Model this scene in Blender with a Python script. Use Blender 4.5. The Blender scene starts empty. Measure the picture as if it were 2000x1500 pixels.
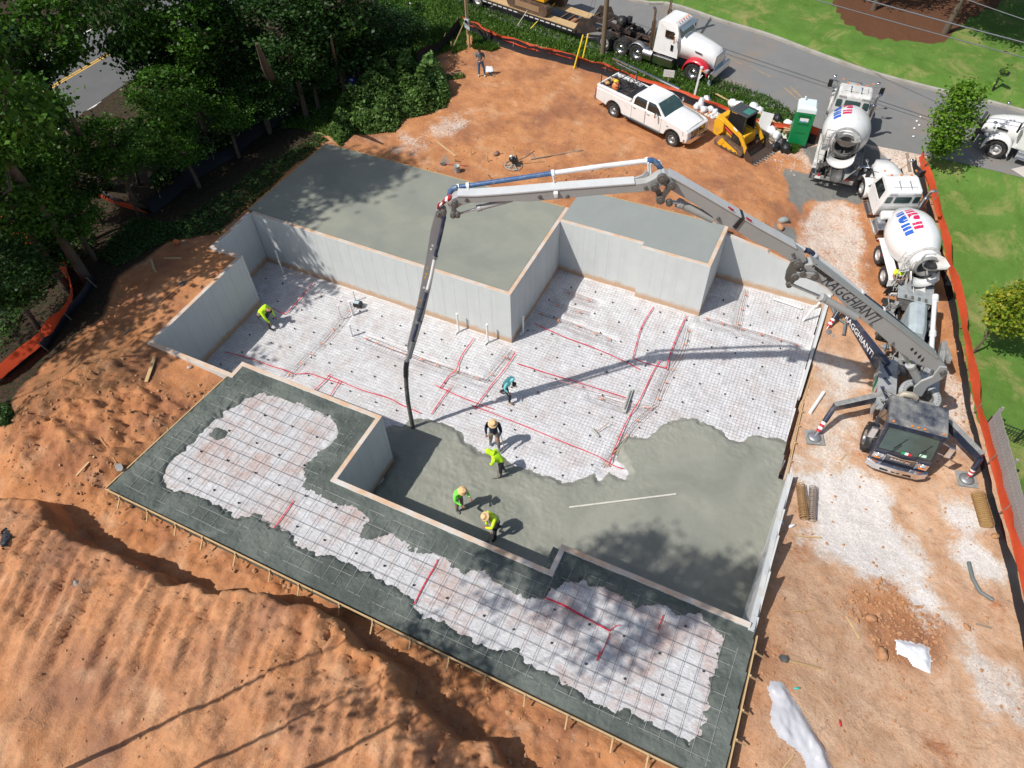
import bpy, bmesh, math, random
import numpy as np
from mathutils import Vector, Matrix, Euler
SC = bpy.context.scene
COL = SC.collection
# ---------------------------------------------------------------- camera, light, exposure
CAM = np.array([10.2089, -20.2530, 24.9129])
CR = np.array([0.90320073, 0.428693, -0.02123093])
CU = np.array([-0.320618, 0.70673395, 0.63065935])
CF = np.array([-0.28536387, 0.56280497, -0.77576932])
FPX = 1439.15
cd = bpy.data.cameras.new('camera'); cam = bpy.data.objects.new('camera', cd); COL.objects.link(cam)
cd.sensor_width = 36.0; cd.lens = FPX/2000*36; cd.clip_start = 0.1; cd.clip_end = 2000
M = Matrix.Identity(4)
for i in range(3):
    M[i][0] = CR[i]; M[i][1] = CU[i]; M[i][2] = -CF[i]; M[i][3] = CAM[i]
cam.matrix_world = M
SC.camera = cam
SUN_AZ = math.radians(231.7); SUN_EL = math.radians(53.4)
sdir = Vector((math.cos(SUN_AZ)*math.cos(SUN_EL), math.sin(SUN_AZ)*math.cos(SUN_EL), math.sin(SUN_EL)))
w = bpy.data.worlds.new('World'); SC.world = w; w.use_nodes = True
nt = w.node_tree; bg = nt.nodes['Background']
sky = nt.nodes.new('ShaderNodeTexSky'); sky.sky_type = 'NISHITA'; sky.sun_disc = False
sky.sun_elevation = SUN_EL; sky.sun_rotation = math.atan2(sdir.x, sdir.y) % (2*math.pi)
sky.air_density = 1.2; sky.dust_density = 2.0
nt.links.new(sky.outputs[0], bg.inputs[0]); bg.inputs[1].default_value = 0.10
sl = bpy.data.lights.new('sun', 'SUN'); so = bpy.data.objects.new('sun', sl); COL.objects.link(so)
sl.energy = 4.7; sl.angle = math.radians(0.5); sl.color = (1.0, 0.96, 0.9)
so.rotation_euler = sdir.to_track_quat('Z', 'Y').to_euler(); so.location = (0, 0, 60)
SC.view_settings.view_transform = 'Standard'; SC.view_settings.look = 'None'
SC.view_settings.exposure = 0.0; SC.view_settings.gamma = 1.0; SC.view_settings.use_curve_mapping = False
SC.cycles.max_bounces = 6; SC.cycles.transparent_max_bounces = 8

# ---------------------------------------------------------------- helpers
RNG = random.Random(7)
def at(u, v, z):
    """point of the photograph (2000 px wide) at world height z"""
    d = CF*FPX + CR*(u-1000) - CU*(v-750); t = (z-CAM[2])/d[2]
    q = CAM + d*t
    return Vector((q[0], q[1], q[2]))
def _hash(ix, iy, s):
    n = (ix.astype(np.int64)*374761393 + iy.astype(np.int64)*668265263 + s*974711) & 0x7fffffff
    n = ((n ^ (n >> 13))*1274126177) & 0x7fffffff
    return ((n ^ (n >> 16)) & 0xffff)/65535.0
def vnoise(x, y, s=0):
    x = np.asarray(x, float); y = np.asarray(y, float)
    ix = np.floor(x); iy = np.floor(y); fx = x-ix; fy = y-iy
    fx = fx*fx*(3-2*fx); fy = fy*fy*(3-2*fy)
    a = _hash(ix, iy, s); b = _hash(ix+1, iy, s); c = _hash(ix, iy+1, s); d = _hash(ix+1, iy+1, s)
    return (a*(1-fx)+b*fx)*(1-fy)+(c*(1-fx)+d*fx)*fy
def fbm(x, y, o=4, s=0):
    r = 0; a = .5; f = 1.0
    for k in range(o):
        r = r + a*(vnoise(x*f+k*17.3, y*f-k*9.1, s+k)-.5); a *= .5; f *= 2.03
    return r*2
def sdist(px, py, poly):
    """signed distance to polygon, positive inside"""
    P = np.array([(p[0], p[1]) for p in poly], float)
    n = len(P); d = np.full(np.shape(px), 1e9); ins = np.zeros(np.shape(px), bool)
    for i in range(n):
        a = P[i]; b = P[(i+1) % n]; e = b-a
        wx = px-a[0]; wy = py-a[1]
        t = np.clip((wx*e[0]+wy*e[1])/(e@e+1e-12), 0, 1)
        d = np.minimum(d, np.hypot(wx-t*e[0], wy-t*e[1]))
        c = ((a[1] <= py) & (b[1] > py)) | ((b[1] <= py) & (a[1] > py))
        xi = a[0]+(py-a[1])*(e[0]/(e[1] if abs(e[1]) > 1e-12 else 1e-12))
        ins ^= c & (px < xi)
    return np.where(ins, d, -d)
def pdist(px, py, line):
    d = np.full(np.shape(px), 1e9)
    for a, b in zip(line[:-1], line[1:]):
        a = np.array(a[:2], float); b = np.array(b[:2], float); e = b-a
        wx = px-a[0]; wy = py-a[1]
        t = np.clip((wx*e[0]+wy*e[1])/(e@e+1e-12), 0, 1)
        d = np.minimum(d, np.hypot(wx-t*e[0], wy-t*e[1]))
    return d
def sstep(x, a, b):
    t = np.clip((x-a)/(b-a), 0, 1); return t*t*(3-2*t)

class MB:
    """collects verts and faces, becomes ONE mesh object"""
    def __init__(s): s.v = []; s.f = []; s.m = []; s.sm = []; s.mi = 0
    def add(s, vs, fs, smooth=False, m=None):
        o = len(s.v); s.v += [tuple(p) for p in vs]
        m = s.mi if m is None else m
        for f in fs: s.f.append(tuple(i+o for i in f)); s.m.append(m); s.sm.append(smooth)
        return s
    def box(s, c, d, R=None, taper=None, m=None):
        hx, hy, hz = d[0]/2, d[1]/2, d[2]/2; tx, ty = taper or (1, 1)
        vs = [(-hx, -hy, -hz), (hx, -hy, -hz), (hx, hy, -hz), (-hx, hy, -hz),
              (-hx*tx, -hy*ty, hz), (hx*tx, -hy*ty, hz), (hx*tx, hy*ty, hz), (-hx*tx, hy*ty, hz)]
        if R is not None:
            if not isinstance(R, Matrix): R = Euler(R).to_matrix()
            vs = [R @ Vector(p) for p in vs]
        vs = [(p[0]+c[0], p[1]+c[1], p[2]+c[2]) for p in vs]
        return s.add(vs, [(0, 3, 2, 1), (4, 5, 6, 7), (0, 1, 5, 4), (1, 2, 6, 5), (2, 3, 7, 6), (3, 0, 4, 7)], m=m)
    def bar(s, a, b, w, h=None, up=(0, 0, 1), m=None):
        a = Vector(a); b = Vector(b); h = w if h is None else h; d = (b-a); L = d.length
        if L < 1e-6: return s
        x = d/L; u = Vector(up)
        if abs(x.dot(u)) > .98: u = Vector((1, 0, 0))
        y = u.cross(x).normalized(); z = x.cross(y)
        return s.box((a+b)/2, (L, w, h), R=Matrix((x, y, z)).transposed(), m=m)
    def tube(s, path, r, n=8, caps=True, smooth=True, m=None):
        P = [Vector(p) for p in path]; k = len(P); rr = r if isinstance(r, (list, tuple)) else [r]*k
        vs = []; fr = None
        for i in range(k):
            t = (P[min(i+1, k-1)]-P[max(i-1, 0)])
            t = t.normalized() if t.length > 1e-9 else Vector((0, 0, 1))
            if fr is None:
                u = Vector((0, 0, 1)) if abs(t.z) < .9 else Vector((1, 0, 0)); x = u.cross(t).normalized()
            else:
                x = (fr-t*fr.dot(t)); x = x.normalized() if x.length > 1e-6 else Vector((1, 0, 0))
            fr = x; y = t.cross(x)
            for j in range(n):
                a = 2*math.pi*j/n; vs.append(P[i]+(x*math.cos(a)+y*math.sin(a))*rr[i])
        fs = [(i*n+j, i*n+(j+1) % n, (i+1)*n+(j+1) % n, (i+1)*n+j) for i in range(k-1) for j in range(n)]
        s.add(vs, fs, smooth, m)
        if caps: s.add(vs[:n], [tuple(range(n-1, -1, -1))], False, m); s.add(vs[-n:], [tuple(range(n))], False, m)
        return s
    def cyl(s, a, b, r, r2=None, n=14, m=None): return s.tube([a, b], [r, r if r2 is None else r2], n, m=m)
    def prism(s, poly, a, b, T=None, m=None):
        """poly of 2D points (x,z) extruded from y=a to y=b, T an optional matrix"""
        n = len(poly)
        vs = [(p[0], a, p[1]) for p in poly]+[(p[0], b, p[1]) for p in poly]
        if T is not None: vs = [T @ Vector(q) for q in vs]
        fs = [tuple(range(n)), tuple(range(2*n-1, n-1, -1))]+[(i, (i+1) % n+0, (i+1) % n+n, i+n)[::-1] for i in range(n)]
        return s.add(vs, fs, m=m)
    def lathe(s, prof, c=(0, 0, 0), ax=(0, 0, 1), n=20, smooth=True, m=None, a0=0, a1=2*math.pi):
        """prof list of (radius, height) round axis"""
        z = Vector(ax).normalized(); u = Vector((0, 0, 1)) if abs(z.z) < .9 else Vector((1, 0, 0))
        x = u.cross(z).normalized(); y = z.cross(x); c = Vector(c); full = a1-a0 > 6.28; nn = n if full else n+1
        vs = [c+z*h+(x*math.cos(a0+(a1-a0)*j/n)+y*math.sin(a0+(a1-a0)*j/n))*r for r, h in prof for j in range(nn)]
        fs = []
        for i in range(len(prof)-1):
            for j in range(n):
                k = (j+1) % nn if full else j+1
                fs.append((i*nn+j, i*nn+k, (i+1)*nn+k, (i+1)*nn+j))
        return s.add(vs, fs, smooth, m)
    def loft(s, rings, caps=True, smooth=True, m=None):
        n = len(rings[0]); vs = [p for r in rings for p in r]
        fs = [(i*n+j, i*n+(j+1) % n, (i+1)*n+(j+1) % n, (i+1)*n+j) for i in range(len(rings)-1) for j in range(n)]
        s.add(vs, fs, smooth, m)
        if caps: s.add(rings[0], [tuple(range(n-1, -1, -1))], False, m); s.add(rings[-1], [tuple(range(n))], False, m)
        return s
    def quad(s, a, b, c, d, m=None): return s.add([a, b, c, d], [(0, 1, 2, 3)], m=m)
    def sphere(s, c, r, sc=(1, 1, 1), n=10, m=None, jit=0, rng=None):
        vs = []; k = max(4, n//2)
        for i in range(k+1):
            for j in range(n):
                th = math.pi*i/k; ph = 2*math.pi*j/n; q = 1+(rng.uniform(-jit, jit) if jit else 0)
                vs.append((c[0]+r*sc[0]*q*math.sin(th)*math.cos(ph), c[1]+r*sc[1]*q*math.sin(th)*math.sin(ph), c[2]+r*sc[2]*q*math.cos(th)))
        return s.add(vs, [(i*n+j, (i+1)*n+j, (i+1)*n+(j+1) % n, i*n+(j+1) % n) for i in range(k) for j in range(n)], True, m)
    def mesh(s, name, mats):
        me = bpy.data.meshes.new(name); me.from_pydata(s.v, [], s.f)
        mats = mats if isinstance(mats, (list, tuple)) else [mats]
        for m in mats: me.materials.append(m)
        if any(s.m): me.polygons.foreach_set('material_index', s.m)
        me.polygons.foreach_set('use_smooth', s.sm); me.update()
        return me
    def build(s, name, mats, parent=None, bevel=0, label=None, seg=2, **kw):
        o = bpy.data.objects.new(name, s.mesh(name, mats)); COL.objects.link(o)
        if parent: o.parent = parent
        if label: o['label'] = label
        if bevel:
            b = o.modifiers.new('bevel', 'BEVEL'); b.width = bevel; b.segments = seg; b.limit_method = 'ANGLE'; b.angle_limit = math.radians(35)
        for k, v in kw.items(): o[k] = v
        return o
def tag(o, label=None, cat=None, group=None, kind=None):
    if label: o['label'] = label
    if cat: o['category'] = cat
    if group: o['group'] = group
    if kind: o['kind'] = kind
    return o
def thing(name, label, cat, loc=(0, 0, 0), rz=0.0, group=None, rot=None):
    o = bpy.data.objects.new(name, None); COL.objects.link(o); o.empty_display_size = .2
    o.location = loc; o.rotation_euler = rot or (0, 0, rz)
    return tag(o, label, cat, group)
def kids(o): return [c for c in bpy.data.objects if c.parent == o]
def dup(o, loc=None, rz=None, label=None, parent=None, rot=None):
    c = o.copy(); COL.objects.link(c)
    if parent is not None: c.parent = parent
    if loc is not None: c.location = loc
    if rz is not None: c.rotation_euler = (0, 0, rz)
    if rot is not None: c.rotation_euler = rot
    if label: c['label'] = label
    for ch in kids(o): dup(ch, parent=c)
    return c

# ---------------------------------------------------------------- materials
def N(nt, t, **kw):
    n = nt.nodes.new('ShaderNode'+t)
    for k, v in kw.items(): setattr(n, k, v)
    return n
def lin(c):
    """0-255 sRGB to linear"""
    return tuple(((x/255)/12.92 if x/255 <= .04045 else ((x/255+.055)/1.055)**2.4) for x in c)
def mixc(nt, fac, a, b, mode='MIX'):
    m = N(nt, 'Mix', data_type='RGBA', blend_type=mode)
    for sock, val in ((m.inputs[0], fac), (m.inputs[6], a), (m.inputs[7], b)):
        if hasattr(val, 'default_value') or hasattr(val, 'links'): nt.links.new(val, sock)
        elif isinstance(val, (int, float)): sock.default_value = val
        else: sock.default_value = (*val, 1)
    return m.outputs[2]
def noise(nt, vec, scale, detail=4, rough=.6, dist=0):
    n = N(nt, 'TexNoise'); n.inputs['Scale'].default_value = scale; n.inputs['Detail'].default_value = detail
    n.inputs['Roughness'].default_value = rough; n.inputs['Distortion'].default_value = dist
    nt.links.new(vec, n.inputs['Vector']); return n.outputs['Fac']
def ramp(nt, fac, a, b):
    r = N(nt, 'MapRange'); r.inputs[1].default_value = a; r.inputs[2].default_value = b
    nt.links.new(fac, r.inputs[0]); return r.outputs[0]
def math2(nt, op, a, b=0.0):
    m = N(nt, 'Math', operation=op)
    for sock, val in ((m.inputs[0], a), (m.inputs[1], b)):
        if isinstance(val, (int, float)): sock.default_value = val
        else: nt.links.new(val, sock)
    return m.outputs[0]
def bump(nt, h, strength, dist, prev=None):
    b = N(nt, 'Bump'); b.inputs['Strength'].default_value = strength; b.inputs['Distance'].default_value = dist
    nt.links.new(h, b.inputs['Height'])
    if prev is not None: nt.links.new(prev, b.inputs['Normal'])
    return b.outputs[0]
def new_mat(name):
    m = bpy.data.materials.new(name); m.use_nodes = True; nt = m.node_tree
    return m, nt, nt.nodes['Principled BSDF']
_mc = {}
def mat(name, col, rough=.6, metal=0.0, var=.12, dirt=0.0, dcol=(.30, .19, .12), scale=3.0, bmp=0.0, spec=.5, coat=0.0, bs=None, alpha=None, world=False, trans=0.0):
    """general purpose: tone variation plus blotches of dust or dirt"""
    if name in _mc: return _mc[name]
    m, nt, b = new_mat(name)
    tc = N(nt, 'NewGeometry').outputs['Position'] if world else N(nt, 'TexCoord').outputs['Object']
    n1 = noise(nt, tc, scale, 5)
    c = mixc(nt, n1, tuple(x*(1-var) for x in col), tuple(min(1, x*(1+var)) for x in col))
    if dirt > 0:
        n2 = noise(nt, tc, scale*.7, 7, .7)
        f = ramp(nt, n2, .62-dirt*.35, .80-dirt*.25)
        c = mixc(nt, math2(nt, 'MULTIPLY', f, min(.9, .45+dirt*.5)), c, dcol)
    nt.links.new(c, b.inputs['Base Color'])
    b.inputs['Roughness'].default_value = rough; b.inputs['Metallic'].default_value = metal
    b.inputs['Specular IOR Level'].default_value = spec; b.inputs['Coat Weight'].default_value = coat
    if bmp: nt.links.new(bump(nt, noise(nt, tc, bs or scale*6, 4), .6, bmp), b.inputs['Normal'])
    if alpha is not None: b.inputs['Alpha'].default_value = alpha
    _mc[name] = m; return m
WHITE = mat('white_paint', (.72, .72, .71), .35, dirt=.12, dcol=(.42, .38, .33), coat=.3)
WHITE2 = mat('white_paint_dusty', (.60, .60, .58), .5, dirt=.6, dcol=(.36, .34, .31))
CRUST = mat('concrete_crusted_paint', (.30, .30, .29), .8, var=.25, dirt=.6, dcol=(.13, .13, .125), scale=5, bmp=.01)
CRUSTD = mat('dark_crusted_steel', (.07, .07, .068), .7, var=.3, dirt=.5, dcol=(.2, .195, .18), scale=6, bmp=.008)
TYRE = mat('tyre_rubber', (.022, .022, .022), .85, dirt=.35, dcol=(.12, .09, .07), scale=5, bmp=.004)
RIM = mat('wheel_rim_white', (.55, .55, .55), .4, .3, dirt=.3)
CHROME = mat('chrome', (.72, .72, .74), .16, 1.0, var=.05)
ALU = mat('polished_aluminium', (.6, .6, .62), .28, 1.0, var=.1)
STEEL = mat('grey_steel', (.33, .34, .35), .45, .6, dirt=.2)
BLACK = mat('black_metal', (.018, .018, .019), .5, dirt=.3, dcol=(.12, .1, .08))
BLACKP = mat('black_plastic', (.02, .02, .022), .35)
GLASS = mat('dark_window_glass', (.012, .018, .018), .06, var=.3, spec=.8, coat=.5)
GLASSG = mat('green_tinted_glass', (.035, .07, .065), .06, var=.5, spec=.8, coat=.5, scale=1.5)
RED = mat('red_paint', (.50, .015, .03), .35, coat=.5)
REDL = mat('red_lamp_lens', (.5, .01, .01), .2)
AMBER = mat('amber_lamp_lens', (.75, .22, .03), .25)
LAMPG = mat('clear_headlamp_lens', (.6, .62, .64), .12, .5)
NAVY = mat('navy_blue_paint', (.024, .032, .058), .35, dirt=.25, dcol=(.22, .21, .2), coat=.3)
NAVYROOF = mat('navy_roof_concrete_dust', (.03, .038, .06), .4, dirt=.7, dcol=(.34, .335, .31), scale=1.3)
BOOM = mat('grey_boom_paint', (.36, .365, .36), .45, dirt=.18, dcol=(.25, .24, .22), scale=1.3)
BOOMD = mat('grey_boom_linkage', (.15, .145, .135), .55, .3, dirt=.4, dcol=(.06, .05, .045))
PIPEW = mat('white_pipe_paint', (.70, .71, .72), .35, dirt=.2, dcol=(.4, .38, .35))
PIPEB = mat('blue_pipe_paint', (.045, .11, .24), .38, dirt=.3, dcol=(.3, .3, .3), scale=9)
PIPED = mat('dark_blue_pipe_paint', (.02, .03, .07), .38, dirt=.25, dcol=(.25, .25, .26), scale=9)
WOOD = mat('pine_lumber', (.50, .34, .17), .75, var=.25, dirt=.25, dcol=(.28, .19, .11), scale=4, world=True)
WOODG = mat('weathered_lumber', (.25, .2, .155), .85, var=.3, dirt=.4, dcol=(.3, .17, .1), scale=5, world=True)
YEL = mat('yellow_machine_paint', (.72, .38, .015), .45, dirt=.25, dcol=(.35, .2, .1))
RUST = mat('worn_brown_steel', (.13, .085, .06), .7, .4, dirt=.5, dcol=(.3, .18, .11), bmp=.004)
REBAR = mat('rebar_steel', (.10, .095, .09), .6, .4, var=.3, world=True, scale=7)
SKIN = mat('skin', (.33, .17, .11), .55, var=.06)
PVC = mat('white_pvc', (.78, .78, .76), .35, dirt=.1, world=True)
BAG = mat('white_plastic_bag', (.74, .75, .78), .4, bmp=.02, scale=4)
BBAG = mat('black_bin_bag', (.015, .015, .017), .3, bmp=.03, scale=6)
# ---------------------------------------------------------------- terrain
H = 3.0
BASE = [(-13.85, .12), (-.12, .12), (-.12, 5.54), (4.1, 5.54), (4.1, 5.29), (7.11, 5.29), (7.11, 8.17), (12.42, 8.17), (12.85, -2.5), (12.85, -9.87), (6.4, -9.87),
        (6.4, -10.85), (-1.7, -10.85), (-1.7, -7.87), (-8.2, -7.87), (-8.2, -8.5), (-12.25, -8.5), (-12.25, -2.75), (-13.85, -2.75)]
SLAB1 = [(-13.9, .15), (0.0, .15), (0.0, 6.5), (-13.9, 6.35)]
SLAB2 = [(0.1, 5.4), (4.1, 5.4), (4.1, 5.25), (7.1, 5.25), (7.1, 8.12), (0.1, 8.12)]
SLABF = [(-8.78, -14.48), (13.12, -14.48), (12.9, -10.0), (6.4, -10.0), (6.4, -10.98), (-1.75, -10.98), (-1.75, -8.0), (-8.2, -8.0), (-8.2, -8.6)]
CTL = [(700, 255, 2.85), (900, 320, 2.85), (1000, 290, 2.85), (1100, 375, 2.85), (1250, 375, 2.8), (1400, 430, 2.6), (900, 170, 2.8), (1050, 150, 2.75),
       (1200, 200, 2.7), (1350, 290, 2.65), (1480, 310, 2.55), (1000, 30, 2.6), (1300, 110, 2.6), (1500, 190, 2.6), (1700, 240, 2.6), (1900, 290, 2.6), (850, 20, 2.6),
       (1560, 330, 2.5), (1630, 345, 2.3), (1700, 330, 2.1), (1560, 420, 1.95), (1640, 420, 1.65), (1700, 460, 1.4), (1480, 445, 2.4), (1530, 480, 1.9), (1600, 540, 1.15), (1660, 560, .9),
       (1760, 560, .7), (1640, 600, .55), (1620, 680, .1), (1700, 760, -.05), (1600, 800, -.08), (1560, 900, -.08), (1760, 950, -.08), (1850, 800, 0), (1900, 1000, 0),
       (1540, 980, .05), (1540, 1060, .5), (1520, 1140, 1.3), (1520, 1220, 2.0), (1530, 1320, 2.3), (1510, 1440, 2.35), (1620, 1200, 1.3), (1650, 1100, .6), (1750, 1200, .6),
       (1700, 1380, 1.3), (1900, 1300, .7), (1960, 1150, .2), (1980, 1480, 1.2), (1880, 700, .1), (1950, 800, .0), (1990, 600, .4), (1850, 480, 1.3), (1930, 400, 1.9), (1990, 360, 2.3),
       (1990, 1000, -.1), (1850, 350, 2.2),
       (330, 560, 2.9), (400, 480, 2.9), (250, 650, 2.85), (300, 740, 2.9), (200, 740, 3.1), (100, 800, 3.0), (150, 880, 3.3), (60, 900, 3.1), (250, 880, 2.75), (350, 790, 2.7),
       (30, 780, 2.5), (100, 650, 2.1), (200, 520, 2.3), (300, 440, 2.5), (430, 400, 2.6), (450, 440, 2.8), (560, 300, 2.7), (600, 220, 2.6), (500, 280, 2.4), (300, 380, 2.0), (100, 500, 1.6),
       (300, 200, 1.4), (100, 250, 1.2), (500, 100, 1.4), (700, 100, 2.3), (400, 20, 1.4), (0, 0, 1.2), (0, 400, 1.2), (700, 10, 2.2), (240, 100, 1.2),
       (200, 1000, 2.3), (400, 1100, 2.25), (600, 1200, 2.25), (800, 1270, 2.3), (900, 1350, 2.35), (1050, 1450, 2.35), (1200, 1490, 2.35), (130, 970, 2.4)]
CP = np.array([(*at(u, v, z)[:2], z) for u, v, z in CTL]
              + [(60, 40, 3), (0, 60, 3), (-60, 40, 1.5), (-60, -30, 1.5), (0, -50, 3), (60, -40, -.5), (60, 0, 0), (-20, -40, 3), (25, -30, 1)])
def _tps(P):
    n = len(P); d = np.hypot(P[:, None, 0]-P[None, :, 0], P[:, None, 1]-P[None, :, 1])
    K = np.where(d > 0, d*d*np.log(d+1e-9), 0)+np.eye(n)*3.0
    Q = np.hstack([np.ones((n, 1)), P[:, :2]]); A = np.block([[K, Q], [Q.T, np.zeros((3, 3))]])
    return np.linalg.solve(A, np.concatenate([P[:, 2], np.zeros(3)]))
_w = _tps(CP)
def base_h(x, y):
    r = _w[-3]+_w[-2]*x+_w[-1]*y
    for i in range(len(CP)):
        d2 = (x-CP[i, 0])**2+(y-CP[i, 1])**2+1e-9
        r = r+_w[i]*d2*.5*np.log(d2)
    return np.clip(r, -1, 3.4)
CREST = [at(u, v, 3.85)[:2] for u, v in [(-40, 955), (60, 958), (95, 985), (110, 1010), (180, 1055), (250, 1072), (280, 1092), (330, 1118), (400, 1138), (470, 1142), (520, 1140), (560, 1160), (620, 1172), (660, 1195),
        (700, 1235), (760, 1275), (790, 1300), (800, 1340), (860, 1380), (900, 1420), (960, 1435), (985, 1470), (1020, 1500), (1060, 1560)]]
BANK = list(CREST)+[(9, -40), (-40, -40), (-40, -19)]
DARKR = [tuple(at(u, v, 2.6)[:2]) for u, v in [(80, 950), (250, 880), (500, 1090), (900, 1290), (1300, 1500), (1000, 1520), (560, 1180), (250, 1090), (90, 1010)]]
RUBBLE = [at(u, v, 3)[:2] for u, v in [(0, 830), (60, 770), (160, 700), (250, 690), (330, 760), (430, 745), (330, 850), (205, 950), (100, 960), (0, 960)]]
PADS = []   # flat strips: (polygon, height, falloff)
MROAD = [(-40.5, -60), (-39.6, 0), (-38.2, 40), (-29.3, 40), (-31.3, 0), (-32.4, -60)]
def bez(pts, n=40):
    out = []
    for i in range(n):
        t = i/(n-1)*(len(pts)-1); k = min(int(t), len(pts)-2); f = t-k
        p0 = pts[max(k-1, 0)]; p1 = pts[k]; p2 = pts[k+1]; p3 = pts[min(k+2, len(pts)-1)]
        out.append(tuple(.5*((2*p1[j])+(-p0[j]+p2[j])*f+(2*p0[j]-5*p1[j]+4*p2[j]-p3[j])*f*f+(-p0[j]+3*p1[j]-3*p2[j]+p3[j])*f**3) for j in range(len(p1))))
    return out
RN = [tuple(at(u, v, 2.6)[:2]) for u, v in [(850, -14), (1000, 48), (1130, 88), (1235, 118), (1295, 135), (1360, 156), (1430, 180), (1500, 208), (1555, 236), (1600, 262), (1790, 300), (1990, 345)]]
RF = [tuple(at(u, v, 2.6)[:2]) for u, v in [(1180, -15), (1310, 12), (1410, 45), (1500, 72), (1600, 110), (1700, 145), (1800, 172), (1900, 196), (2000, 222)]]
RN = [(-60, 38.5), (-30, 28.5)]+RN+[(30, 17.2), (60, 12)]
RF = [(-60, 48), (-30, 38)]+RF+[(30, 22.5), (60, 17)]
RN = bez(RN, 60); RF = bez(RF, 60)
ROAD = RN+RF[::-1]
PADS.append((ROAD, 2.6, 1.2)); PADS.append((MROAD, 1.2, 1.5))
def hgt(x, y, detail=True):
    x = np.asarray(x, float); y = np.asarray(y, float)
    h = base_h(x, y)
    for poly, z, fo in PADS:
        s = sdist(x, y, poly); k = sstep(s, -fo, 0.0); h = h*(1-k)+(z-.012)*k
    if detail:
        road = np.maximum(sstep(sdist(x, y, ROAD), -.8, 0), sstep(sdist(x, y, MROAD), -.8, 0))
        h = h+(fbm(x*.5, y*.5, 4, 3)*.10+fbm(x*2.2, y*2.2, 3, 9)*.045+np.abs(fbm(x*5.5, y*5.5, 3, 12))*.035)*(1-road)
        # rubble heap left of the slab
        rb = sstep(sdist(x, y, RUBBLE), -.4, 1.2)
        lum = np.abs(fbm(x*1.1, y*1.1, 5, 21)); h = h+rb*(.1+lum*.75+np.abs(fbm(x*3.3, y*3.3, 4, 33))*.42+np.abs(fbm(x*9, y*9, 2, 34))*.08)
        # foreground bank with an eroded crest
        w1 = fbm(x*1.3, y*1.3, 4, 40)*.45
        s = sdist(x, y, BANK)+w1*.5
        top = 3.85+fbm(x*.45, y*.45, 3, 50)*.35+fbm(x*1.7, y*1.7, 4, 51)*.12-sstep(s, 0, .8)*.0
        t = (x*.35+y)                                    # tooth marks running back from the crest
        g = np.abs(((x*1.0-y*.55)*2.1+fbm(x, y, 3, 5)*1.6) % 1.0-.5)*2
        top = top-.12*sstep(g, .75, .95)*sstep(s, .0, .3)*sstep(-s, -3.2, -1.0)*(vnoise(x*1.1, y*1.1, 8) > .4)
        st = (x+.35*y); sc = sstep(s, -.1, .5)*(1-sstep(s, 2.6, 4.6)*.75)
        top = top+fbm(st*3.4, (y-.3*x)*.30, 4, 54)*.30*sc-np.abs(fbm(st*6.5, (y-.3*x)*.6, 3, 55))*.24*sc+fbm(x*3.6, y*3.6, 4, 52)*.06+fbm(x*11, y*11, 2, 56)*.02+np.abs(fbm(x*1.0+3, y*1.0, 3, 53))*.18
        dr = sstep(sdist(x, y, DARKR), -.2, .6); h = h+dr*(np.abs(fbm(x*1.9, y*1.9, 4, 60))*.38+fbm(x*6, y*6, 2, 61)*.05)
        k = sstep(s, -.25, .35)
        h = h*(1-k)+top*k
    # flatten under slabs and drop inside the basement
    for sp, zz in ((SLAB1, 2.78), (SLAB2, 2.78), (SLABF, 2.35)):
        s = sdist(x, y, sp); h = np.where(s > -.06, np.minimum(h, zz), h)
    b = sdist(x, y, BASE)
    near = sstep(b, -1.2, -.1)
    h = np.where(b > 0, -.7, h)
    return h
_TG = {}
def gz(x, y, det=True):
    if not _TG: return float(hgt(np.array([x]), np.array([y]), det)[0])
    xs, ys, Z = _TG['g']; i = int(np.clip(np.searchsorted(xs, x)-1, 0, len(xs)-2)); j = int(np.clip(np.searchsorted(ys, y)-1, 0, len(ys)-2))
    fx = (x-xs[i])/(xs[i+1]-xs[i]); fy = (y-ys[j])/(ys[j+1]-ys[j])
    return float((Z[i, j]*(1-fx)+Z[i+1, j]*fx)*(1-fy)+(Z[i, j+1]*(1-fx)+Z[i+1, j+1]*fx)*fy)
def gz_exact(x, y): return float(hgt(np.array([x]), np.array([y]))[0])
def gp(u, v, z0=2.5):
    """pixel of the photograph on the terrain"""
    z = z0
    for _ in range(12):
        q = at(u, v, z); z2 = gz(q.x, q.y); z += (z2-z)*.7
    return Vector((q.x, q.y, z))
def P2(pts, z=2.6): return [tuple(at(u, v, z)[:2]) for u, v in pts]
_ax = (np.arange(-60, 60.1, .5), np.arange(-60, 60.1, .5)); _mx = np.meshgrid(*_ax, indexing='ij'); _TG['g'] = (_ax[0], _ax[1], hgt(_mx[0].ravel(), _mx[1].ravel()).reshape(_mx[0].shape))
LAWN_R = [tuple(gp(u, v)[:2]) for u, v in [(1805, 300), (1850, 305)]] + [(19.4, 19.2), (60, 13.5), (60, -40), (24.5, -14)] + [tuple(gp(u, v, .5)[:2]) for u, v in [(1995, 1060), (1945, 940), (1905, 800), (1880, 680), (1850, 520), (1812, 370)]]
VERGE = P2([(540, 240), (620, 120), (720, 20), (760, -30), (845, -30), (900, 0), (1000, 36), (1130, 74), (1235, 104), (1295, 121), (1400, 156), (1500, 190), (1575, 240), (1560, 285), (1480, 235), (1380, 195), (1240, 150), (1150, 118), (1060, 92), (930, 60), (890, 98), (800, 130), (700, 210), (640, 270)])
FARLAWN = RF[::1]+[(60, 80), (-60, 80)]
MULCH = P2([(1600, -40), (1625, 20), (1650, 60), (1700, 86), (1760, 95), (1835, 98), (1880, 60), (1960, 20), (1980, -40)], 2.7)
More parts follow.
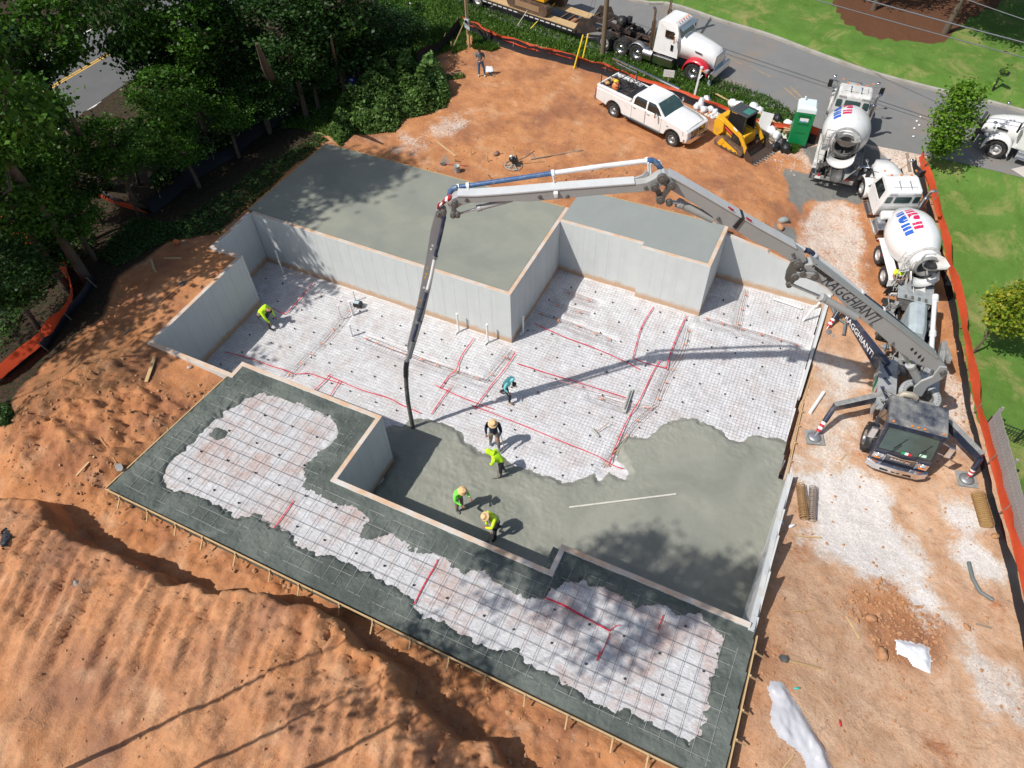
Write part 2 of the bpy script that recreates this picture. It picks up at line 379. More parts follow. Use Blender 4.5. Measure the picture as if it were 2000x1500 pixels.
WOODS = [tuple(gp(u, v)[:2]) for u, v in [(690, 245), (640, 262), (560, 335), (480, 400), (430, 455), (330, 475), (230, 540), (195, 620), (100, 700), (0, 810)]]+[(-22, -16), (-80, -40), (-80, 80), (-22, 80), (-18, 26)]+P2([(760, 20), (800, 80), (850, 100), (880, 190), (760, 235)])
GRAV = [(1.0, [(1680, 268), (1790, 290), (1815, 310), (1800, 345), (1760, 350), (1700, 345), (1690, 320), (1660, 350)]),
        (.95, [(1590, 395), (1650, 380), (1690, 400), (1700, 480), (1705, 540), (1640, 520), (1575, 470), (1570, 420)]),
        (1.2, [(1600, 690), (1640, 640), (1700, 700), (1690, 760), (1640, 790), (1610, 760)]), (1.0, [(1650, 790), (1680, 860), (1600, 880), (1600, 830)]),
        (1.6, [(1555, 915), (1620, 905), (1690, 905), (1735, 960), (1750, 1010), (1775, 1070), (1825, 1150), (1830, 1185), (1790, 1180), (1700, 1120), (1640, 1085), (1600, 1060), (1585, 1000), (1560, 950)]),
        (1.5, [(1860, 950), (1905, 960), (1918, 1040), (1945, 1125), (1925, 1130), (1890, 1090), (1865, 1020)]), (1.1, [(1835, 1170), (1900, 1230), (1960, 1330), (2000, 1420), (2000, 1450), (1900, 1380), (1850, 1290)]),
        (.9, [(1855, 560), (1880, 640), (1890, 760), (1900, 850), (1880, 860), (1850, 700)]), (.8, [(860, 250), (915, 240), (920, 260), (880, 290), (850, 275)]), (.7, [(780, 290), (830, 285), (830, 310), (790, 310)]),
        (.8, [(1480, 270), (1600, 290), (1580, 330), (1500, 320)])]
PALE = P2([(1480, 640), (1700, 640), (2100, 900), (2100, 1600), (1420, 1600), (1480, 1200)], .3)
CLAYP = P2([(1650, 1150), (1715, 1120), (1790, 1165), (1850, 1200), (1868, 1270), (1840, 1310), (1770, 1305), (1700, 1290), (1680, 1230)], .8)
WETG = [(1.0, [(1530, 330), (1600, 340), (1660, 350), (1700, 350), (1690, 375), (1590, 375), (1570, 400), (1545, 385)]), (1.0, [(1560, 290), (1690, 290), (1740, 310), (1720, 350), (1600, 345)]), (.9, [(1510, 430), (1560, 430), (1570, 470), (1520, 470)]), (.7, [(865, 310), (890, 312), (880, 340), (845, 335)])]
def build_terrain():
    def axis(lo, hi, st, far):
        a = list(np.arange(lo, hi+1e-6, st)); s = st; x = lo
        L = []
        while x > -far: s *= 1.22; x -= s; L.append(x)
        s = st; x = hi; R_ = []
        while x < far: s *= 1.22; x += s; R_.append(x)
        return np.array(L[::-1]+a+R_)
    xs = axis(-20, 25, .09, 500); ys = axis(-23, 28, .09, 500)
    X, Y = np.meshgrid(xs, ys, indexing='ij'); Z = hgt(X.ravel(), Y.ravel()).reshape(X.shape)
    _TG['g'] = (xs, ys, Z)
    nx, ny = X.shape; co = np.empty((nx*ny, 3)); co[:, 0] = X.ravel(); co[:, 1] = Y.ravel(); co[:, 2] = Z.ravel()
    idx = np.arange(nx*ny).reshape(nx, ny)
    F = np.stack([idx[:-1, :-1], idx[1:, :-1], idx[1:, 1:], idx[:-1, 1:]], -1).reshape(-1, 4)
    me = bpy.data.meshes.new('ground'); me.vertices.add(nx*ny); me.vertices.foreach_set('co', co.ravel())
    me.loops.add(F.size); me.loops.foreach_set('vertex_index', F.ravel()); me.polygons.add(len(F))
    me.polygons.foreach_set('loop_start', np.arange(0, F.size, 4)); me.polygons.foreach_set('loop_total', np.full(len(F), 4))
    me.polygons.foreach_set('use_smooth', np.ones(len(F), bool)); me.update(calc_edges=True)
    x = X.ravel(); y = Y.ravel()
    A = np.zeros((nx*ny, 4), np.float32); B = np.zeros((nx*ny, 4), np.float32); A[:, 3] = 1; B[:, 3] = 1
    def msk(poly, soft=.35): return sstep(sdist(x, y, poly)+fbm(x*1.2, y*1.2, 3, 70)*.35, -soft, soft)
    A[:, 0] = np.maximum.reduce([msk(LAWN_R, .15), msk(VERGE, .2), sstep(sdist(x, y, FARLAWN), -.1, .1)])
    # around the places nobody sees in the frame the lawn goes on
    g = np.zeros(nx*ny)
    for k, poly in GRAV:
        pp = [tuple(at(u, v, .3 if v > 640 else 2.2)[:2]) for u, v in poly]
        g = np.maximum(g, k*sstep(sdist(x, y, pp)+fbm(x*1.1, y*1.1, 5, 71)*1.1, -.9, .6))
    g = np.maximum(g, .30*msk(PALE, 1.2)*sstep(y, -12, 3)); A[:, 1] = g/1.6; A[:, 2] = np.maximum(msk(WOODS, .5), .46*msk(P2([(0, 740), (120, 660), (230, 600), (345, 690), (300, 760), (150, 810), (60, 870), (0, 890)], 2.9), .6))  # litter tone also over the left rubble, painting in its shade and duller brown
    B[:, 0] = msk(MULCH, .15)
    gw = np.zeros(nx*ny)
    for k, poly in WETG: gw = np.maximum(gw, k*msk(P2(poly, 2.4), .3))
    B[:, 1] = gw
    B[:, 2] = np.clip(msk(PALE, 1.5)*.85*(1-.9*msk(CLAYP, .4))+.16*msk(BANK, .5)-.8*msk(DARKR, .6), 0, 1)
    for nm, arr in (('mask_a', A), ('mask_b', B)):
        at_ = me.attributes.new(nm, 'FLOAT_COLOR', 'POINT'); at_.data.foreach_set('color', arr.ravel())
    o = bpy.data.objects.new('ground', me); COL.objects.link(o)
    return tag(o, 'bare red clay building site with lawn, gravel and woodland floor around it', None, None, 'structure')
def ground_mat():
    m, nt, b = new_mat('clay_ground'); P = N(nt, 'NewGeometry').outputs['Position']
    sa = N(nt, 'SeparateColor'); sb = N(nt, 'SeparateColor')
    for nm, sx in (('mask_a', sa), ('mask_b', sb)):
        a = N(nt, 'Attribute', attribute_name=nm); nt.links.new(a.outputs['Color'], sx.inputs[0])
    big = noise(nt, P, .42, 6, .62); mid = noise(nt, P, 1.1, 8, .64, .15); fine = noise(nt, P, 9, 6, .75); vf = noise(nt, P, 38, 3, .7)
    red = mixc(nt, ramp(nt, mid, .32, .7), (.43, .178, .072), (.575, .275, .125))
    red = mixc(nt, ramp(nt, big, .46, .66), red, (.30, .13, .07))
    red = mixc(nt, math2(nt, 'MULTIPLY', ramp(nt, noise(nt, P, .75, 5, .6), .55, .72), .6), red, (.64, .40, .24))
    pale = mixc(nt, ramp(nt, mid, .35, .68), (.54, .325, .195), (.70, .50, .35))
    pale = mixc(nt, ramp(nt, noise(nt, P, .55, 7, .7), .54, .66), pale, (.42, .18, .085))
    c = mixc(nt, sb.outputs[2], red, pale)
    c = mixc(nt, math2(nt, 'MULTIPLY', ramp(nt, fine, .50, .72), .5), c, (.24, .11, .06))
    c = mixc(nt, math2(nt, 'MULTIPLY', ramp(nt, noise(nt, P, 22, 5, .8), .56, .72), .22), c, (.66, .42, .27))
    c = mixc(nt, math2(nt, 'MULTIPLY', ramp(nt, noise(nt, P, 1.7, 8, .75, 1.0), .56, .68), .55), c, (.20, .13, .09))
    br = N(nt, 'SeparateXYZ'); nt.links.new(P, br.inputs[0])
    # pebbles
    v = N(nt, 'TexVoronoi', feature='F1'); v.inputs['Scale'].default_value = 9; nt.links.new(P, v.inputs['Vector'])
    peb = math2(nt, 'MULTIPLY', ramp(nt, v.outputs['Distance'], .16, .1), ramp(nt, noise(nt, P, 1.6, 3), .52, .64))
    c = mixc(nt, math2(nt, 'MULTIPLY', peb, .6), c, (.58, .45, .36))
    # gravel
    v2 = N(nt, 'TexVoronoi', feature='F1'); v2.inputs['Scale'].default_value = 17; nt.links.new(P, v2.inputs['Vector'])
    gcol = mixc(nt, v2.outputs['Color'], (.50, .42, .35), (.76, .69, .62))
    gcol = mixc(nt, ramp(nt, sa.outputs[1], .62, .85), gcol, mixc(nt, v2.outputs['Color'], (.60, .57, .54), (.80, .78, .76)))
    gf = math2(nt, 'ADD', sa.outputs[1], math2(nt, 'MULTIPLY', math2(nt, 'SUBTRACT', mid, .5), .9))
    gf = math2(nt, 'ADD', gf, math2(nt, 'MULTIPLY', math2(nt, 'SUBTRACT', fine, .5), 1.5))
    gf = math2(nt, 'MULTIPLY', ramp(nt, gf, .24, .62), .86)
    c = mixc(nt, gf, c, gcol)
    wet = mixc(nt, mid, (.14, .14, .13), (.26, .255, .235))
    c = mixc(nt, ramp(nt, math2(nt, 'ADD', sb.outputs[1], math2(nt, 'MULTIPLY', math2(nt, 'SUBTRACT', fine, .5), .8)), .35, .75), c, wet)
    # woodland floor: dark leaf litter with ivy, deepened in colour for shade under crowns
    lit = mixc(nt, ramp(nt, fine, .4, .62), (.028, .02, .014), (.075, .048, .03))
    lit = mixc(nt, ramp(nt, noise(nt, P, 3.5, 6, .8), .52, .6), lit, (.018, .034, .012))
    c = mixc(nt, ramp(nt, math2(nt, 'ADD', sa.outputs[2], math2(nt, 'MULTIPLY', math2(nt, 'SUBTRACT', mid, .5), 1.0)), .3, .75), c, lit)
    # grass
    gr = mixc(nt, ramp(nt, mid, .3, .7), (.085, .17, .027), (.13, .235, .048))
    gr = mixc(nt, math2(nt, 'MULTIPLY', ramp(nt, vf, .35, .7), .5), gr, (.05, .12, .016))
    gr = mixc(nt, math2(nt, 'MULTIPLY', ramp(nt, noise(nt, P, .5, 7, .7, .6), .50, .70), .75), gr, (.34, .29, .12))
    gfac = math2(nt, 'ADD', sa.outputs[0], math2(nt, 'MULTIPLY', math2(nt, 'SUBTRACT', fine, .5), .6))
    c = mixc(nt, ramp(nt, gfac, .4, .6), c, gr)
    mu = mixc(nt, fine, (.085, .038, .02), (.15, .07, .038))
    c = mixc(nt, ramp(nt, math2(nt, 'ADD', sb.outputs[0], math2(nt, 'MULTIPLY', math2(nt, 'SUBTRACT', fine, .5), .5)), .4, .6), c, mu)
    nt.links.new(c, b.inputs['Base Color']); b.inputs['Roughness'].default_value = .95; b.inputs['Specular IOR Level'].default_value = .15
    h = math2(nt, 'ADD', math2(nt, 'MULTIPLY', fine, 1.0), math2(nt, 'MULTIPLY', vf, .35))
    h = math2(nt, 'ADD', h, math2(nt, 'MULTIPLY', mid, 2.2))
    nt.links.new(bump(nt, h, .8, .055), b.inputs['Normal'])
    return m
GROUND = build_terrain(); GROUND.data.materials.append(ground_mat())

# ---------------------------------------------------------------- roads
def strip(poly_a, poly_b, z, name, m, za=None, **kw):
    mb = MB(); n = len(poly_a)
    mb.add([(*p[:2], z) for p in poly_a]+[(*p[:2], z if za is None else za) for p in poly_b], [(i, i+1, n+i+1, n+i) for i in range(n-1)])
    return mb.build(name, m, **kw)
def asphalt(name, base, dust):
    m, nt, b = new_mat(name); P = N(nt, 'NewGeometry').outputs['Position']
    c = mixc(nt, noise(nt, P, .9, 6, .6), tuple(x*.8 for x in base), tuple(x*1.25 for x in base))
    c = mixc(nt, math2(nt, 'MULTIPLY', noise(nt, P, 60, 3), .4), c, tuple(x*1.8 for x in base))
    c = mixc(nt, math2(nt, 'MULTIPLY', ramp(nt, noise(nt, P, .35, 6, .65, .8), .5, .68), dust), c, (.27, .19, .13))
    v = N(nt, 'TexVoronoi', feature='DISTANCE_TO_EDGE'); v.inputs['Scale'].default_value = .35
    mp = N(nt, 'Mapping'); nt.links.new(P, mp.inputs[0]); nt.links.new(mp.outputs[0], v.inputs['Vector'])
    c = mixc(nt, math2(nt, 'MULTIPLY', ramp(nt, noise(nt, P, 1.6, 9, .8, 1.5), .62, .66), .35), c, (.04, .04, .04))
    nt.links.new(c, b.inputs['Base Color']); b.inputs['Roughness'].default_value = .9
    nt.links.new(bump(nt, noise(nt, P, 45, 4), .4, .02), b.inputs['Normal']); return m
ASPH = asphalt('residential_asphalt', (.155, .155, .152), .45); ASPH2 = asphalt('main_road_asphalt', (.09, .09, .09), .05)
tag(strip(RN, RF, 2.6, 'road', ASPH), 'grey asphalt residential road crossing behind the site', None, None, 'structure')
KERBM = mat('kerb_concrete', (.36, .34, .30), .9, dirt=.4, dcol=(.22, .19, .15), scale=2, world=True, bmp=.01)
mb = MB()
for i in range(len(RF)-1):
    a = Vector((*RF[i], 2.6)); b_ = Vector((*RF[i+1], 2.6)); d = (b_-a).normalized(); nrm = Vector((-d.y, d.x, 0))
    mb.add([a, b_, b_+Vector((0, 0, .13)), a+Vector((0, 0, .13)), a+nrm*.22+Vector((0, 0, .14)), b_+nrm*.22+Vector((0, 0, .14)), a+nrm*.22+Vector((0, 0, -.1)), b_+nrm*.22+Vector((0, 0, -.1))],
           [(0, 1, 2, 3), (3, 2, 5, 4), (4, 5, 7, 6)])
tag(mb.build('road_kerb', KERBM), 'pale concrete kerb along the far side of the road', None, None, 'structure')
ML = [(-31.9, -60), (-31.25, 0), (-29.4, 40)]; 
tag(strip([(-40.5, -60), (-39.6, 0), (-38.2, 40)], [(-32.4+1.2, -60), (-31.3+1.0, 0), (-29.3+1, 40)], 1.2, 'main_road', ASPH2), 'dark main road behind the trees with yellow centre line', None, None, 'structure')
YLINE = mat('yellow_road_paint', (.62, .36, .04), .7, var=.2, world=True); WLINE = mat('white_road_paint', (.6, .6, .58), .7, world=True)
def xr(y, o): return (-31.45+o)+(y/40*1.6)
for off, w_, m_ in ((-.05, .13, WLINE), (-4.2, .11, YLINE), (-4.42, .11, YLINE), (-8.2, .13, WLINE)):
    ys_ = [-60+5*i for i in range(21)]
    tag(strip([(xr(y, off), y) for y in ys_], [(xr(y, off+w_), y) for y in ys_], 1.204, 'road_line', m_), 'painted line on the main road', None, None, 'structure')
# sandy tracked-on dust marks and utility paint on the residential road
# ---------------------------------------------------------------- poured walls
def wall_mat():
    m, nt, b = new_mat('cast_concrete'); g = N(nt, 'NewGeometry'); P = g.outputs['Position']
    sx = N(nt, 'SeparateXYZ'); nt.links.new(P, sx.inputs[0]); sn = N(nt, 'SeparateXYZ'); nt.links.new(g.outputs['Normal'], sn.inputs[0])
    c = mixc(nt, noise(nt, P, 1.3, 6, .6), (.50, .52, .51), (.62, .635, .62))
    mp = N(nt, 'Mapping'); mp.inputs['Scale'].default_value = (4, 4, .35); nt.links.new(P, mp.inputs[0])
    c = mixc(nt, math2(nt, 'MULTIPLY', ramp(nt, noise(nt, mp.outputs[0], 1, 4), .45, .75), .16), c, (.36, .37, .36))
    c = mixc(nt, math2(nt, 'MULTIPLY', ramp(nt, noise(nt, P, 2.4, 7, .7), .62, .75), .5), c, (.62, .62, .6))
    # clay splashed at the foot of the wall and lying on its top
    z = math2(nt, 'ADD', sx.outputs[2], math2(nt, 'MULTIPLY', noise(nt, P, 3, 6, .7), -.55))
    c = mixc(nt, math2(nt, 'MULTIPLY', ramp(nt, z, .12, -.12), .85), c, (.50, .30, .16))
    top = math2(nt, 'MULTIPLY', ramp(nt, sn.outputs[2], .5, .9), ramp(nt, noise(nt, P, 1.1, 8, .75), .30, .62))
    c = mixc(nt, top, c, (.56, .36, .22))
    nt.links.new(c, b.inputs['Base Color']); b.inputs['Roughness'].default_value = .85
    nt.links.new(bump(nt, noise(nt, P, 12, 5), .4, .01), b.inputs['Normal']); return m
WALLM = wall_mat()
FND = thing('foundation_wall', 'pale poured concrete basement walls with clay stained tops round the deep pit', 'foundation', (0, 0, 0))
T = .18
JM = mat('form_joint', (.51, .52, .51), .9, world=True)
_sk = [0]
def seg(x0, y0, x1, y1, z1=H, z2=None, name='wall_section', out=None, lab=None):
    """a wall from p0 to p1 whose basement face lies on the line and whose body lies to its left side"""
    a = Vector((x0, y0, 0)); b = Vector((x1, y1, 0)); d = (b-a).normalized(); n = Vector((-d.y, d.x, 0))*T
    _sk[0] += 1; z1 = z1+_sk[0]*.0016; z2 = z1 if z2 is None else z2
    mb = MB(); vs = [a, b, b+n, a+n]
    L = (b-a).length; k = max(1, int(L/.9))
    mb.add([(p.x, p.y, -.3) for p in vs]+[(a.x, a.y, z1), (b.x, b.y, z2), ((b+n).x, (b+n).y, z2), ((a+n).x, (a+n).y, z1)],
           [(0, 1, 2, 3), (4, 7, 6, 5), (0, 4, 5, 1), (1, 5, 6, 2), (2, 6, 7, 3), (3, 7, 4, 0)])
    o = mb.build(name, WALLM, FND, bevel=.012)
    if (b-a).length > 1.5:
        q = MB()
        for i in range(1, int((b-a).length/.61)): c = a+d*(i*.61)-n.normalized()*.0015; q.box((c.x, c.y, (z1-.3)/2+.12), (.009, .005, z1-.1), R=(0, 0, math.atan2(d.y, d.x)))
        q.build('form_seams', JM, FND, kind='stuff')
    return o
JM0 = mat('form_joint_', (.34, .355, .355), .9, world=True)
SEGS = [(-13.75, 0, 0, 0), (0, T+.002, 0, 6.5), (T+.002, 5.42, 4.06, 5.42), (4.062, 5.17, 7.23, 5.17), (7.228-T+.0, 5.17+T+.002, 7.228-T, 8.05),
        (-13.75-T, -2.65, -13.75-T, T)]
seg(-13.75, 0, 0, 0)                                   # under the garage slab
seg(0-0, T+.002, 0-0, 6.5)                             # body to the left (-x)
seg(T*0+.002, 5.42, 4.06, 5.42)
seg(4.062, 5.17, 7.23, 5.17)
seg(7.23, 5.17+T+.002, 7.23, 8.05+T)
seg(-13.75, -2.65, -13.75, -.002)
seg(-12.13, -2.65, -13.75-T, -2.65); 
seg(-12.13, -8.40-T, -12.13, -2.65-T-.002)
seg(-8.10, -8.40, -12.128, -8.40)
seg(-8.10, -7.75, -8.10, -8.40-T)
seg(-1.58, -7.75-.0, -8.098+T*0, -7.75)
seg(-1.58, -10.73, -1.58, -7.75-T-.002)
seg(6.5, -10.73, -1.58-T, -10.73)
seg(6.5, -9.75, 6.5, -10.73-T)
seg(12.7, -9.75, 6.502, -9.75)
# far retaining wall with a stepped, falling top
XT = [7.232+T*0, 8.2, 9.2, 9.3, 10.3, 11.2, 12.0, 12.55]; ZT = [2.62, 2.45, 2.32, 2.2, 1.95, 1.6, 1.15, .9]
mb = MB(); n_ = len(XT)
vs = [(x, 8.05, -.3) for x in XT]+[(x, 8.05+T, -.3) for x in XT]+[(x, 8.05, z) for x, z in zip(XT, ZT)]+[(x, 8.05+T, z) for x, z in zip(XT, ZT)]
fs = []
for i in range(n_-1):
    fs += [(i, i+1, 2*n_+i+1, 2*n_+i), (n_+i+1, n_+i, 3*n_+i, 3*n_+i+1), (2*n_+i, 2*n_+i+1, 3*n_+i+1, 3*n_+i)]
fs += [(n_-1, 2*n_-1, 4*n_-1, 3*n_-1), (0, 2*n_, 3*n_, n_)]
mb.add(vs, fs); mb.build('wall_section', WALLM, FND)
# right hand wall: stepped stem wall rising toward the near corner
FOAM = mat('white_wall_face', (.54, .55, .545), .8, var=.08, dirt=.3, dcol=(.42, .30, .2), world=True)
STEP = [(-2.1, .30), (-4.2, .75), (-5.8, 1.35), (-7.6, 2.1), (-9.4, 2.75), (-9.998, 3.0)]
xin = lambda y: 12.82+(y+2.3)*.022
for (ya, za), (yb, zb) in zip(STEP[:-1], STEP[1:]):
    mb = MB(); a = xin(ya); b = xin(yb)
    mb.add([(a, ya, -.3), (b, yb+.002, -.3), (b+T, yb+.002, -.3), (a+T, ya, -.3), (a, ya, za*.75+zb*.25), (b, yb+.002, zb), (b+T, yb+.002, zb), (a+T, ya, za*.75+zb*.25)],
           [(0, 3, 2, 1), (4, 5, 6, 7), (0, 1, 5, 4), (1, 2, 6, 5), (2, 3, 7, 6), (3, 0, 4, 7)]); mb.build('wall_section', FOAM, FND)
    mb = MB(); yc = yb+.9; mb.box((xin(yb)+T+.03, (ya+yb)/2, zb-.42), (.06, abs(ya-yb)*.96, .5)); mb.build('wall_form_board', FOAM, FND)
# low curb at the right edge of the basement slab
mb = MB(); mb.add([(12.36, 8.048, -.2), (12.5, 8.048, -.2), (12.5, 8.048, .85), (12.36, 8.048, .85), (12.44, 2.2, -.2), (12.52, 2.2, -.2), (12.52, 2.2, .06), (12.44, 2.2, .06)],
       [(0, 3, 2, 1), (4, 5, 6, 7), (0, 1, 5, 4), (1, 2, 6, 5), (2, 3, 7, 6), (3, 0, 4, 7)]); mb.build('wall_section', FOAM, FND)

# ---------------------------------------------------------------- finished slabs
def slab_mat(name, a, b_, dark, rough, bm, s=1.0, band=0.0):
    m, nt, b = new_mat(name); P = N(nt, 'NewGeometry').outputs['Position']
    c = mixc(nt, ramp(nt, noise(nt, P, .35*s, 3, .5, .8), .38, .62), a, b_)
    c = mixc(nt, math2(nt, 'MULTIPLY', ramp(nt, noise(nt, P, 3*s, 7, .7), .45, .8), .3), c, dark)
    nt.links.new(c, b.inputs['Base Color']); r = N(nt, 'MapRange'); r.inputs[3].default_value = rough; r.inputs[4].default_value = rough+.25
    nt.links.new(noise(nt, P, .5, 4), r.inputs[0]); nt.links.new(r.outputs[0], b.inputs['Roughness'])
    b.inputs['Specular IOR Level'].default_value = .35
    h = math2(nt, 'ADD', noise(nt, P, 6, 6, .65), math2(nt, 'MULTIPLY', noise(nt, P, 30, 4, .7), .4))
    nt.links.new(bump(nt, h, .8, bm), b.inputs['Normal']); return m
SMOOTH = slab_mat('trowelled_concrete', (.225, .235, .20), (.275, .28, .23), (.19, .197, .17), .35, .004)
SMOOTH2 = slab_mat('trowelled_concrete_pale', (.255, .275, .26), (.275, .295, .275), (.23, .245, .235), .4, .004)
POUR = slab_mat('wet_poured_concrete', (.215, .22, .185), (.27, .272, .228), (.165, .17, .145), .42, .010)
POURD = slab_mat('raked_wet_concrete', (.08, .095, .085), (.135, .152, .134), (.05, .06, .055), .62, .07, 1.8)
def flat_slab(poly, z0, z1, name, m, label, cat):
    mb = MB(); n = len(poly)
    mb.add([(*p, z0) for p in poly]+[(*p, z1) for p in poly], [tuple(range(n-1, -1, -1)), tuple(range(n, 2*n))]+[(i, (i+1) % n, (i+1) % n+n, i+n) for i in range(n)])
    o = mb.build(name, m); return tag(o, label, cat)
flat_slab([(-13.99, T+.004), (-T-.004, T+.004), (-T-.004, 6.42), (-13.74, 6.32)], 2.8, 3.012, 'concrete_slab', SMOOTH, 'large smooth grey garage slab at the upper left, part in tree shade', 'slab')
flat_slab([(.004, 5.42+T+.004), (4.05, 5.42+T+.004), (4.05, 5.17+T+.004), (7.23-T-.004, 5.17+T+.004), (7.23-T-.004, 8.18), (.004, 8.02)], 2.8, 3.008, 'concrete_slab', SMOOTH2, 'small smooth grey slab behind the boxed out basement wall', 'slab')
# form boards and stakes round the upper slabs
def form_run(a, b, z, n, side, label, cat='form board', stake_len=.5, first=None, w=.04, hb=.14, group=None):
    a = Vector((*a, z)); b = Vector((*b, z)); d = (b-a).normalized(); nn = Vector((-d.y, d.x, 0))*side
    t = thing('form_board', label, cat, a, 0, group)
    MB().box(((b-a)/2+nn*w/2)+Vector((0, 0, -hb/2)), ((b-a).length, w, hb), R=(0, 0, math.atan2(d.y, d.x))).build('board', WOOD, t)
    me = None
    for i in range(n):
        q = (b-a)*((i+.5+RNG.uniform(-.2, .2))/n)+nn*(w+.02)
        if me is None:
            mb = MB(); mb.box((0, 0, -.16), (.05, .04, .42)); mb.bar((0, 0, -.02), (nn.x*.34, nn.y*.34, -.34), .035, .03); me = mb.mesh('stake', [WOOD])
        s = bpy.data.objects.new('stake', me); COL.objects.link(s); s.parent = t; s.location = q+Vector((0, 0, -.0)); s.rotation_euler = (0, 0, RNG.uniform(-.2, .2))
    return t
form_run((-13.74, 6.33), (-.25, 6.44), 3.015, 11, 1, 'thin form board with stakes along the far edge of the large garage slab', hb=.16)
form_run((-14.0, .6), (-13.76, 6.3), 3.015, 4, 1, 'thin form board with stakes along the left edge of the large garage slab', hb=.16)
form_run((.02, 8.03), (7.2, 8.20), 3.012, 7, 1, 'thin form board along the far edge of the small slab', hb=.16)

# ---------------------------------------------------------------- basement floor: plastic, mesh, beams, fresh pour
def inside_grid(poly, st, inset=0.0):
    P = np.array(poly); x0, y0 = P.min(0); x1, y1 = P.max(0)
    xs = np.arange(x0, x1+st, st); ys = np.arange(y0, y1+st, st); X, Y = np.meshgrid(xs, ys, indexing='ij')
    return X, Y, sdist(X, Y, poly)
def grid_mesh(name, X, Y, Z, keep, mats, parent=None, smooth=True, **kw):
    nx, ny = X.shape; idx = np.arange(nx*ny).reshape(nx, ny)
    k = keep[:-1, :-1] & keep[1:, :-1] & keep[1:, 1:] & keep[:-1, 1:]
    F = np.stack([idx[:-1, :-1][k], idx[1:, :-1][k], idx[1:, 1:][k], idx[:-1, 1:][k]], -1)
    used = np.unique(F); mp = -np.ones(nx*ny, int); mp[used] = np.arange(len(used)); F = mp[F]
    co = np.stack([X.ravel()[used], Y.ravel()[used], Z.ravel()[used]], -1)
    me = bpy.data.meshes.new(name); me.vertices.add(len(co)); me.vertices.foreach_set('co', co.ravel())
    me.loops.add(F.size); me.loops.foreach_set('vertex_index', F.ravel().astype(np.int32)); me.polygons.add(len(F))
    me.polygons.foreach_set('loop_start', np.arange(0, F.size, 4)); me.polygons.foreach_set('loop_total', np.full(len(F), 4))
    me.polygons.foreach_set('use_smooth', np.full(len(F), smooth)); me.update(calc_edges=True)
    for m_ in (mats if isinstance(mats, (list, tuple)) else [mats]): me.materials.append(m_)
    o = bpy.data.objects.new(name, me); COL.objects.link(o)
    if parent: o.parent = parent
    for a, b in kw.items(): o[a] = b
    return o
INNER = [(-13.75, 0), (0, 0), (0, 5.42), (4.06, 5.42), (4.06, 5.17), (7.23, 5.17), (7.23, 8.05), (12.30, 8.05), (12.55, -2.3), (12.88, -2.3), (12.74, -9.75), (6.5, -9.75), (6.5, -10.73),
         (-1.58, -10.73), (-1.58, -7.75), (-8.1, -7.75), (-8.1, -8.4), (-12.13, -8.4), (-12.13, -2.65), (-13.75, -2.65)]
def plas_mat(name, warm, dim=1.0):
    m, nt, b = new_mat(name); P = N(nt, 'NewGeometry').outputs['Position']
    w1 = noise(nt, P, 2.3, 9, .75, 1.2)
    c = mixc(nt, ramp(nt, w1, .35, .66), tuple(dim*k for k in (.52, .505, .505)), tuple(dim*k for k in (.74, .745, .76)))
    c = mixc(nt, math2(nt, 'MULTIPLY', ramp(nt, noise(nt, P, .8, 6, .7, .5), .46, .66), warm), c, (.42, .27, .22))
    c = mixc(nt, math2(nt, 'MULTIPLY', ramp(nt, noise(nt, P, 14, 5, .8), .48, .7), .5*dim*dim), c, (.78, .79, .81))
    nt.links.new(c, b.inputs['Base Color']); b.inputs['Roughness'].default_value = .42; b.inputs['Specular IOR Level'].default_value = .4
    mp = N(nt, 'Mapping'); mp.inputs['Rotation'].default_value = (0, 0, .5); mp.inputs['Scale'].default_value = (1.5, 5, 3); nt.links.new(P, mp.inputs[0])
    h = math2(nt, 'ADD', noise(nt, mp.outputs[0], 1.6, 8, .7, .8), math2(nt, 'MULTIPLY', noise(nt, P, 9, 5, .7, .5), .5))
    nt.links.new(bump(nt, h, .85, .05), b.inputs['Normal']); return m
PLAS = plas_mat('wrinkled_clear_plastic', .30); PLASF = plas_mat('wrinkled_clear_plastic_over_clay', .8, .80)
BEAMS = [[at(u, v, 0)[:2] for u, v in L] for L in (
    [(560, 738), (600, 700), (640, 662), (693, 596)], [(712, 660), (770, 684), (850, 713), (947, 746)], [(947, 746), (975, 715), (998, 685)],
    [(1050, 612), (1130, 640), (1200, 668)], [(1075, 594), (1150, 615)], [(1098, 570), (1165, 592)], [(1373, 622), (1470, 650), (1568, 678)], [(1457, 568), (1449, 605), (1438, 645)],
    [(1346, 640), (1330, 690), (1305, 735), (1280, 793)], [(1280, 793), (1240, 830), (1205, 880), (1180, 915)], [(1160, 775), (1225, 795), (1275, 795)])]
X, Y, S = inside_grid(INNER, .055)
bd = np.full(X.shape, 9.)
for L in BEAMS: bd = np.minimum(bd, pdist(X, Y, L))
Z = .0+fbm(X*1.3, Y*1.3, 4, 101)*.035+np.abs(fbm(X*4+fbm(X, Y, 2, 7)*3, Y*4, 3, 102))*.035-.10*(1-sstep(bd, .05, .45))
ob = grid_mesh('plastic_sheet', X, Y, Z-.03, S > -.03, PLAS)
PSH = thing('floor_sheeting', 'crumpled clear plastic vapour sheet covering the basement floor under the wire mesh', 'plastic sheet'); ob.parent = PSH; ob.name = 'sheet'
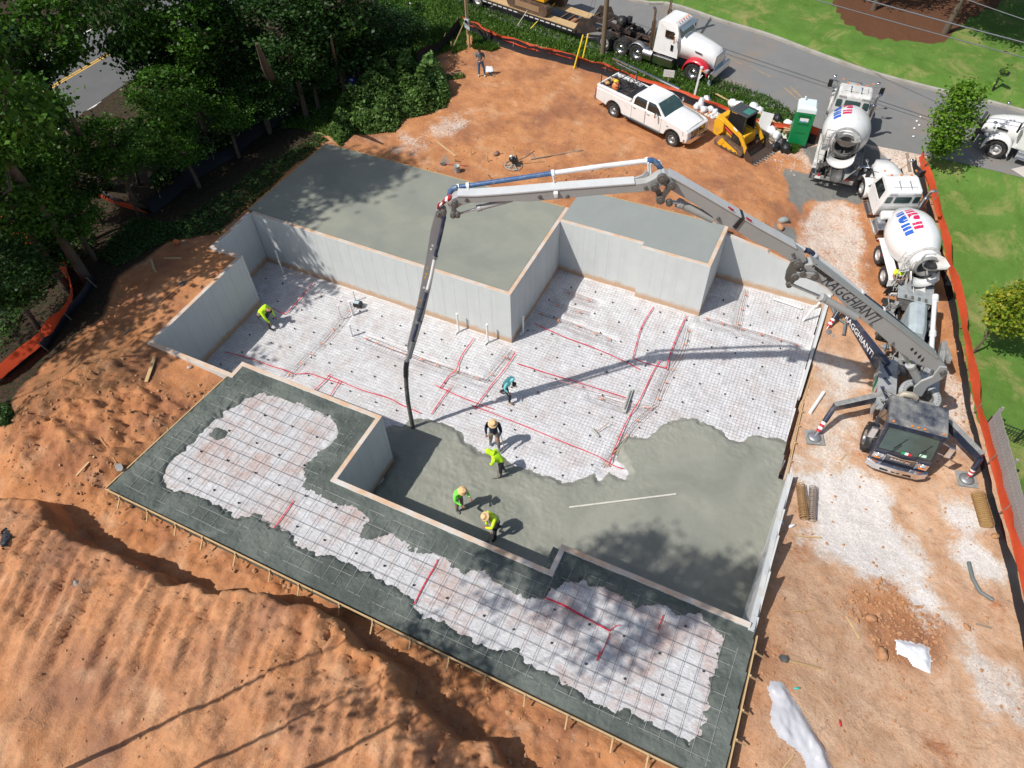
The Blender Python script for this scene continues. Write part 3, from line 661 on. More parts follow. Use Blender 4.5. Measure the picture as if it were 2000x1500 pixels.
POURPX = [(740, 850), (757, 826), (785, 829), (803, 816), (835, 812), (868, 820), (890, 830), (906, 846), (912, 860), (935, 876), (965, 884), (985, 888), (1003, 903), (1030, 915), (1060, 925), (1090, 933), (1115, 938), (1140, 932), (1160, 922), (1180, 914),
          (1190, 897), (1197, 880), (1208, 860), (1225, 850), (1243, 848), (1262, 850), (1278, 842), (1292, 828), (1312, 820), (1328, 813), (1350, 812), (1375, 820), (1395, 823), (1412, 838), (1428, 853), (1445, 855), (1458, 848), (1480, 846), (1505, 851), (1530, 852), (1552, 862)]
PR = [tuple(at(u, v, .10)[:2]) for u, v in POURPX]+[(13.1, -2.2), (13.1, -9.95), (6.5, -9.95), (6.5, -10.73), (-1.58, -10.73), (-1.58, -7.75)]
PR = [p for p in PR]; PR[0] = (-3.2, -7.7)
TONGUE = [tuple(at(u, v, .10)[:2]) for u, v in [(1150, 905), (1200, 880), (1222, 920), (1218, 930), (1190, 918), (1170, 935)]]
X, Y, S = inside_grid(INNER, .05)
sp = sdist(X, Y, PR); sp = np.minimum(sp, -sdist(X, Y, TONGUE)+.0) + fbm(X*3.2, Y*3.2, 4, 111)*.16
hh = sstep(sp, 0, .35)
rough = np.maximum((1-sstep(sp, .3, 1.6))*.8, sstep(-X, -7.0, -3.5)*.9)
Z = -.03+.155*hh+(fbm(X*2.6, Y*2.6, 4, 112)*.045+np.abs(fbm(X*5+Y*2, Y*5, 3, 113))*.055)*(.10+.90*rough)*hh
tag(grid_mesh('wet_concrete', X, Y, Z, (S > -.03) & (sp > -.02), POUR), 'fresh grey-green concrete pour spread over the near half of the basement floor', 'wet concrete', None, 'stuff')
def poured(x, y): return float(min(sdist(np.array([x]), np.array([y]), PR)[0], -sdist(np.array([x]), np.array([y]), TONGUE)[0]))
# welded wire mesh, 150 mm
WIRE = mat('mesh_wire', (.26, .25, .25), .55, .3, var=.3, world=True, scale=5)
mb = MB()
def clipline(p, d, n):
    """parameter runs where the line p+t*d is in the floor and out of the pour"""
    t = np.arange(0, n, .12); x = p[0]+t*d[0]; y = p[1]+t*d[1]
    ok = (sdist(x, y, INNER) > .06) & (sdist(x, y, PR) < .12)
    runs = []; st = None
    for i, k in enumerate(ok):
        if k and st is None: st = i
        if (not k or i == len(ok)-1) and st is not None:
            if i-st > 1: runs.append((t[st], t[i-1]))
            st = None
    return runs
th = math.radians(1.2)
for axis_ in (0, 1):
    for k in range(-5, 190):
        o = k*.152
        if axis_ == 0: p = (-14.2, -8.8+o); d = (math.cos(th), math.sin(th))
        else: p = (-14.2+o, -8.8); d = (-math.sin(th), math.cos(th))
        if (axis_ == 0 and o > 17.5) or (axis_ == 1 and o > 27.5): continue
        for a, b in clipline(p, d, 28 if axis_ == 0 else 18):
            t = a; pts = []
            while t < b+.4:
                tt = min(t, b); x = p[0]+tt*d[0]; y = p[1]+tt*d[1]
                wob = fbm(np.array([x*.9]), np.array([y*.9]), 2, 130+axis_)[0]
                pts.append((x+(-d[1])*wob*.05, y+d[0]*wob*.05, .034+wob*.03+axis_*.007)); t += .6
            if len(pts) > 1:
                w_ = .0036; P0 = pts
                for s_ in (0, 1):
                    vs = [(q[0]-d[1]*w_*(1 if s_ == 0 else 0)*1, q[1]+d[0]*w_*(1 if s_ == 0 else 0), q[2]+(w_ if s_ else 0)) for q in P0]+\
                         [(q[0]+d[1]*w_*(1 if s_ == 0 else 0), q[1]-d[0]*w_*(1 if s_ == 0 else 0), q[2]-(w_ if s_ else 0)) for q in P0]
                    n_ = len(P0); mb.add(vs, [(i, i+1, n_+i+1, n_+i) for i in range(n_-1)])
tag(mb.build('wire_mesh', WIRE), 'square welded wire mesh laid over the plastic on the basement floor', 'wire mesh', None, 'stuff')
# red marking lines on the sheeting
RLINE = mat('red_marking_paint', (.62, .02, .05), .55, var=.15, world=True)
RPX = [[(611, 552), (597, 570), (580, 590), (556, 612), (537, 604), (518, 598)], [(439, 687), (490, 700), (525, 713), (560, 724), (575, 730), (602, 729), (630, 738), (668, 750)],
       [(640, 733), (702, 760), (755, 776), (783, 790), (804, 799), (821, 807)], [(646, 731), (629, 748), (612, 764)], [(663, 744), (653, 760), (644, 775)], [(926, 660), (902, 694), (891, 722), (877, 734), (859, 759)],
       [(849, 751), (877, 765), (930, 787), (965, 799)], [(879, 757), (860, 783), (842, 809)], [(1006, 689), (986, 720), (965, 745), (948, 768), (928, 795)],
       [(921, 792), (965, 808), (1035, 836), (1087, 858), (1140, 879), (1171, 893), (1189, 904)], [(1010, 710), (1070, 729), (1140, 750), (1227, 778)],
       [(1044, 632), (1105, 659), (1157, 678), (1210, 701), (1250, 721)], [(1276, 600), (1262, 622), (1250, 647), (1236, 699)], [(1234, 698), (1265, 710), (1303, 719)], [(1301, 721), (1310, 690), (1325, 650), (1341, 617)],
       [(1290, 703), (1276, 725), (1252, 776), (1224, 823), (1199, 879), (1192, 904)], [(1190, 905), (1205, 912), (1218, 915)]]
def paint_line(px, z, par, w=.021):
    mb = MB(); P = bez([tuple(at(u, v, z)) for u, v in px], 8*len(px)); n = len(P)
    L = []; R_ = []
    for i, q in enumerate(P):
        a = Vector(P[max(i-1, 0)]); b = Vector(P[min(i+1, n-1)]); d = (b-a); d.z = 0; d.normalize(); ww = w*RNG.uniform(.8, 1.2)
        L.append((q[0]-d.y*ww, q[1]+d.x*ww, z)); R_.append((q[0]+d.y*ww, q[1]-d.x*ww, z))
    mb.add(L+R_, [(i, n+i, n+i+1, i+1) for i in range(n-1)]); return mb.build('marking_line', RLINE, par)
for px in RPX: paint_line(px, .072, PSH)
# rebar beams tied on orange spacers
ORG = mat('orange_plastic', (.80, .28, .13), .5)
RB2 = mat('rusty_rebar', (.22, .12, .09), .7, var=.3, world=True)
ome = MB().box((0, 0, .045), (.03, .03, .09)).box((0, 0, .095), (.17, .035, .02)).mesh('spacer', [ORG])
PK = ['behind the left red mark', 'running along the long left wall', 'turning up beside the wall corner', 'in the pocket bay, nearest the red line', 'second in the pocket bay', 'short one at the back of the pocket bay',
      'across the far right bay', 'under the far right retaining wall', 'along the right side of the red rectangle', 'running down to the pour beside the red line', 'short crossing one below the bull float']
for L, nm in zip(BEAMS, PK):
    t = thing('rebar_beam', 'row of thin tied rebars on orange spacers, '+nm, 'rebar')
    for off in (-.10, -.02, .09):
        pts = bez([(p[0]+RNG.uniform(-.05, .05), p[1]+RNG.uniform(-.05, .05)) for p in L], 6*len(L)); q = []
        for i, p in enumerate(pts):
            a = Vector(pts[max(i-1, 0)]); b = Vector(pts[min(i+1, len(pts)-1)]); d = (b-a).normalized(); q.append((p[0]-d.y*off, p[1]+d.x*off, .075))
        MB().tube(q, .009, 4, caps=False).build('rebar', RB2, t)
    Ln = sum((Vector(b)-Vector(a)).length for a, b in zip(L[:-1], L[1:])); k = max(2, int(Ln/.75)); pts = bez(L, 60)
    for i in range(k):
        q = pts[int((i+.5)/k*59)]; s = bpy.data.objects.new('spacer', ome); COL.objects.link(s); s.parent = t; s.location = (q[0]+RNG.uniform(-.03, .03), q[1]+RNG.uniform(-.05, .05), -.02); s.rotation_euler = (0, 0, RNG.uniform(0, 3))
# black rebar chairs
cme = MB().lathe([(.034, 0), (.040, .02), (.025, .05), (.02, .065), (0, .065)], n=8).mesh('rebar_chair', [BLACKP])
cnt = 0
for i in range(-12, 12):
    for j in range(-9, 8):
        x = i*1.13+(j % 2)*.5+RNG.uniform(-.18, .18); y = j*1.12+RNG.uniform(-.18, .18)
        if float(sdist(np.array([x]), np.array([y]), INNER)[0]) < .3 or poured(x, y) > -.15: continue
        o = bpy.data.objects.new('rebar_chair', cme); COL.objects.link(o); o.location = (x, y, .005)
        tag(o, 'small round black plastic chair holding the wire mesh off the plastic', 'rebar chair', 'black mesh chairs on the basement floor'); cnt += 1
# ---------------------------------------------------------------- front slab
EXP = [(510, 770), (560, 783), (600, 797), (640, 815), (655, 845), (640, 868), (612, 890), (598, 915), (592, 950), (620, 968), (655, 983), (700, 1003), (712, 1020), (700, 1050), (735, 1050), (770, 1047), (800, 1075), (860, 1086), (880, 1108), (905, 1122), (945, 1117), (958, 1140), (1000, 1160), (1040, 1172), (1066, 1172),
       (1078, 1155), (1105, 1140), (1150, 1143), (1200, 1160), (1222, 1168), (1240, 1185), (1290, 1183), (1320, 1200), (1365, 1205), (1390, 1225), (1405, 1243), (1402, 1270), (1390, 1310), (1388, 1350), (1370, 1390), (1366, 1430), (1350, 1445), (1320, 1430), (1270, 1400), (1215, 1378), (1190, 1385), (1150, 1355),
       (1120, 1345), (1080, 1305), (1040, 1290), (1010, 1265), (970, 1270), (950, 1262), (905, 1235), (870, 1215), (820, 1195), (812, 1180), (780, 1150), (740, 1130), (700, 1110), (650, 1085), (610, 1075), (575, 1045), (530, 1025), (500, 1000), (455, 1010), (430, 985), (400, 970), (355, 965), (325, 950), (330, 905), (365, 878), (400, 838), (440, 805), (480, 778)]
EX = [tuple(at(u, v, 2.9)[:2]) for u, v in EXP]
FIN = [(-8.70, -14.40), (13.05, -14.40), (12.86, -9.76-T), (6.49-T, -9.76-T), (6.49-T, -10.74-T), (-1.59-T, -10.74-T), (-1.59-T, -7.76-T), (-8.12, -7.76-T), (-8.18, -8.66)]
FS = thing('porch_slab', 'long front slab half poured, dark wet concrete ring round exposed plastic and rebar grid', 'slab', (0, 0, 0))
flat_slab(FIN, 2.3, 2.84, 'slab_base', POURD, None, None).parent = FS
X, Y, S = inside_grid(FIN, .045)
Z = 2.862+fbm(X*1.5, Y*1.5, 4, 140)*.012+np.abs(fbm(X*5, Y*5, 3, 141))*.018
sx_ = sdist(X, Y, EX); nz = fbm(X*5, Y*5, 4, 150)*.20+fbm(X*1.4, Y*1.4, 2, 151)*.15
isl = sdist(X, Y, [tuple(at(u, v, 2.9)[:2]) for u, v in [(405, 850), (420, 832), (450, 840), (440, 858), (415, 860)]])
e = np.minimum(sx_+nz*1.0, -isl+nz*.5-.02)
grid_mesh('plastic_sheet', X, Y, Z, (S > .02) & (e > -.25), PLASF, FS)
hh = sstep(-e, 0, .22); Zc = 2.85+.115*hh+(fbm(X*2.4, Y*2.4, 4, 142)*.05+np.abs(fbm(X*7, Y*7, 3, 143))*.06)*hh
Zc = np.minimum(Zc, 3.0)
grid_mesh('wet_concrete', X, Y, Zc, (S > -.03) & (e < .01), POURD, FS, kind='stuff')
for a, b in (([(574, 977), (551, 1010), (528, 1040)], .02), ([(855, 1092), (848, 1108), (828, 1142), (809, 1180)], .02), ([(1066, 1168), (1100, 1182), (1136, 1202), (1191, 1232)], .03), ([(1191, 1232), (1204, 1222), (1213, 1221)], .012), ([(1191, 1236), (1183, 1258), (1166, 1290), (1172, 1270)], .014), ([(1296, 1200), (1285, 1230)], .012)):
    paint_line(a, 2.915, FS, b)
def bar_run(p, d, L, z):
    t = np.arange(0, L, .1); x = p[0]+t*d[0]; y = p[1]+t*d[1]; io = sdist(x, y, EX) > 0; ins = sdist(x, y, FIN) > .28
    st = None
    for i in range(1, len(t)):
        k = ins[i] and (st is None or io[i] == io[st])
        if ins[i] and st is None: st = i
        elif (not k or i == len(t)-1) and st is not None:
            if i-st > 3:
                wet = not io[st]; L0 = st
                a = t[st]-(.05 if st > 1 and ins[st-1] else RNG.uniform(-.12, .08)); b = t[i-1]+(.1 if ins[i] else RNG.uniform(-.12, .08)); pts = []
                for s in np.linspace(a, b, max(3, int((b-a)/.8))):
                    X_ = p[0]+s*d[0]; Y_ = p[1]+s*d[1]; wv = fbm(np.array([X_*.6]), np.array([Y_*.6]), 2, 160)[0]
                    pts.append((X_-d[1]*wv*.05, Y_+d[0]*wv*.05, z+wv*.02+(fbm(np.array([X_*1.1]), np.array([Y_*1.1]), 2, 166)[0]*.035 if wet else 0)))
                MB().tube(pts, .0068, 5, caps=False).build('rebar', REBARW if wet else REBARL, FS)
            st = i if ins[i] else None
REBARL = mat('rebar_bare', (.13, .13, .135), .6, .3, var=.4, world=True, scale=2.5); REBARW = mat('rebar_cement_splashed', (.36, .37, .355), .6, .1, var=.3, world=True, scale=2.5)
for k in range(0, 14): bar_run((-9, -14.05+k*.455), (1, .003), 23, 2.975)
for k in range(0, 49): bar_run((-8.45+k*.447, -14.6), (-.012, 1), 7, 2.987)
for i in range(19):
    for j in range(6):
        x = -8+i*1.16+(j % 2)*.4+RNG.uniform(-.1, .1); y = -14+j*1.12+RNG.uniform(-.1, .1)
        if float(sdist(np.array([x]), np.array([y]), EX)[0]) < .12: continue
        o = bpy.data.objects.new('rebar_chair', cme); COL.objects.link(o); o.location = (x, y, 2.885)
        tag(o, 'small round black plastic chair under the rebar grid of the front slab', 'rebar chair', 'black chairs under the front slab grid')
def board(a, b, z, hb, w, label, stakes, side=1, rot=0, m=None):
    a = Vector((*a, z)); b = Vector((*b, z)); d = (b-a).normalized(); nn = Vector((-d.y, d.x, 0))*side
    t = thing('form_board', label, 'form board', a)
    k = max(1, int((b-a).length/4.3))
    for i in range(k):
        p0 = (b-a)*(i/k)+d*.01; p1 = (b-a)*((i+1)/k)-d*.01
        MB().box((p0+p1)/2+nn*w/2+Vector((0, 0, -hb/2+RNG.uniform(-.006, .006))), ((p1-p0).length, w, hb), R=(0, 0, math.atan2(d.y, d.x)+RNG.uniform(-.002, .002))).build('board', m or WOOD, t)
    for i in range(stakes):
        q = (b-a)*((i+.5+RNG.uniform(-.12, .12))/stakes)+nn*(w+.026)
        mb = MB(); L_ = RNG.uniform(.35, .5); mb.box((0, 0, -L_/2+.03), (.05, .045, L_)); tl = RNG.uniform(.2, .32)
        mb.bar((0, 0, -.06), (nn.x*tl+d.x*.05, nn.y*tl+d.y*.05, -.3), .04, .04)
        s = mb.build('stake', WOOD, t); s.location = q
    return t
board((-8.74, -14.44), (13.15, -14.50), 3.0, .075, .045, 'long front form board with wooden kickers along the near edge of the front slab', 17, -1)
board((-8.74, -14.44), (-8.16, -8.62), 3.0, .075, .045, 'short form board on the left end of the front slab beside the rubble heap', 3, 1)
board((13.12, -14.44), (12.93, -10.05), 3.0, .2, .04, 'form board at the right end of the front slab with splayed kickers', 5, -1)
board((12.66, 1.95), (12.86, -2.6), .10, .12, .045, 'plank form along the right edge of the basement floor below the pump outrigger', 5, 1)
board((12.66, 7.9), (12.66, 2.0), .12, .12, .045, 'plank form along the right edge of the basement floor beside the wattle', 6, 1)
# ---------------------------------------------------------------- shared vehicle parts
def xf(pts, T): return [T @ Vector(p) for p in pts]
_wm = {}
def wheel(par, x, y, r, w, side, dual=False, rim=None, name='wheel', z=None, steer=0.0, tm=None):
    """tyre, rim and hub; side=+1 faces +y"""
    rim = rim or RIM
    key = (r, w, rim.name, dual)
    if key not in _wm:
        t = MB(); hw = w/2; ri = r*.56
        def tyre(o):
            prof = [(ri, -hw*.8+o), (r*.72, -hw+o), (r*.93, -hw*.98+o), (r*.99, -hw*.72+o), (r, -hw*.4+o), (r*.97, -hw*.36+o), (r*.97, -hw*.28+o), (r, -hw*.24+o), (r, hw*.24+o), (r*.97, hw*.28+o), (r*.97, hw*.36+o), (r, hw*.4+o),
                    (r*.99, hw*.72+o), (r*.93, hw*.98+o), (r*.72, hw+o), (ri, hw*.8+o)]
            t.lathe(prof, ax=(0, 1, 0), n=28, smooth=False)
            for k in range(28):
                a = 2*math.pi*k/28; t.box((math.cos(a)*r*1.0, hw*.55*(1 if k % 2 else -1)+o, math.sin(a)*r*1.0), (.03, hw*.8, r*.12), R=Euler((0, -a, 0)).to_matrix())
        tyre(0)
        if dual: tyre(-w*1.12)
        q = MB(); q.lathe([(ri*1.04, hw*.82), (ri*.98, hw*.9), (ri*.9, hw*.72), (ri*.84, hw*.15), (ri*.45, hw*.1), (ri*.42, hw*.55), (ri*.2, hw*.62), (0, hw*.64)], ax=(0, 1, 0), n=20)
        for k in range(8):
            a = 2*math.pi*k/8; q.cyl((math.cos(a)*ri*.55, hw*.1, math.sin(a)*ri*.55), (math.cos(a)*ri*.55, hw*.3, math.sin(a)*ri*.55), .02, n=6)
            a += .39; q.cyl((math.cos(a)*ri*.68, hw*.12, math.sin(a)*ri*.68), (math.cos(a)*ri*.68, hw*.16, math.sin(a)*ri*.68), ri*.09, n=8, m=1)
        if dual: q.lathe([(ri*1.03, -w*1.7), (ri*.9, -w*1.2), (ri*.85, hw*.1)], ax=(0, 1, 0), n=20)
        _wm[key] = (t.mesh('tyre', [TYRE]), q.mesh('rim', [rim, BLACK]))
    e = bpy.data.objects.new(name, None); COL.objects.link(e); e.parent = par; e.empty_display_size = .1
    e.location = (x, y, r if z is None else z); e.rotation_euler = (0, 0, (0 if side > 0 else math.pi)+steer)
    for nm, me in zip(('tyre', 'rim'), _wm[key]):
        o = bpy.data.objects.new(nm, me); COL.objects.link(o); o.parent = e
    return e
def arc(cx, cz, r, a0, a1, n=10): return [(cx+r*math.cos(math.radians(a0+(a1-a0)*i/n)), cz+r*math.sin(math.radians(a0+(a1-a0)*i/n))) for i in range(n+1)]
TMP = bpy.data.scenes.new('workbench')
def text_mesh(s, size, m, ext=.002, shear=0.0, bold=0.0, name='lettering'):
    c = bpy.data.curves.new('t', 'FONT'); c.body = s; c.size = size; c.extrude = ext; c.shear = shear; c.offset = bold; c.align_x = 'CENTER'; c.align_y = 'CENTER'; c.resolution_u = 2
    o = bpy.data.objects.new('t', c); TMP.collection.objects.link(o); TMP.view_layers[0].update(); dg = TMP.view_layers[0].depsgraph
    me = bpy.data.meshes.new_from_object(o.evaluated_get(dg)); bpy.data.objects.remove(o); bpy.data.curves.remove(c)
    me.name = name; me.materials.clear(); me.materials.append(m); return me
def put_text(s, size, m, par, o, xdir, ydir, name='lettering', ext=.002, shear=0.0, bold=0.0, sx=1.0):
    me = text_mesh(s, size, m, ext, shear, bold, name); ob = bpy.data.objects.new(name, me); COL.objects.link(ob); ob.parent = par
    x = Vector(xdir).normalized(); y = Vector(ydir); y = (y-x*y.dot(x)).normalized(); z = x.cross(y)
    Mx = Matrix((x*sx, y, z)).transposed().to_4x4(); Mx.translation = Vector(o); ob.matrix_local = Mx; return ob
BLUEL = mat('blue_lettering', (.02, .10, .45), .4); REDLT = mat('red_lettering', (.55, .02, .10), .4); DARKL = mat('dark_lettering', (.03, .04, .06), .5); WHITEL = mat('white_lettering', (.75, .75, .75), .5)
GREYL = mat('grey_lettering', (.12, .12, .13), .5)
DRUM_D = mat('drum_white_paint_dusty', (.70, .70, .69), .35, dirt=.3, dcol=(.45, .44, .41), scale=1.4, coat=.3)
DRUM_C = mat('drum_white_paint', (.74, .745, .74), .28, dirt=.12, dcol=(.5, .49, .46), coat=.4, scale=1.2)

# ---------------------------------------------------------------- concrete mixer truck
def mixer(label, num, dirty, guard=False):
    DRUM = DRUM_D if dirty else DRUM_C
    W = WHITE if not dirty else WHITE2; S = CRUST if dirty else WHITE2; D = CRUSTD
    t = thing('mixer_truck', label, 'mixer truck')
    mb = MB()
    for s in (-1, 1): mb.box((2.3, s*.42, .88), (8.6, .09, .26))
    for x in (-1.8, -.2, 1.4, 3.0): mb.box((x, 0, .88), (.12, .84, .2))
    mb.build('chassis', BLACK, t, bevel=.01)
    for s in (-1, 1):
        wheel(t, 5.35, s*.92, .5, .36, s, rim=RIM)
        for x in (.72, -.62): wheel(t, x, s*.98, .5, .27, s, dual=True, rim=RIM)
    # bonnet with rounded wings
    mb = MB()
    rings = []
    for x, hw, z0, z1 in ((4.55, .80, .95, 2.0), (5.1, .76, .95, 1.9), (5.9, .66, .95, 1.72), (6.35, .56, .95, 1.55), (6.5, .48, .95, 1.35)):
        rings.append([(x, -hw, z0), (x, -hw, z1-.28), (x, -hw*.82, z1-.07), (x, -hw*.4, z1), (x, hw*.4, z1), (x, hw*.82, z1-.07), (x, hw, z1-.28), (x, hw, z0)])
    mb.loft(rings); mb.build('bonnet', W, t)
    for s in (-1, 1):
        mb = MB(); pr = []
        for r_, (ya, yb) in ((.66, (.70, 1.12)),):
            n = 12
            for i in range(n+1):
                a = math.radians(-8+ (198)*i/n)
                x = 5.35+math.cos(a)*r_*(1.12 if math.cos(a) > 0 else 1.0); z = .55+math.sin(a)*r_*1.02
                pr.append([(x, s*ya*.8, z+.05), (x, s*(ya+.15), z+.06), (x, s*(yb-.08), z+.03), (x, s*yb, z-.06), (x, s*yb, z-.12), (x*.0+5.35+(x-5.35)*.86, s*(yb-.02), .55+(z-.55)*.84), (5.35+(x-5.35)*.88, s*ya*.8, .55+(z-.55)*.86)])
        mb.loft(pr); mb.build('wing', W, t)
        mb = MB(); mb.sphere((6.12, s*.93, 1.08), .15, (.8, .8, .7)); mb.build('headlight', LAMPG, t)
        mb = MB(); mb.box((5.55, s*.79, 1.52), (.55, .02, .12)); mb.build('bonnet_vent', BLACKP, t, bevel=.005)
    mb = MB(); mb.box((6.53, 0, 1.17), (.06, .84, .66)); mb.build('grille', BLACK if guard else CHROME, t, bevel=.01)
    mb = MB(); mb.box((6.62, 0, .66), (.16, 2.2, .34)); mb.build('front_bumper', BLACK if guard else CHROME, t, bevel=.03)
    if guard:
        g = MB()
        for y in (-.55, 0, .55): g.bar((6.75, y, .6), (6.66, y, 1.5), .05)
        for z in (1.0, 1.48): g.bar((6.73, -.6, z), (6.73, .6, z), .05)
        g.build('bumper_guard', BLACK, t); MB().box((6.71, -.9, .68), (.02, .32, .16)).build('number_plate', WHITEL, t)
    # cab
    mb = MB(); hw = .99
    side = [(3.1, .85), (4.75, .85), (4.78, 1.75), (4.45, 2.58), (4.2, 2.68), (3.2, 2.70), (3.08, 2.6), (3.02, 1.7)]
    rings = []
    for y, k in ((-hw, .0), (-hw*.97, .03), (-hw*.86, 0.0), (hw*.86, 0.0), (hw*.97, .03), (hw, .0)):
        pass
    prof = lambda y, q: [(x+(3.9-x)*q*(.12 if z > 1.8 else .02), y*(1-(.10 if z > 2.3 else 0)), z-(q*.08 if z > 2.3 else 0)) for x, z in side]
    mb.loft([prof(-hw, 1), prof(-hw*.93, .2), prof(hw*.93, .2), prof(hw, 1)], smooth=False); mb.build('cab', W, t, bevel=.07, seg=3)
    MB().box((3.75, 0, 2.72), (.62, 1.25, .05)).build('roof_panel', W, t, bevel=.02)
    mb = MB()
    for y in (-.52, 0, .52): mb.box((4.33, y, 2.66), (.07, .12, .05))
    mb.build('marker_light', AMBER, t, bevel=.01)
    gl = []
    MB().add([(4.795, -.82, 1.80), (4.795, .82, 1.80), (4.50, .74, 2.48), (4.50, -.74, 2.48)], [(0, 1, 2, 3)]).build('windscreen', GLASSG, t)
    # three rear windows
    for y0, y1 in ((-.88, -.56), (-.42, .42), (.56, .88)):
        mb = MB(); n = []; 
        for a, b in ((y0, 1.98), (y0+.03, 1.93), (y1-.03, 1.93), (y1, 1.98), (y1, 2.32), (y1-.04, 2.38), (y0+.04, 2.38), (y0, 2.32)): n.append((3.03+(b-1.7)*.055-.013, a, b))
        mb.add(n, [tuple(range(8))[::-1]]); mb.build('rear_window', GLASSG, t)
    for s in (-1, 1):
        mb = MB(); mb.add([(3.45, s*(hw+.006), 1.78), (4.55, s*(hw+.006), 1.78), (4.38, s*(hw*.925), 2.42), (3.5, s*(hw*.925), 2.42)], [(0, 1, 2, 3)]); mb.build('side_window', GLASS, t)
        d = MB().box((3.98, s*(hw+.012), 1.33), (1.15, .03, .86)).build('door', W, t, bevel=.02)
        MB().box((3.55, s*(hw+.04), 1.6), (.14, .03, .03)).build('handle', CHROME, d)
        mb = MB()
        for z, o in ((.42, .0), (.68, -.05)): mb.box((3.95, s*(1.0+o), z), (.8, .22, .04))
        mb.box((3.95, s*.86, .6), (.8, .1, .5)); mb.build('cab_step', ALU, t, bevel=.01)
        m_ = MB(); m_.bar((4.75, s*.98, 1.95), (4.85, s*1.42, 1.98), .03); m_.bar((4.75, s*.98, 2.4), (4.85, s*1.42, 2.4), .03); m_.build('mirror_arm', CHROME, t)
        MB().box((4.84, s*1.42, 2.17), (.10, .24, .46)).build('mirror', BLACKP, t, bevel=.03)
        m_ = MB(); m_.bar((5.9, s*.9, 1.45), (5.98, s*1.22, 1.95), .02); m_.lathe([(0, -.03), (.11, -.02), (.10, .03), (0, .05)], c=(5.98, s*1.22, 1.98), n=12); m_.build('bonnet_mirror', CHROME, t)
        MB().box((4.6, s*.82, 2.68), (.1, .1, .02)).build('marker_light', AMBER, t)
    ex = MB(); ex.tube([(3.0, -1.12, 1.0), (3.0, -1.12, 2.7), (2.97, -1.14, 2.95), (2.82, -1.2, 3.12)], .085, 12); ex.cyl((3.0, -1.12, 1.3), (3.0, -1.12, 2.4), .14, n=14); ex.build('exhaust_stack', ALU, t)
    mb = MB()
    for y in (-.28, .28): mb.tube([(3.3, y, 2.77), (3.75, y, 2.77), (3.82, y, 2.77)], [.025, .03, .055], 8)
    mb.build('air_horn', CHROME, t)
    put_text(num, .17, GREYL, t, (3.06, -.62, 2.54), (0, -1, 0), (.25, 0, 1), 'fleet_number')
    put_text(num, .17, GREYL, t, (3.06, .62, 2.54), (0, -1, 0), (.25, 0, 1), 'fleet_number')
    # water tank and boxes behind the cab
    MB().lathe([(0, -.85), (.2, -.85), (.24, -.8), (.24, .8), (.2, .85), (0, .85)], c=(2.72, 0, 1.35), ax=(0, 1, 0), n=16).build('water_tank', W, t)
    mb = MB(); mb.box((2.3, .85, .95), (.9, .5, .5)); mb.cyl((1.9, .8, .75), (2.8, .8, .75), .27); mb.build('fuel_tank', ALU if not dirty else S, t, bevel=.03)
    mb = MB(); mb.box((2.4, -.85, .9), (.8, .45, .5)); mb.build('tool_box', S, t, bevel=.03)
    # rear mudguards
    for s in (-1, 1):
        mb = MB(); mb.prism([(1.42, .98), (1.36, 1.16), (1.1, 1.24), (-1.1, 1.24), (-1.32, 1.16), (-1.5, .8), (-1.46, .78), (-1.28, 1.11), (-1.08, 1.19), (1.08, 1.19), (1.32, 1.11), (1.38, .96)], s*.72, s*1.2)
        mb.build('mudguard', W if s > 0 or not dirty else S, t, bevel=.008)
        mb = MB(); mb.box((-1.58, s*.98, .62), (.03, .42, .66)); mb.build('mud_flap', mat('mud_flap_rubber', (.035, .045, .06), .7, dirt=.3), t)
        for x in (1.2, .2): MB().cyl((x, s*1.2, 1.17), (x, s*1.225, 1.17), .045, n=10).build('side_marker', REDL, t)
        mb = MB(); mb.cyl((-1.98, s*.75, .9), (-2.01, s*.75, .9), .07, n=12); mb.build('tail_light', REDL, t)
    MB().box((-1.93, 0, .72), (.09, 2.15, .22)).build('rear_bumper', S if not dirty else CRUST, t, bevel=.015)
    MB().box((-1.99, .78, .72), (.01, .3, .16)).build('number_plate', WHITEL, t)
    # pedestals and drum
    mb = MB()
    for s in (-1, 1): mb.bar((-1.25, s*.42, 1.0), (-1.15, s*.5, 1.95), .12); mb.bar((-1.75, s*.42, 1.0), (-1.2, s*.5, 1.9), .09)
    MB().box((2.5, 0, 1.3), (.35, .6, .8)).build('gearbox', S, t, bevel=.02); mb.box((-1.15, 0, 1.7), (.2, 1.1, .12)); mb.build('drum_pedestal', S, t, bevel=.01)
    A = Vector((2.45, 0, 1.62)); Bp = Vector((-1.62, 0, 2.62)); ax = (Bp-A).normalized(); L = (Bp-A).length
    prof = [(0, -.12), (.34, -.12), (.38, .0), (.62, .08), (.86, .5), (1.12, 1.0), (1.23, 1.45), (1.24, 1.9), (1.21, 2.3), (1.10, 2.75), (.88, 3.2), (.70, 3.55), (.60, L-.16), (.56, L), (.50, L), (.48, L-.3), (.3, L-1.0)]
    dr = MB(); dr.lathe(prof[:-4], c=A, ax=ax, n=40); dr.build('drum', DRUM, t)
    MB().lathe([(.60, L-.16), (.57, L), (.48, L), (.46, L-.35), (.3, L-1.0), (0, L-1.0)], c=A, ax=ax, n=30).build('drum_mouth', CRUSTD if dirty else mat('drum_mouth_grey', (.22, .22, .21), .6, dirt=.4), t)
    MB().lathe([(.69, 3.56), (.79, 3.56), (.80, 3.6), (.79, 3.66), (.66, 3.66)], c=A, ax=ax, n=40).build('drum_ring', S, t)
    # stencilled marks on the drum: blue row and red row
    def rad(h):
        for (r0, h0), (r1, h1) in zip(prof[:-4], prof[1:-3]):
            if h0 <= h <= h1 and h1 > h0: return r0+(r1-r0)*(h-h0)/(h1-h0)
        return .5
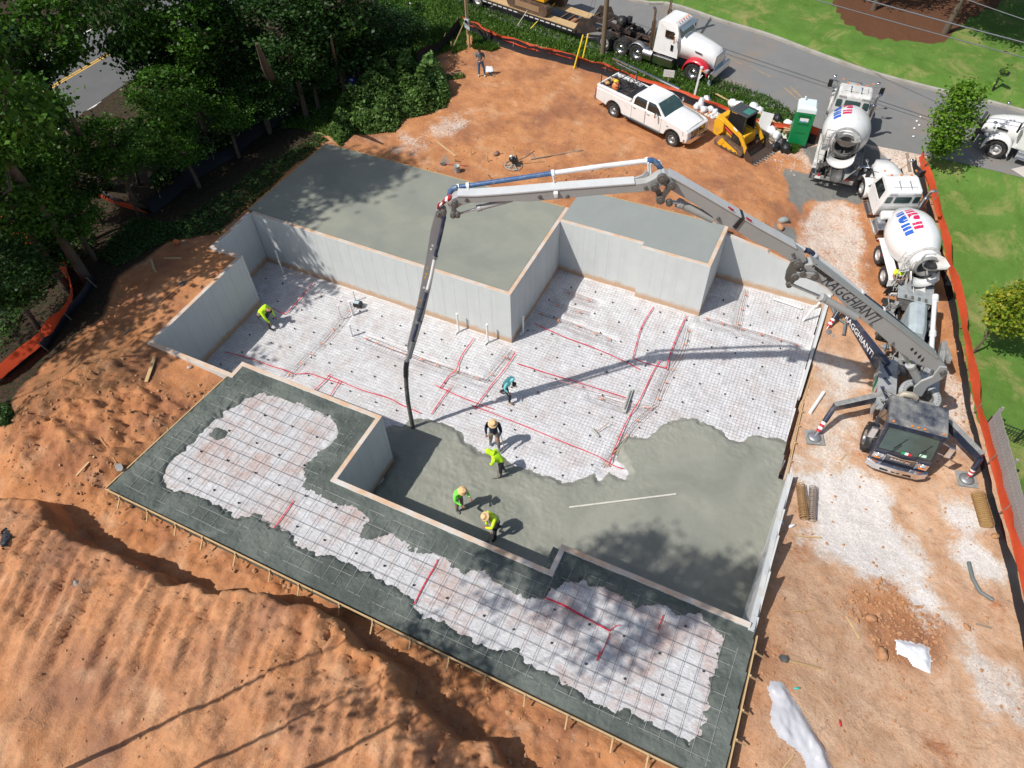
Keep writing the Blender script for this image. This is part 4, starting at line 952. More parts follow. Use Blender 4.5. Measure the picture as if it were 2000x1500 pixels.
    u = Vector((0, 0, 1)); xx = u.cross(ax).normalized(); yy = ax.cross(xx)
    def patch(pts, m, name):   # pts: (along axis 0..1 , round 0..1)
        from mathutils.geometry import tessellate_polygon
        bm = bmesh.new(); vs = [bm.verts.new((a, b, 0)) for a, b in pts]; f = bm.faces.new(vs)
        bmesh.ops.triangulate(bm, faces=[f]); bmesh.ops.subdivide_edges(bm, edges=bm.edges[:], cuts=2, use_grid_fill=False)
        for v in bm.verts:
            h = .85+v.co.x*1.85; ang = math.radians(90+50-(v.co.y)*48); r = rad(h)+.008; v.co = A+ax*h+(xx*math.cos(ang)+yy*math.sin(ang))*r
        me = bpy.data.meshes.new(name); bm.to_mesh(me); bm.free(); me.materials.append(m); o = bpy.data.objects.new(name, me); COL.objects.link(o); o.parent = t
    def disc(cx, cy, rx, ry, a0, a1, n=8): return [(cx+rx*math.cos(math.radians(a0+(a1-a0)*i/n)), cy+ry*math.sin(math.radians(a0+(a1-a0)*i/n))) for i in range(n+1)]
    B0 = .02
    # each glyph is cut by slits, as the stencil on the photographed drums
    for (x0, x1) in ((.0, .09), (.12, .22)): patch(disc((x0+x1)/2 if x1 > .1 else x1, .25, .1, .22, 100, 260) if 0 else [(x0, .44), (x0+.0, .18), (x0+.02, .08), (x1, .04), (x1, .44)] if x0 == 0 else [(x0, .44), (x0, .04), (x1-.02, .08), (x1, .18), (x1, .44)], BLUEL, 'letter')
    patch([(.27, .44), (.27, .30), (.31, .12), (.37, .04), (.37, .2), (.33, .3), (.37, .36), (.45, .30), (.45, .44)], BLUEL, 'letter'); patch([(.40, .04), (.50, .08), (.55, .2), (.53, .44), (.48, .44), (.48, .28), (.40, .2)], BLUEL, 'letter')
    patch([(.62, .44), (.60, .04), (.70, .04), (.70, .44)], BLUEL, 'letter'); patch([(.73, .30), (.73, .04), (.83, .04), (.83, .44), (.76, .44)], BLUEL, 'letter'); patch([(.87, .44), (.86, .04), (.98, .02), (1.0, .44)], BLUEL, 'letter')
    patch([(.0, .52), (.0, .88), (.08, .92), (.09, .52)], REDLT, 'letter'); patch([(.13, .52), (.12, .92), (.20, .95), (.22, .52)], REDLT, 'letter')
    patch([(.27, .52), (.26, .95), (.36, .98), (.36, .72), (.40, .60), (.46, .56), (.44, .52)], REDLT, 'letter'); patch([(.40, .98), (.40, .78), (.47, .68), (.56, .70), (.58, .92), (.50, .98)], REDLT, 'letter')
    patch([(.68, .52), (.66, .96), (.76, .97), (.77, .52)], REDLT, 'letter'); patch([(.81, .52), (.80, .97), (.90, .95), (.91, .52)], REDLT, 'letter')
    # charging hopper over the mouth
    hc = Vector((-1.62, 0, 3.02)); mb = MB()
    outer = [(.42, .26), (.12, .58), (-.42, .66), (-.62, .40), (-.62, -.40), (-.42, -.66), (.12, -.58), (.42, -.26)]
    inner = [(.18, .10), (.05, .26), (-.20, .28), (-.30, .16), (-.30, -.16), (-.20, -.28), (.05, -.26), (.18, -.10)]
    n = 8; vs = [hc+Vector((x, y, .26-x*.12)) for x, y in outer]+[hc+Vector((x*.95, y*.95, .20-x*.1)) for x, y in outer]+[hc+Vector((x, y, -.22)) for x, y in inner]
    fs = [(i, (i+1) % n, n+(i+1) % n, n+i) for i in range(n)]+[(n+i, n+(i+1) % n, 2*n+(i+1) % n, 2*n+i) for i in range(n)]+[((i+1) % n, i, 2*n+i, 2*n+(i+1) % n) for i in range(n)]
    mb.add(vs, fs); mb.build('charge_hopper', S, t)
    MB().add([hc+Vector((x*.98, y*.98, -.05)) for x, y in inner], [tuple(range(8))]).build('hopper_opening', BLACK, t)
    # discharge collar and main chute below the mouth
    mb = MB(); R0 = []
    for i in range(13):
        a = math.radians(180+180*i/12); y = math.cos(a)*.72; z = 2.22+math.sin(a)*.62
        R0.append([(-1.62, y, z+.10), (-2.02, y*.95, z-.10), (-2.05, y*.95+.0, z-.02), (-1.66, y*.94, z+.20)])
    mb.loft(R0); mb.build('discharge_collar', W if not dirty else WHITE, t)
    mb = MB(); R0 = []
    for i in range(7):
        a = math.radians(200+140*i/6); R0.append([(-1.9, math.cos(a)*.34, 1.72+math.sin(a)*.34), (-2.5, math.cos(a)*.32-.1, 1.25+math.sin(a)*.3), (-2.5, math.cos(a)*.29-.1, 1.27+math.sin(a)*.27), (-1.9, math.cos(a)*.31, 1.74+math.sin(a)*.31)])
    mb.loft(R0); mb.build('main_chute', D if dirty else S, t)
    # folded chute sections on the left
    for k, (x0, z0, y0) in enumerate(((.3, 1.42, .98), (1.3, 1.35, .95))[:2 if not dirty else 1]):
        pass
    for (p, q, w_) in (((1.9, 1.05, .95), (2.9, 1.05, .9), .2),) if not dirty else (((1.2, -.95, 1.4), (-1.3, -1.05, 1.35), .24), ((-1.4, -.95, 1.55), (-2.2, -.35, 1.15), .26)):
        a = Vector(p); b_ = Vector(q); d = (b_-a).normalized(); sdv = Vector((-d.y, d.x, 0)); R0 = []
        for i in range(7):
            an = math.radians(180+180*i/6); o = sdv*math.cos(an)*w_+Vector((0, 0, math.sin(an)*w_)); o2 = o*.88; R0.append([a+o, b_+o, b_+o2, a+o2])
        MB().loft(R0).build('chute_section', CRUST if dirty else WHITE2, t)
    # ladder and platform at the rear left
    lad = MB()
    for s in (0, .36): lad.tube([(-1.75, .78+s*.4, .8), (-1.5+s*.2, .80+s*.9, 2.0), (-1.35, .78+s, 2.9)], .02, 6)
    for k in range(7): z = .95+k*.29; lad.bar((-1.68+k*.045, .80, z), (-1.66+k*.045, .80+.17+k*.03, z), .025)
    lad.build('ladder', S, t)
    mb = MB(); mb.box((-1.15, .82, 2.05), (.55, .45, .03))
    for x, y in ((-.9, .62), (-1.4, .62), (-.9, 1.04), (-1.4, 1.04)): mb.bar((x, y, 2.05), (x, y, 2.95), .025)
    for z in (2.5, 2.95): mb.bar((-.9, 1.04, z), (-1.4, 1.04, z), .025); mb.bar((-.9, .62, z), (-.9, 1.04, z), .025)
    mb.build('platform', S, t)
    # hydraulic clutter under the chute
    cl = MB(); r = random.Random(5 if dirty else 6)
    for k in range(26):
        x = r.uniform(-1.9, -1.2); y = r.uniform(-.95, .95); z = r.uniform(.9, 1.5)
        if k % 3: cl.box((x, y, z), (r.uniform(.05, .3), r.uniform(.05, .25), r.uniform(.05, .25)), R=(r.uniform(0, 1), r.uniform(0, 1), r.uniform(0, 3)))
        else: cl.tube([(x, y, z), (x+r.uniform(-.3, .3), y+r.uniform(-.3, .3), z+r.uniform(-.2, .3)), (x+r.uniform(-.4, .4), y+r.uniform(-.4, .4), z-r.uniform(0, .3))], .03, 6)
    cl.build('chute_mechanism', D, t)
    return t
def heading(a, b): return math.atan2(b[1]-a[1], b[0]-a[0])
MIX1 = mixer('dirty white mixer truck with crusted chute backed onto the drive beside the green toilet', '99458', True)
MIX2 = mixer('clean white mixer truck with blue and red drum marks discharging into the pump hopper', '73492', False)
def seat(o, r, f, zoff=0, xr=-.0, xf_=5.3):
    """stand a vehicle on the terrain: r is the rear axle point, f the front axle point (world xy)"""
    zr = gz(*r, False)+zoff; zf = gz(*f, False)+zoff; yaw = heading(r, f); L = math.hypot(f[0]-r[0], f[1]-r[1])
    pit = math.atan2(zf-zr, L)
    o.location = (r[0], r[1], zr); o.rotation_euler = Euler((0, -pit, yaw), 'XYZ')
    return o
MIX1.scale = (.90,)*3; MIX2.scale = (.88,)*3
seat(MIX1, (10.75, 15.7), (10.45, 20.4))
seat(MIX2, (15.0, 10.85), (13.1, 15.1))
MIX3 = mixer('white mixer truck nose with black bumper guard standing on the road at the right edge', '73281', False, True)
MIX3.scale = (.93, .93, .93)
seat(MIX3, (22.9, 19.25), (18.1, 20.35))
# ---------------------------------------------------------------- concrete pump truck
PT = thing('pump_truck', 'dark blue concrete pump truck with long folded grey placing boom reaching over the basement', 'concrete pump', (16.5, -.1, -.08), math.radians(-85.5))
PM = Matrix.Translation((16.5, -.1, -.08)) @ Matrix.Rotation(math.radians(-85.5), 4, 'Z'); PI_ = PM.inverted()
def L2(p): return PI_ @ Vector(p)
def W3(u, v, z): return L2(at(u, v, z))
mb = MB()
for s in (-1, 1): mb.box((-5.0, s*.42, .82), (9.6, .1, .3))
for x in (-1.9, -3.6, -5.4, -7.2, -9): mb.box((x, 0, .82), (.14, .84, .22))
mb.build('chassis', BLACK, PT, bevel=.01)
for s in (-1, 1):
    wheel(PT, -1.05, s*1.06, .54, .36, s, rim=ALU, steer=.0)
    for x in (-7.4, -8.75): wheel(PT, x, s*.98, .52, .27, s, dual=True, rim=ALU)
# cab: flat faced cab over engine
mb = MB(); hw = 1.02
side = [(.02, .55), (.02, 1.35), (-.32, 2.62), (-.42, 2.74), (-1.55, 2.74), (-1.68, 2.6), (-1.72, .75), (-1.45, .7), (-1.2, 1.12), (-.85, 1.12), (-.58, .6)]
mb.prism(side, -hw, hw); cab = mb.build('cab', NAVY, PT, bevel=.05)
mb = MB(); mb.loft([[(-.28, -1.03, 2.60), (-.28, 1.03, 2.60), (-.36, .98, 2.74), (-.36, -.98, 2.74)], [(-.4, -1.04, 2.66), (-.4, 1.04, 2.66), (-.42, .98, 2.80), (-.42, -.98, 2.80)], [(-1.5, -1.04, 2.66), (-1.5, 1.04, 2.66), (-1.48, .98, 2.80), (-1.48, -.98, 2.80)], [(-1.66, -1.0, 2.6), (-1.66, 1.0, 2.6), (-1.58, .94, 2.72), (-1.58, -.94, 2.72)]], smooth=False)
mb.build('roof', NAVYROOF, PT, bevel=.02)
mb = MB(); mb.add([(-.245, -1.0, 2.62), (-.245, 1.0, 2.62), (-.16, .98, 2.52), (-.16, -.98, 2.52)], [(3, 2, 1, 0), (0, 1, 2, 3)]); mb.build('sun_visor', NAVY, PT)
for y in (-.86, -.22, .0, .22, .86): MB().box((-.30, y, 2.72), (.06, .08, .05)).build('marker_light', AMBER, PT, bevel=.01)
def fx(z): return .02-(z-1.35)*.268   # slope of the front face
MB().add([(fx(1.42)+.012, -.93, 1.42), (fx(1.42)+.012, .93, 1.42), (fx(2.46)+.012, .88, 2.46), (fx(2.46)+.012, -.88, 2.46)], [(0, 1, 2, 3)]).build('windscreen', GLASSG, PT)
MB().add([(fx(1.38)+.01, -.97, 1.38), (fx(1.38)+.01, .97, 1.38), (fx(2.5)+.01, .92, 2.5), (fx(2.5)+.01, -.92, 2.5), (fx(1.42)+.011, -.93, 1.42), (fx(1.42)+.011, .93, 1.42), (fx(2.46)+.011, .88, 2.46), (fx(2.46)+.011, -.88, 2.46)],
         [(0, 1, 5, 4), (1, 2, 6, 5), (2, 3, 7, 6), (3, 0, 4, 7)]).build('windscreen_seal', BLACKP, PT)
for y0 in (-.45, .42):
    w_ = MB(); w_.tube([(fx(1.36)+.05, y0, 1.36), (fx(1.8)+.05, y0+.22, 1.8)], .014, 5); w_.bar((fx(1.6)+.035, y0+.02, 1.55), (fx(2.1)+.03, y0+.32, 2.1), .02); w_.build('wiper', BLACKP, PT)
for s in (-1, 1):
    MB().add([(-.45, s*(hw+.004), 1.5), (-1.35, s*(hw+.004), 1.5), (-1.35, s*(hw+.004), 2.4), (-.62, s*(hw+.004), 2.4)], [(0, 1, 2, 3)]).build('side_window', GLASS, PT)
    d = MB().box((-.85, s*(hw+.006), 1.2), (1.05, .025, .5)).build('door', NAVY, PT, bevel=.01); MB().box((-1.25, s*(hw+.03), 1.32), (.14, .03, .03)).build('handle', CHROME, d)
    mb = MB(); mb.bar((-.25, s*1.02, 2.3), (-.12, s*1.34, 2.3), .03); mb.bar((-.2, s*1.02, 1.75), (-.12, s*1.34, 1.75), .03); mb.build('mirror_arm', CHROME, PT)
    MB().box((-.12, s*1.34, 2.03), (.1, .24, .6)).build('mirror', CHROME, PT, bevel=.03)
    hp = MB(); hp.box((.045, s*.80, 1.0), (.05, .38, .34)); hp.build('headlamp_panel', CHROME, PT, bevel=.012)
    MB().lathe([(0, .05), (.08, .04), (.10, 0)], c=(.07, s*.80, 1.07), ax=(1, 0, 0), n=16).build('headlight', LAMPG, PT)
    MB().box((.075, s*.80, .90), (.03, .22, .06)).build('indicator', AMBER, PT, bevel=.01)
    MB().box((.07, s*.57, 1.0), (.06, .06, .36)).build('grille_trim', ALU, PT, bevel=.01)
g = MB(); g.box((.035, 0, 1.0), (.04, 1.08, .36)); g.build('grille', BLACKP, PT)
g = MB()
for z in (.88, .95, 1.02, 1.09, 1.15): g.box((.06, 0, z), (.02, 1.04, .018))
g.build('grille_bar', ALU, PT)
MB().add([(.065, -.56, 1.20), (.09, 0, 1.14), (.065, .56, 1.20), (.065, .56, 1.24), (.09, 0, 1.18), (.065, -.56, 1.24)], [(0, 1, 4, 5), (1, 2, 3, 4)]).build('grille_crest', CHROME, PT)
put_text('MACK', .17, CHROME, PT, (.085, 0, 1.03), (0, 1, 0), (0, 0, 1), 'maker_lettering', .004, bold=.012, sx=1.5)
MB().box((.05, 0, 1.3), (.02, .02, .02)).build('badge', CHROME, PT)
for k, m_ in enumerate((mat('flag_green', (.02, .32, .12), .5), WHITEL, RED)):
    MB().box((fx(1.46)+.03, -.06+k*.12, 1.47), (.012, .12, .12), R=(0, -.26, 0)).build('flag_sticker', m_, PT)
MB().box((fx(1.55)+.02, .6, 1.56), (.01, .24, .12), R=(0, -.26, 0)).build('paper_permit', mat('pale_green_paper', (.5, .75, .6), .7), PT)
MB().loft([[(.12, -1.1, .42), (.12, -1.1, .74), (.02, -1.1, .76), (.02, -1.1, .42)], [(.26, -.8, .40), (.26, -.8, .74), (.1, -.8, .76), (.1, -.8, .4)], [(.30, 0, .40), (.30, 0, .74), (.12, 0, .76), (.12, 0, .4)], [(.26, .8, .40), (.26, .8, .74), (.1, .8, .76), (.1, .8, .4)], [(.12, 1.1, .42), (.12, 1.1, .74), (.02, 1.1, .76), (.02, 1.1, .42)]], smooth=False).build('front_bumper', CHROME, PT, bevel=.015)
mb = MB()
for y in (-.42, 0, .42): mb.box((.293, y, .52), (.012, .3, .07))
mb.build('bumper_slot', BLACKP, PT)
# front wings behind the steer wheels
for s in (-1, 1):
    mb = MB(); pr = []
    for i in range(9):
        a = math.radians(10+160*i/8); pr.append([(-1.05+math.cos(a)*r_, s*y, .54+math.sin(a)*r_) for r_, y in ((.66, .88), (.66, 1.2), (.62, 1.2), (.62, .88))])
    mb.loft(pr); mb.build('wing', BLACK, PT)
    wp = MB(); wp.tube([(-1.6, s*1.08, 1.0), (-1.62, s*1.25, 1.5), (-1.6, s*1.25, 2.0)], .02, 6); wp.build('grab_rail', ALU, PT)
# engine bay, air ducts and clutter behind the cab
mb = MB(); mb.tube([(-1.95, -.62, 1.6), (-1.95, -.62, 2.3), (-1.98, -.5, 2.5), (-2.02, -.2, 2.5), (-2.05, -.02, 2.35)], .13, 12); mb.build('exhaust_elbow', mat('dusty_tan_steel', (.42, .38, .31), .6, .3, dirt=.4), PT)
mb = MB(); mb.lathe([(0, -.3), (.25, -.3), (.27, -.25), (.27, .25), (.2, .32), (0, .32)], c=(-2.0, .45, 2.0), ax=(0, 1, .1), n=18); mb.build('air_filter', CRUST, PT)
cl = MB(); r = random.Random(3)
for k in range(46):
    x = r.uniform(-2.25, -1.75); y = r.uniform(-.95, .95); z = r.uniform(.9, 2.0)
    if k % 2: cl.box((x, y, z), (r.uniform(.08, .35), r.uniform(.08, .4), r.uniform(.06, .3)), R=(r.uniform(0, .5), r.uniform(0, .5), r.uniform(0, 3)))
    else: cl.tube([(x, y, z), (x+r.uniform(-.2, .2), y+r.uniform(-.4, .4), z+r.uniform(-.1, .3)), (x+r.uniform(-.2, .2), y+r.uniform(-.6, .6), z)], r.uniform(.02, .06), 7)
cl.build('engine_parts', CRUST, PT)
# deck plates beside the turret with dark grip strips
DECK = mat('grey_deck_plate', (.38, .39, .39), .5, .2, dirt=.35, dcol=(.2, .19, .17)); GRIP = mat('dark_grip_strip', (.04, .05, .08), .8)
for s in (-1, 1):
    mb = MB(); mb.box((-3.3, s*.80, 1.42), (2.9, .72, .06)); mb.build('deck_plate', DECK, PT, bevel=.01)
    for a, b in (((-2.5, s*.75), (-3.1, s*1.0)), ((-3.3, s*.7), (-3.6, s*.95)), ((-3.8, s*.7), (-4.25, s*.95))):
        MB().bar((a[0], a[1], 1.455), (b[0], b[1], 1.455), .16, .008).build('grip_strip', GRIP, PT)
    mb = MB(); mb.box((-3.3, s*1.08, 1.0), (2.2, .10, .76)); mb.build('side_cabinet', DECK if s < 0 else NAVY, PT, bevel=.02)
# Italian tricolour panel on the near side, leaning outward
fl = [W3(1713, 772, 1.0), W3(1727, 700, 1.6), W3(1724, 760, 1.2)]
for k, m_ in enumerate((mat('flag_green', (.02, .32, .12), .5), WHITEL, RED)):
    x0 = -2.55-.36*(2-k); MB().add([(x0, -1.16, .75), (x0-.36, -1.16, .75), (x0-.50, -1.16, 1.42), (x0-.14, -1.16, 1.42)], [(0, 1, 2, 3), (3, 2, 1, 0)]).build('tricolour_panel', m_, PT)
# slewing turret
tc = L2((16.5, 2.35, 0)); tx, ty = tc.x, tc.y
mb = MB(); mb.lathe([(0, 1.3), (.66, 1.3), (.66, 1.8), (.58, 2.02)], c=(tx, ty, 0), n=36); mb.build('slew_base', CRUST, PT)
mb = MB()
mb.lathe([(.70, 2.02), (.77, 2.04), (.77, 2.22), (.70, 2.25), (.56, 2.25), (.50, 2.20), (.50, 2.08), (.6, 2.02), (.7, 2.02)], c=(tx, ty, 0), n=44); mb.build('slew_ring', BOOM, PT)
mb = MB()
for k in range(30):
    a = 2*math.pi*k/30; mb.cyl((tx+.64*math.cos(a), ty+.64*math.sin(a), 2.245), (tx+.64*math.cos(a), ty+.64*math.sin(a), 2.28), .025, n=6)
mb.build('ring_bolt', STEEL, PT)
# outriggers
def outrigger(path, wh, padpx, padz, mt, foot_from, stripe=True, name='outrigger'):
    e = bpy.data.objects.new(name, None); COL.objects.link(e); e.parent = PT
    mb = MB()
    for (a, b), (w_, h_, w2, h2) in zip(zip(path[:-1], path[1:]), wh):
        a = Vector(a); b = Vector(b); d = (b-a).normalized(); sd = Vector((0, 0, 1)).cross(d).normalized(); up = d.cross(sd)
        R0 = [[a+sd*w_/2-up*h_/2, a-sd*w_/2-up*h_/2, a-sd*w_/2+up*h_/2, a+sd*w_/2+up*h_/2], [b+sd*w2/2-up*h2/2, b-sd*w2/2-up*h2/2, b-sd*w2/2+up*h2/2, b+sd*w2/2+up*h2/2]]
        mb.loft(R0, smooth=False)
    mb.build('beam', mt, e, bevel=.012)
    top = MB(); a = Vector(path[-2]); b = Vector(path[-1]); d = (b-a).normalized(); sd = Vector((0, 0, 1)).cross(d).normalized(); up = d.cross(sd); w2, h2 = wh[-1][2:]; w_, h_ = wh[-1][:2]
    top.loft([[a+sd*w_*.56+up*(h_/2+.004), a-sd*w_*.56+up*(h_/2+.004), a-sd*w_*.56+up*(h_/2+.016), a+sd*w_*.56+up*(h_/2+.016)], [b+sd*w2*.56+up*(h2/2+.004), b-sd*w2*.56+up*(h2/2+.004), b-sd*w2*.56+up*(h2/2+.016), b+sd*w2*.56+up*(h2/2+.016)]], smooth=False)
    top.build('beam_top', CRUST if stripe else NAVY, e)
    pad = W3(*padpx, padz); k = Vector(foot_from)
    f0 = k; f1 = Vector((pad.x, pad.y, pad.z+.10)); dd = (f1-f0); Lf = dd.length; dn = dd.normalized()
    MB().cyl(f0+dn*-.12, f0+dn*Lf*.45, .11, n=14).build('leg_cylinder', NAVY, e)
    for i in range(4):
        MB().cyl(f0+dn*Lf*(.45+.09*i), f0+dn*Lf*(.54+.09*i), .098, n=14).build('warning_band', RED if i % 2 else WHITEL, e)
    MB().cyl(f0+dn*Lf*.81, f1, .06, n=10).build('leg_rod', CHROME, e)
    MB().lathe([(0, .09), (.12, .09), (.24, .05), (.28, .0), (.0, .0)], c=(pad.x, pad.y, pad.z+.06), n=18).build('foot', STEEL, e)
    p = MB().box((0, 0, 0), (.72, .72, .05)).build('ground_pad', CRUST, e, bevel=.01); p.location = (pad.x, pad.y, pad.z+.035); p.rotation_euler = (0, 0, RNG.uniform(.2, .5))
    return e
# near left, far left (big swing arm with lettering), near right, far right folded
A0 = W3(1722, 775, 1.15); A1 = W3(1628, 795, 1.15)
outrigger([A0, A1], [(.20, .42, .2, .34)], (1590, 855), -.06, NAVY, W3(1626, 800, 1.0))
B0 = W3(1728, 722, 1.15); B1 = W3(1648, 606, 1.15)
og = outrigger([B0, B1], [(.18, .84, .14, .30)], (1612, 648), .18, NAVY, W3(1640, 604, 1.05), False)
C0 = W3(1836, 812, 1.05); C1 = W3(1916, 893, 1.15)
outrigger([C0, C1], [(.2, .40, .2, .36)], (1887, 937), -.06, NAVY, W3(1912, 900, 1.0))
D0 = Vector((-3.2, 1.0, 1.2)); D1 = Vector((-6.6, 1.35, 1.25))
mb = MB(); mb.bar(D0, D1, .22, .36); mb.bar(D1, (-5.4, 1.5, 1.5), .14, .3); mb.build('folded_outrigger', CRUST, PT, bevel=.02)
dB = (B1-B0).normalized(); nB = Vector((0, 0, 1)).cross(dB).normalized()
if nB.dot(PI_.to_3x3() @ Vector((0, -1, .3))) < 0: nB = -nB
tb = text_mesh('RAGGHIANTI', .42, WHITEL, .002, 0, .004); ob = bpy.data.objects.new('lettering', tb); COL.objects.link(ob); ob.parent = PT
upB = nB.cross(-dB) if nB.cross(-dB).z > 0 else -nB.cross(-dB); xB = upB.cross(nB)
Mx = Matrix((xB*.95, upB, nB)).transposed().to_4x4(); Mx.translation = B0.lerp(B1, .56)+nB*.10+Vector((0, 0, .0)); ob.matrix_local = Mx
# pump cell: water box, S-valve housing, hopper
mb = MB(); mb.box((-7.2, .1, 1.5), (1.1, .62, .5)); mb.cyl((-4.4, -.18, 1.1), (-7.3, -.18, 1.0), .16, n=12); mb.cyl((-4.4, .24, 1.1), (-7.3, .24, 1.0), .16, n=12); mb.build('pumping_cylinder', CRUST, PT, bevel=.03)
WTM = mat('grey_blue_tank', (.36, .42, .44), .5, dirt=.35, dcol=(.2, .2, .19))
mb = MB(); mb.loft([[(-5.9, .36, .95), (-5.9, -.36, .95), (-5.9, -.36, 1.9), (-5.9, -.15, 2.15), (-5.9, .2, 2.15), (-5.9, .36, 1.9)], [(-6.3, .36, .95), (-6.3, -.36, .95), (-6.3, -.36, 2.1), (-6.3, -.15, 2.3), (-6.3, .2, 2.3), (-6.3, .36, 2.1)], [(-7.7, .36, .95), (-7.7, -.36, .95), (-7.7, -.36, 2.1), (-7.7, -.15, 2.3), (-7.7, .2, 2.3), (-7.7, .36, 2.1)]], smooth=False); mb.build('water_tank', WTM, PT, bevel=.04)
mb = MB(); mb.box((-5.2, 0, 1.62), (1.1, .8, .1)); mb.build('valve_plate', CRUST, PT, bevel=.02)
mb = MB()
for x, y, r_ in ((-5.0, -.15, .17), (-5.25, .18, .12), (-4.85, .22, .08)): mb.cyl((x, y, 1.67), (x, y, 1.70), r_, n=16)
mb.add([(-5.62+.16*math.cos(a*math.pi/4)*1.3, .05+.2*math.sin(a*math.pi/4), 1.678) for a in range(8)], [tuple(range(8))]); mb.build('valve_port', BLACK, PT)
hx = -8.95
mb = MB(); lo = [(hx+.35, -.35, .85), (hx+.35, .35, .85), (hx-.35, .35, .85), (hx-.35, -.35, .85)]; hi = [(hx+.52, -.72, 1.62), (hx+.52, .72, 1.62), (hx-.62, .76, 1.62), (hx-.62, -.76, 1.62)]
mb.loft([lo, hi], smooth=False); mb.build('hopper', CRUST, PT, bevel=.02)
HG = mat('hopper_cover_rubber', (.30, .33, .34), .75, dirt=.55, dcol=(.12, .12, .115), bmp=.02)
mb = MB(); mb.box((hx-.05, 0, 1.68), (1.22, 1.5, .07)); mb.build('hopper_cover', HG, PT, bevel=.03)
mb = MB()
for y in (-.42, -.14, .14, .42): mb.box((hx+.42, y, 1.725), (.22, .1, .03))
mb.build('cover_rib', CRUSTD, PT)
cl = MB(); r = random.Random(9)
for k in range(70):
    if k == 35: cl.build('hydraulic_lines', CRUST, PT); cl = MB()
    x = r.uniform(-8.6, -3.9); y = (-1 if k < 35 else 1)*r.uniform(.42, 1.0); z = r.uniform(.85, 1.5)
    if k % 2: cl.box((x, y, z), (r.uniform(.1, .5), r.uniform(.06, .3), r.uniform(.06, .25)), R=(0, 0, r.uniform(-.4, .4)))
    else: cl.tube([(x, y, z), (x+r.uniform(-.5, .5), y, z+r.uniform(0, .25)), (x+r.uniform(-.9, .9), y+r.uniform(-.2, .2), z)], r.uniform(.015, .05), 6)
cl.build('hydraulic_lines', CRUST, PT)
for x, y, z, s_, m_ in ((-6.2, -.75, 1.35, (.35, .3, .3), mat('sky_blue_bucket', (.25, .5, .62), .5)), (-5.6, .8, 1.4, (.5, .35, .3), mat('blue_box', (.3, .5, .6), .5)), (-5.0, .82, 1.36, (.7, .36, .05), WOOD)):
    MB().box((x, y, z), s_, R=(0, 0, .2)).build('deck_box', m_, PT, bevel=.02)
mb = MB(); mb.tube([W3(1826, 582, 2.0), W3(1822, 640, 1.75), W3(1818, 705, 1.75)], .10, 14); mb.tube([W3(1822, 648, 1.78), W3(1821.5, 655, 1.78)], .14, 14); mb.tube([W3(1827, 578, 2.03), W3(1826, 588, 2.0)], .14, 14); mb.build('delivery_pipe', PIPEW, PT)
lad = MB()
for s in (0, .28): lad.tube([(-8.3, -1.1+s, .2), (-8.0, -1.0+s, 1.3), (-7.6, -.95+s, 2.0)], .018, 6)
for k in range(5): lad.bar((-8.25+k*.09, -1.1+.0, .4+k*.28), (-8.25+k*.09, -.8, .4+k*.28), .02)
lad.build('ladder', STEEL, PT)
# ---- boom: traced in its own vertical plane through the turret, real widths
HS = at(807, 836, .1); TT = Vector((16.5, 2.35, 0)); dv = Vector((HS.x-TT.x, HS.y-TT.y, 0)).normalized(); NV = Vector((-dv.y, dv.x, 0))
def BP(u, v, lat=0.0):
    d = Vector(CF*FPX+CR*(u-1000)-CU*(v-750)); o = Vector(CAM); t = ((TT+NV*lat-o).dot(NV))/d.dot(NV); return o+d*t
def bplate(name, px, lat, w_, m, bevel=.015, parent=PT, extra=None):
    """side plate outline at lateral offset lat (camera side), w_ thick away from the camera"""
    mb = MB(); A_ = [BP(u, v, lat) for u, v in px]; n = len(A_)
    mb.add([L2(p) for p in A_]+[L2(p-NV*w_) for p in A_], [tuple(range(n)), tuple(range(2*n-1, n-1, -1))]+[(i, i+n, (i+1) % n+n, (i+1) % n) for i in range(n)])
    return mb.build(name, m, parent, bevel=bevel)
def btube(name, px, lat, r, m, n=12, parent=PT):
    mb = MB(); mb.tube([L2(BP(u, v, lat)) for u, v in px], r, n); return mb.build(name, m, parent)
def bpin(u, v, r, lat, ln=.08, m=None):
    p = BP(u, v, lat); mb = MB(); mb.cyl(L2(p-NV*.05), L2(p+NV*ln), r, n=18); mb.cyl(L2(p+NV*ln), L2(p+NV*(ln+.03)), r*.5, n=12); return mb.build('pin', m or BOOMD, PT)
hwB = .17
bplate('boom_section', [(1588, 516), (1625, 543), (1700, 600), (1765, 650), (1830, 700), (1846, 714), (1851, 724), (1843, 733), (1825, 724), (1804, 716), (1780, 704), (1750, 682), (1716, 652), (1690, 630), (1660, 606), (1616, 563), (1600, 553), (1588, 549), (1572, 543), (1567, 532), (1574, 518)], hwB, .36, BOOM)
bplate('boom_section', [(1299, 341), (1312, 346), (1343, 364), (1408, 403), (1437, 420), (1487, 449), (1556, 487), (1572, 498), (1576, 509), (1564, 517), (1549, 514), (1540, 508), (1517, 492), (1490, 481), (1468, 470), (1440, 452), (1415, 440), (1400, 438), (1391, 423), (1360, 401), (1331, 384), (1308, 370), (1290, 360), (1286, 347)], hwB-.02, .32, BOOM)
bplate('boom_section', [(884, 388), (893, 384), (929, 384), (1000, 379), (1080, 372.5), (1160, 366), (1240, 360), (1262, 357), (1276, 350), (1290, 342), (1302, 343), (1304, 352), (1296, 361), (1283, 368), (1268, 373.5), (1240, 376), (1160, 382), (1080, 390), (1034, 394), (996, 393), (960, 395), (919, 396), (900, 402), (889, 410), (878, 408), (874, 398)], hwB-.03, .29, BOOM)
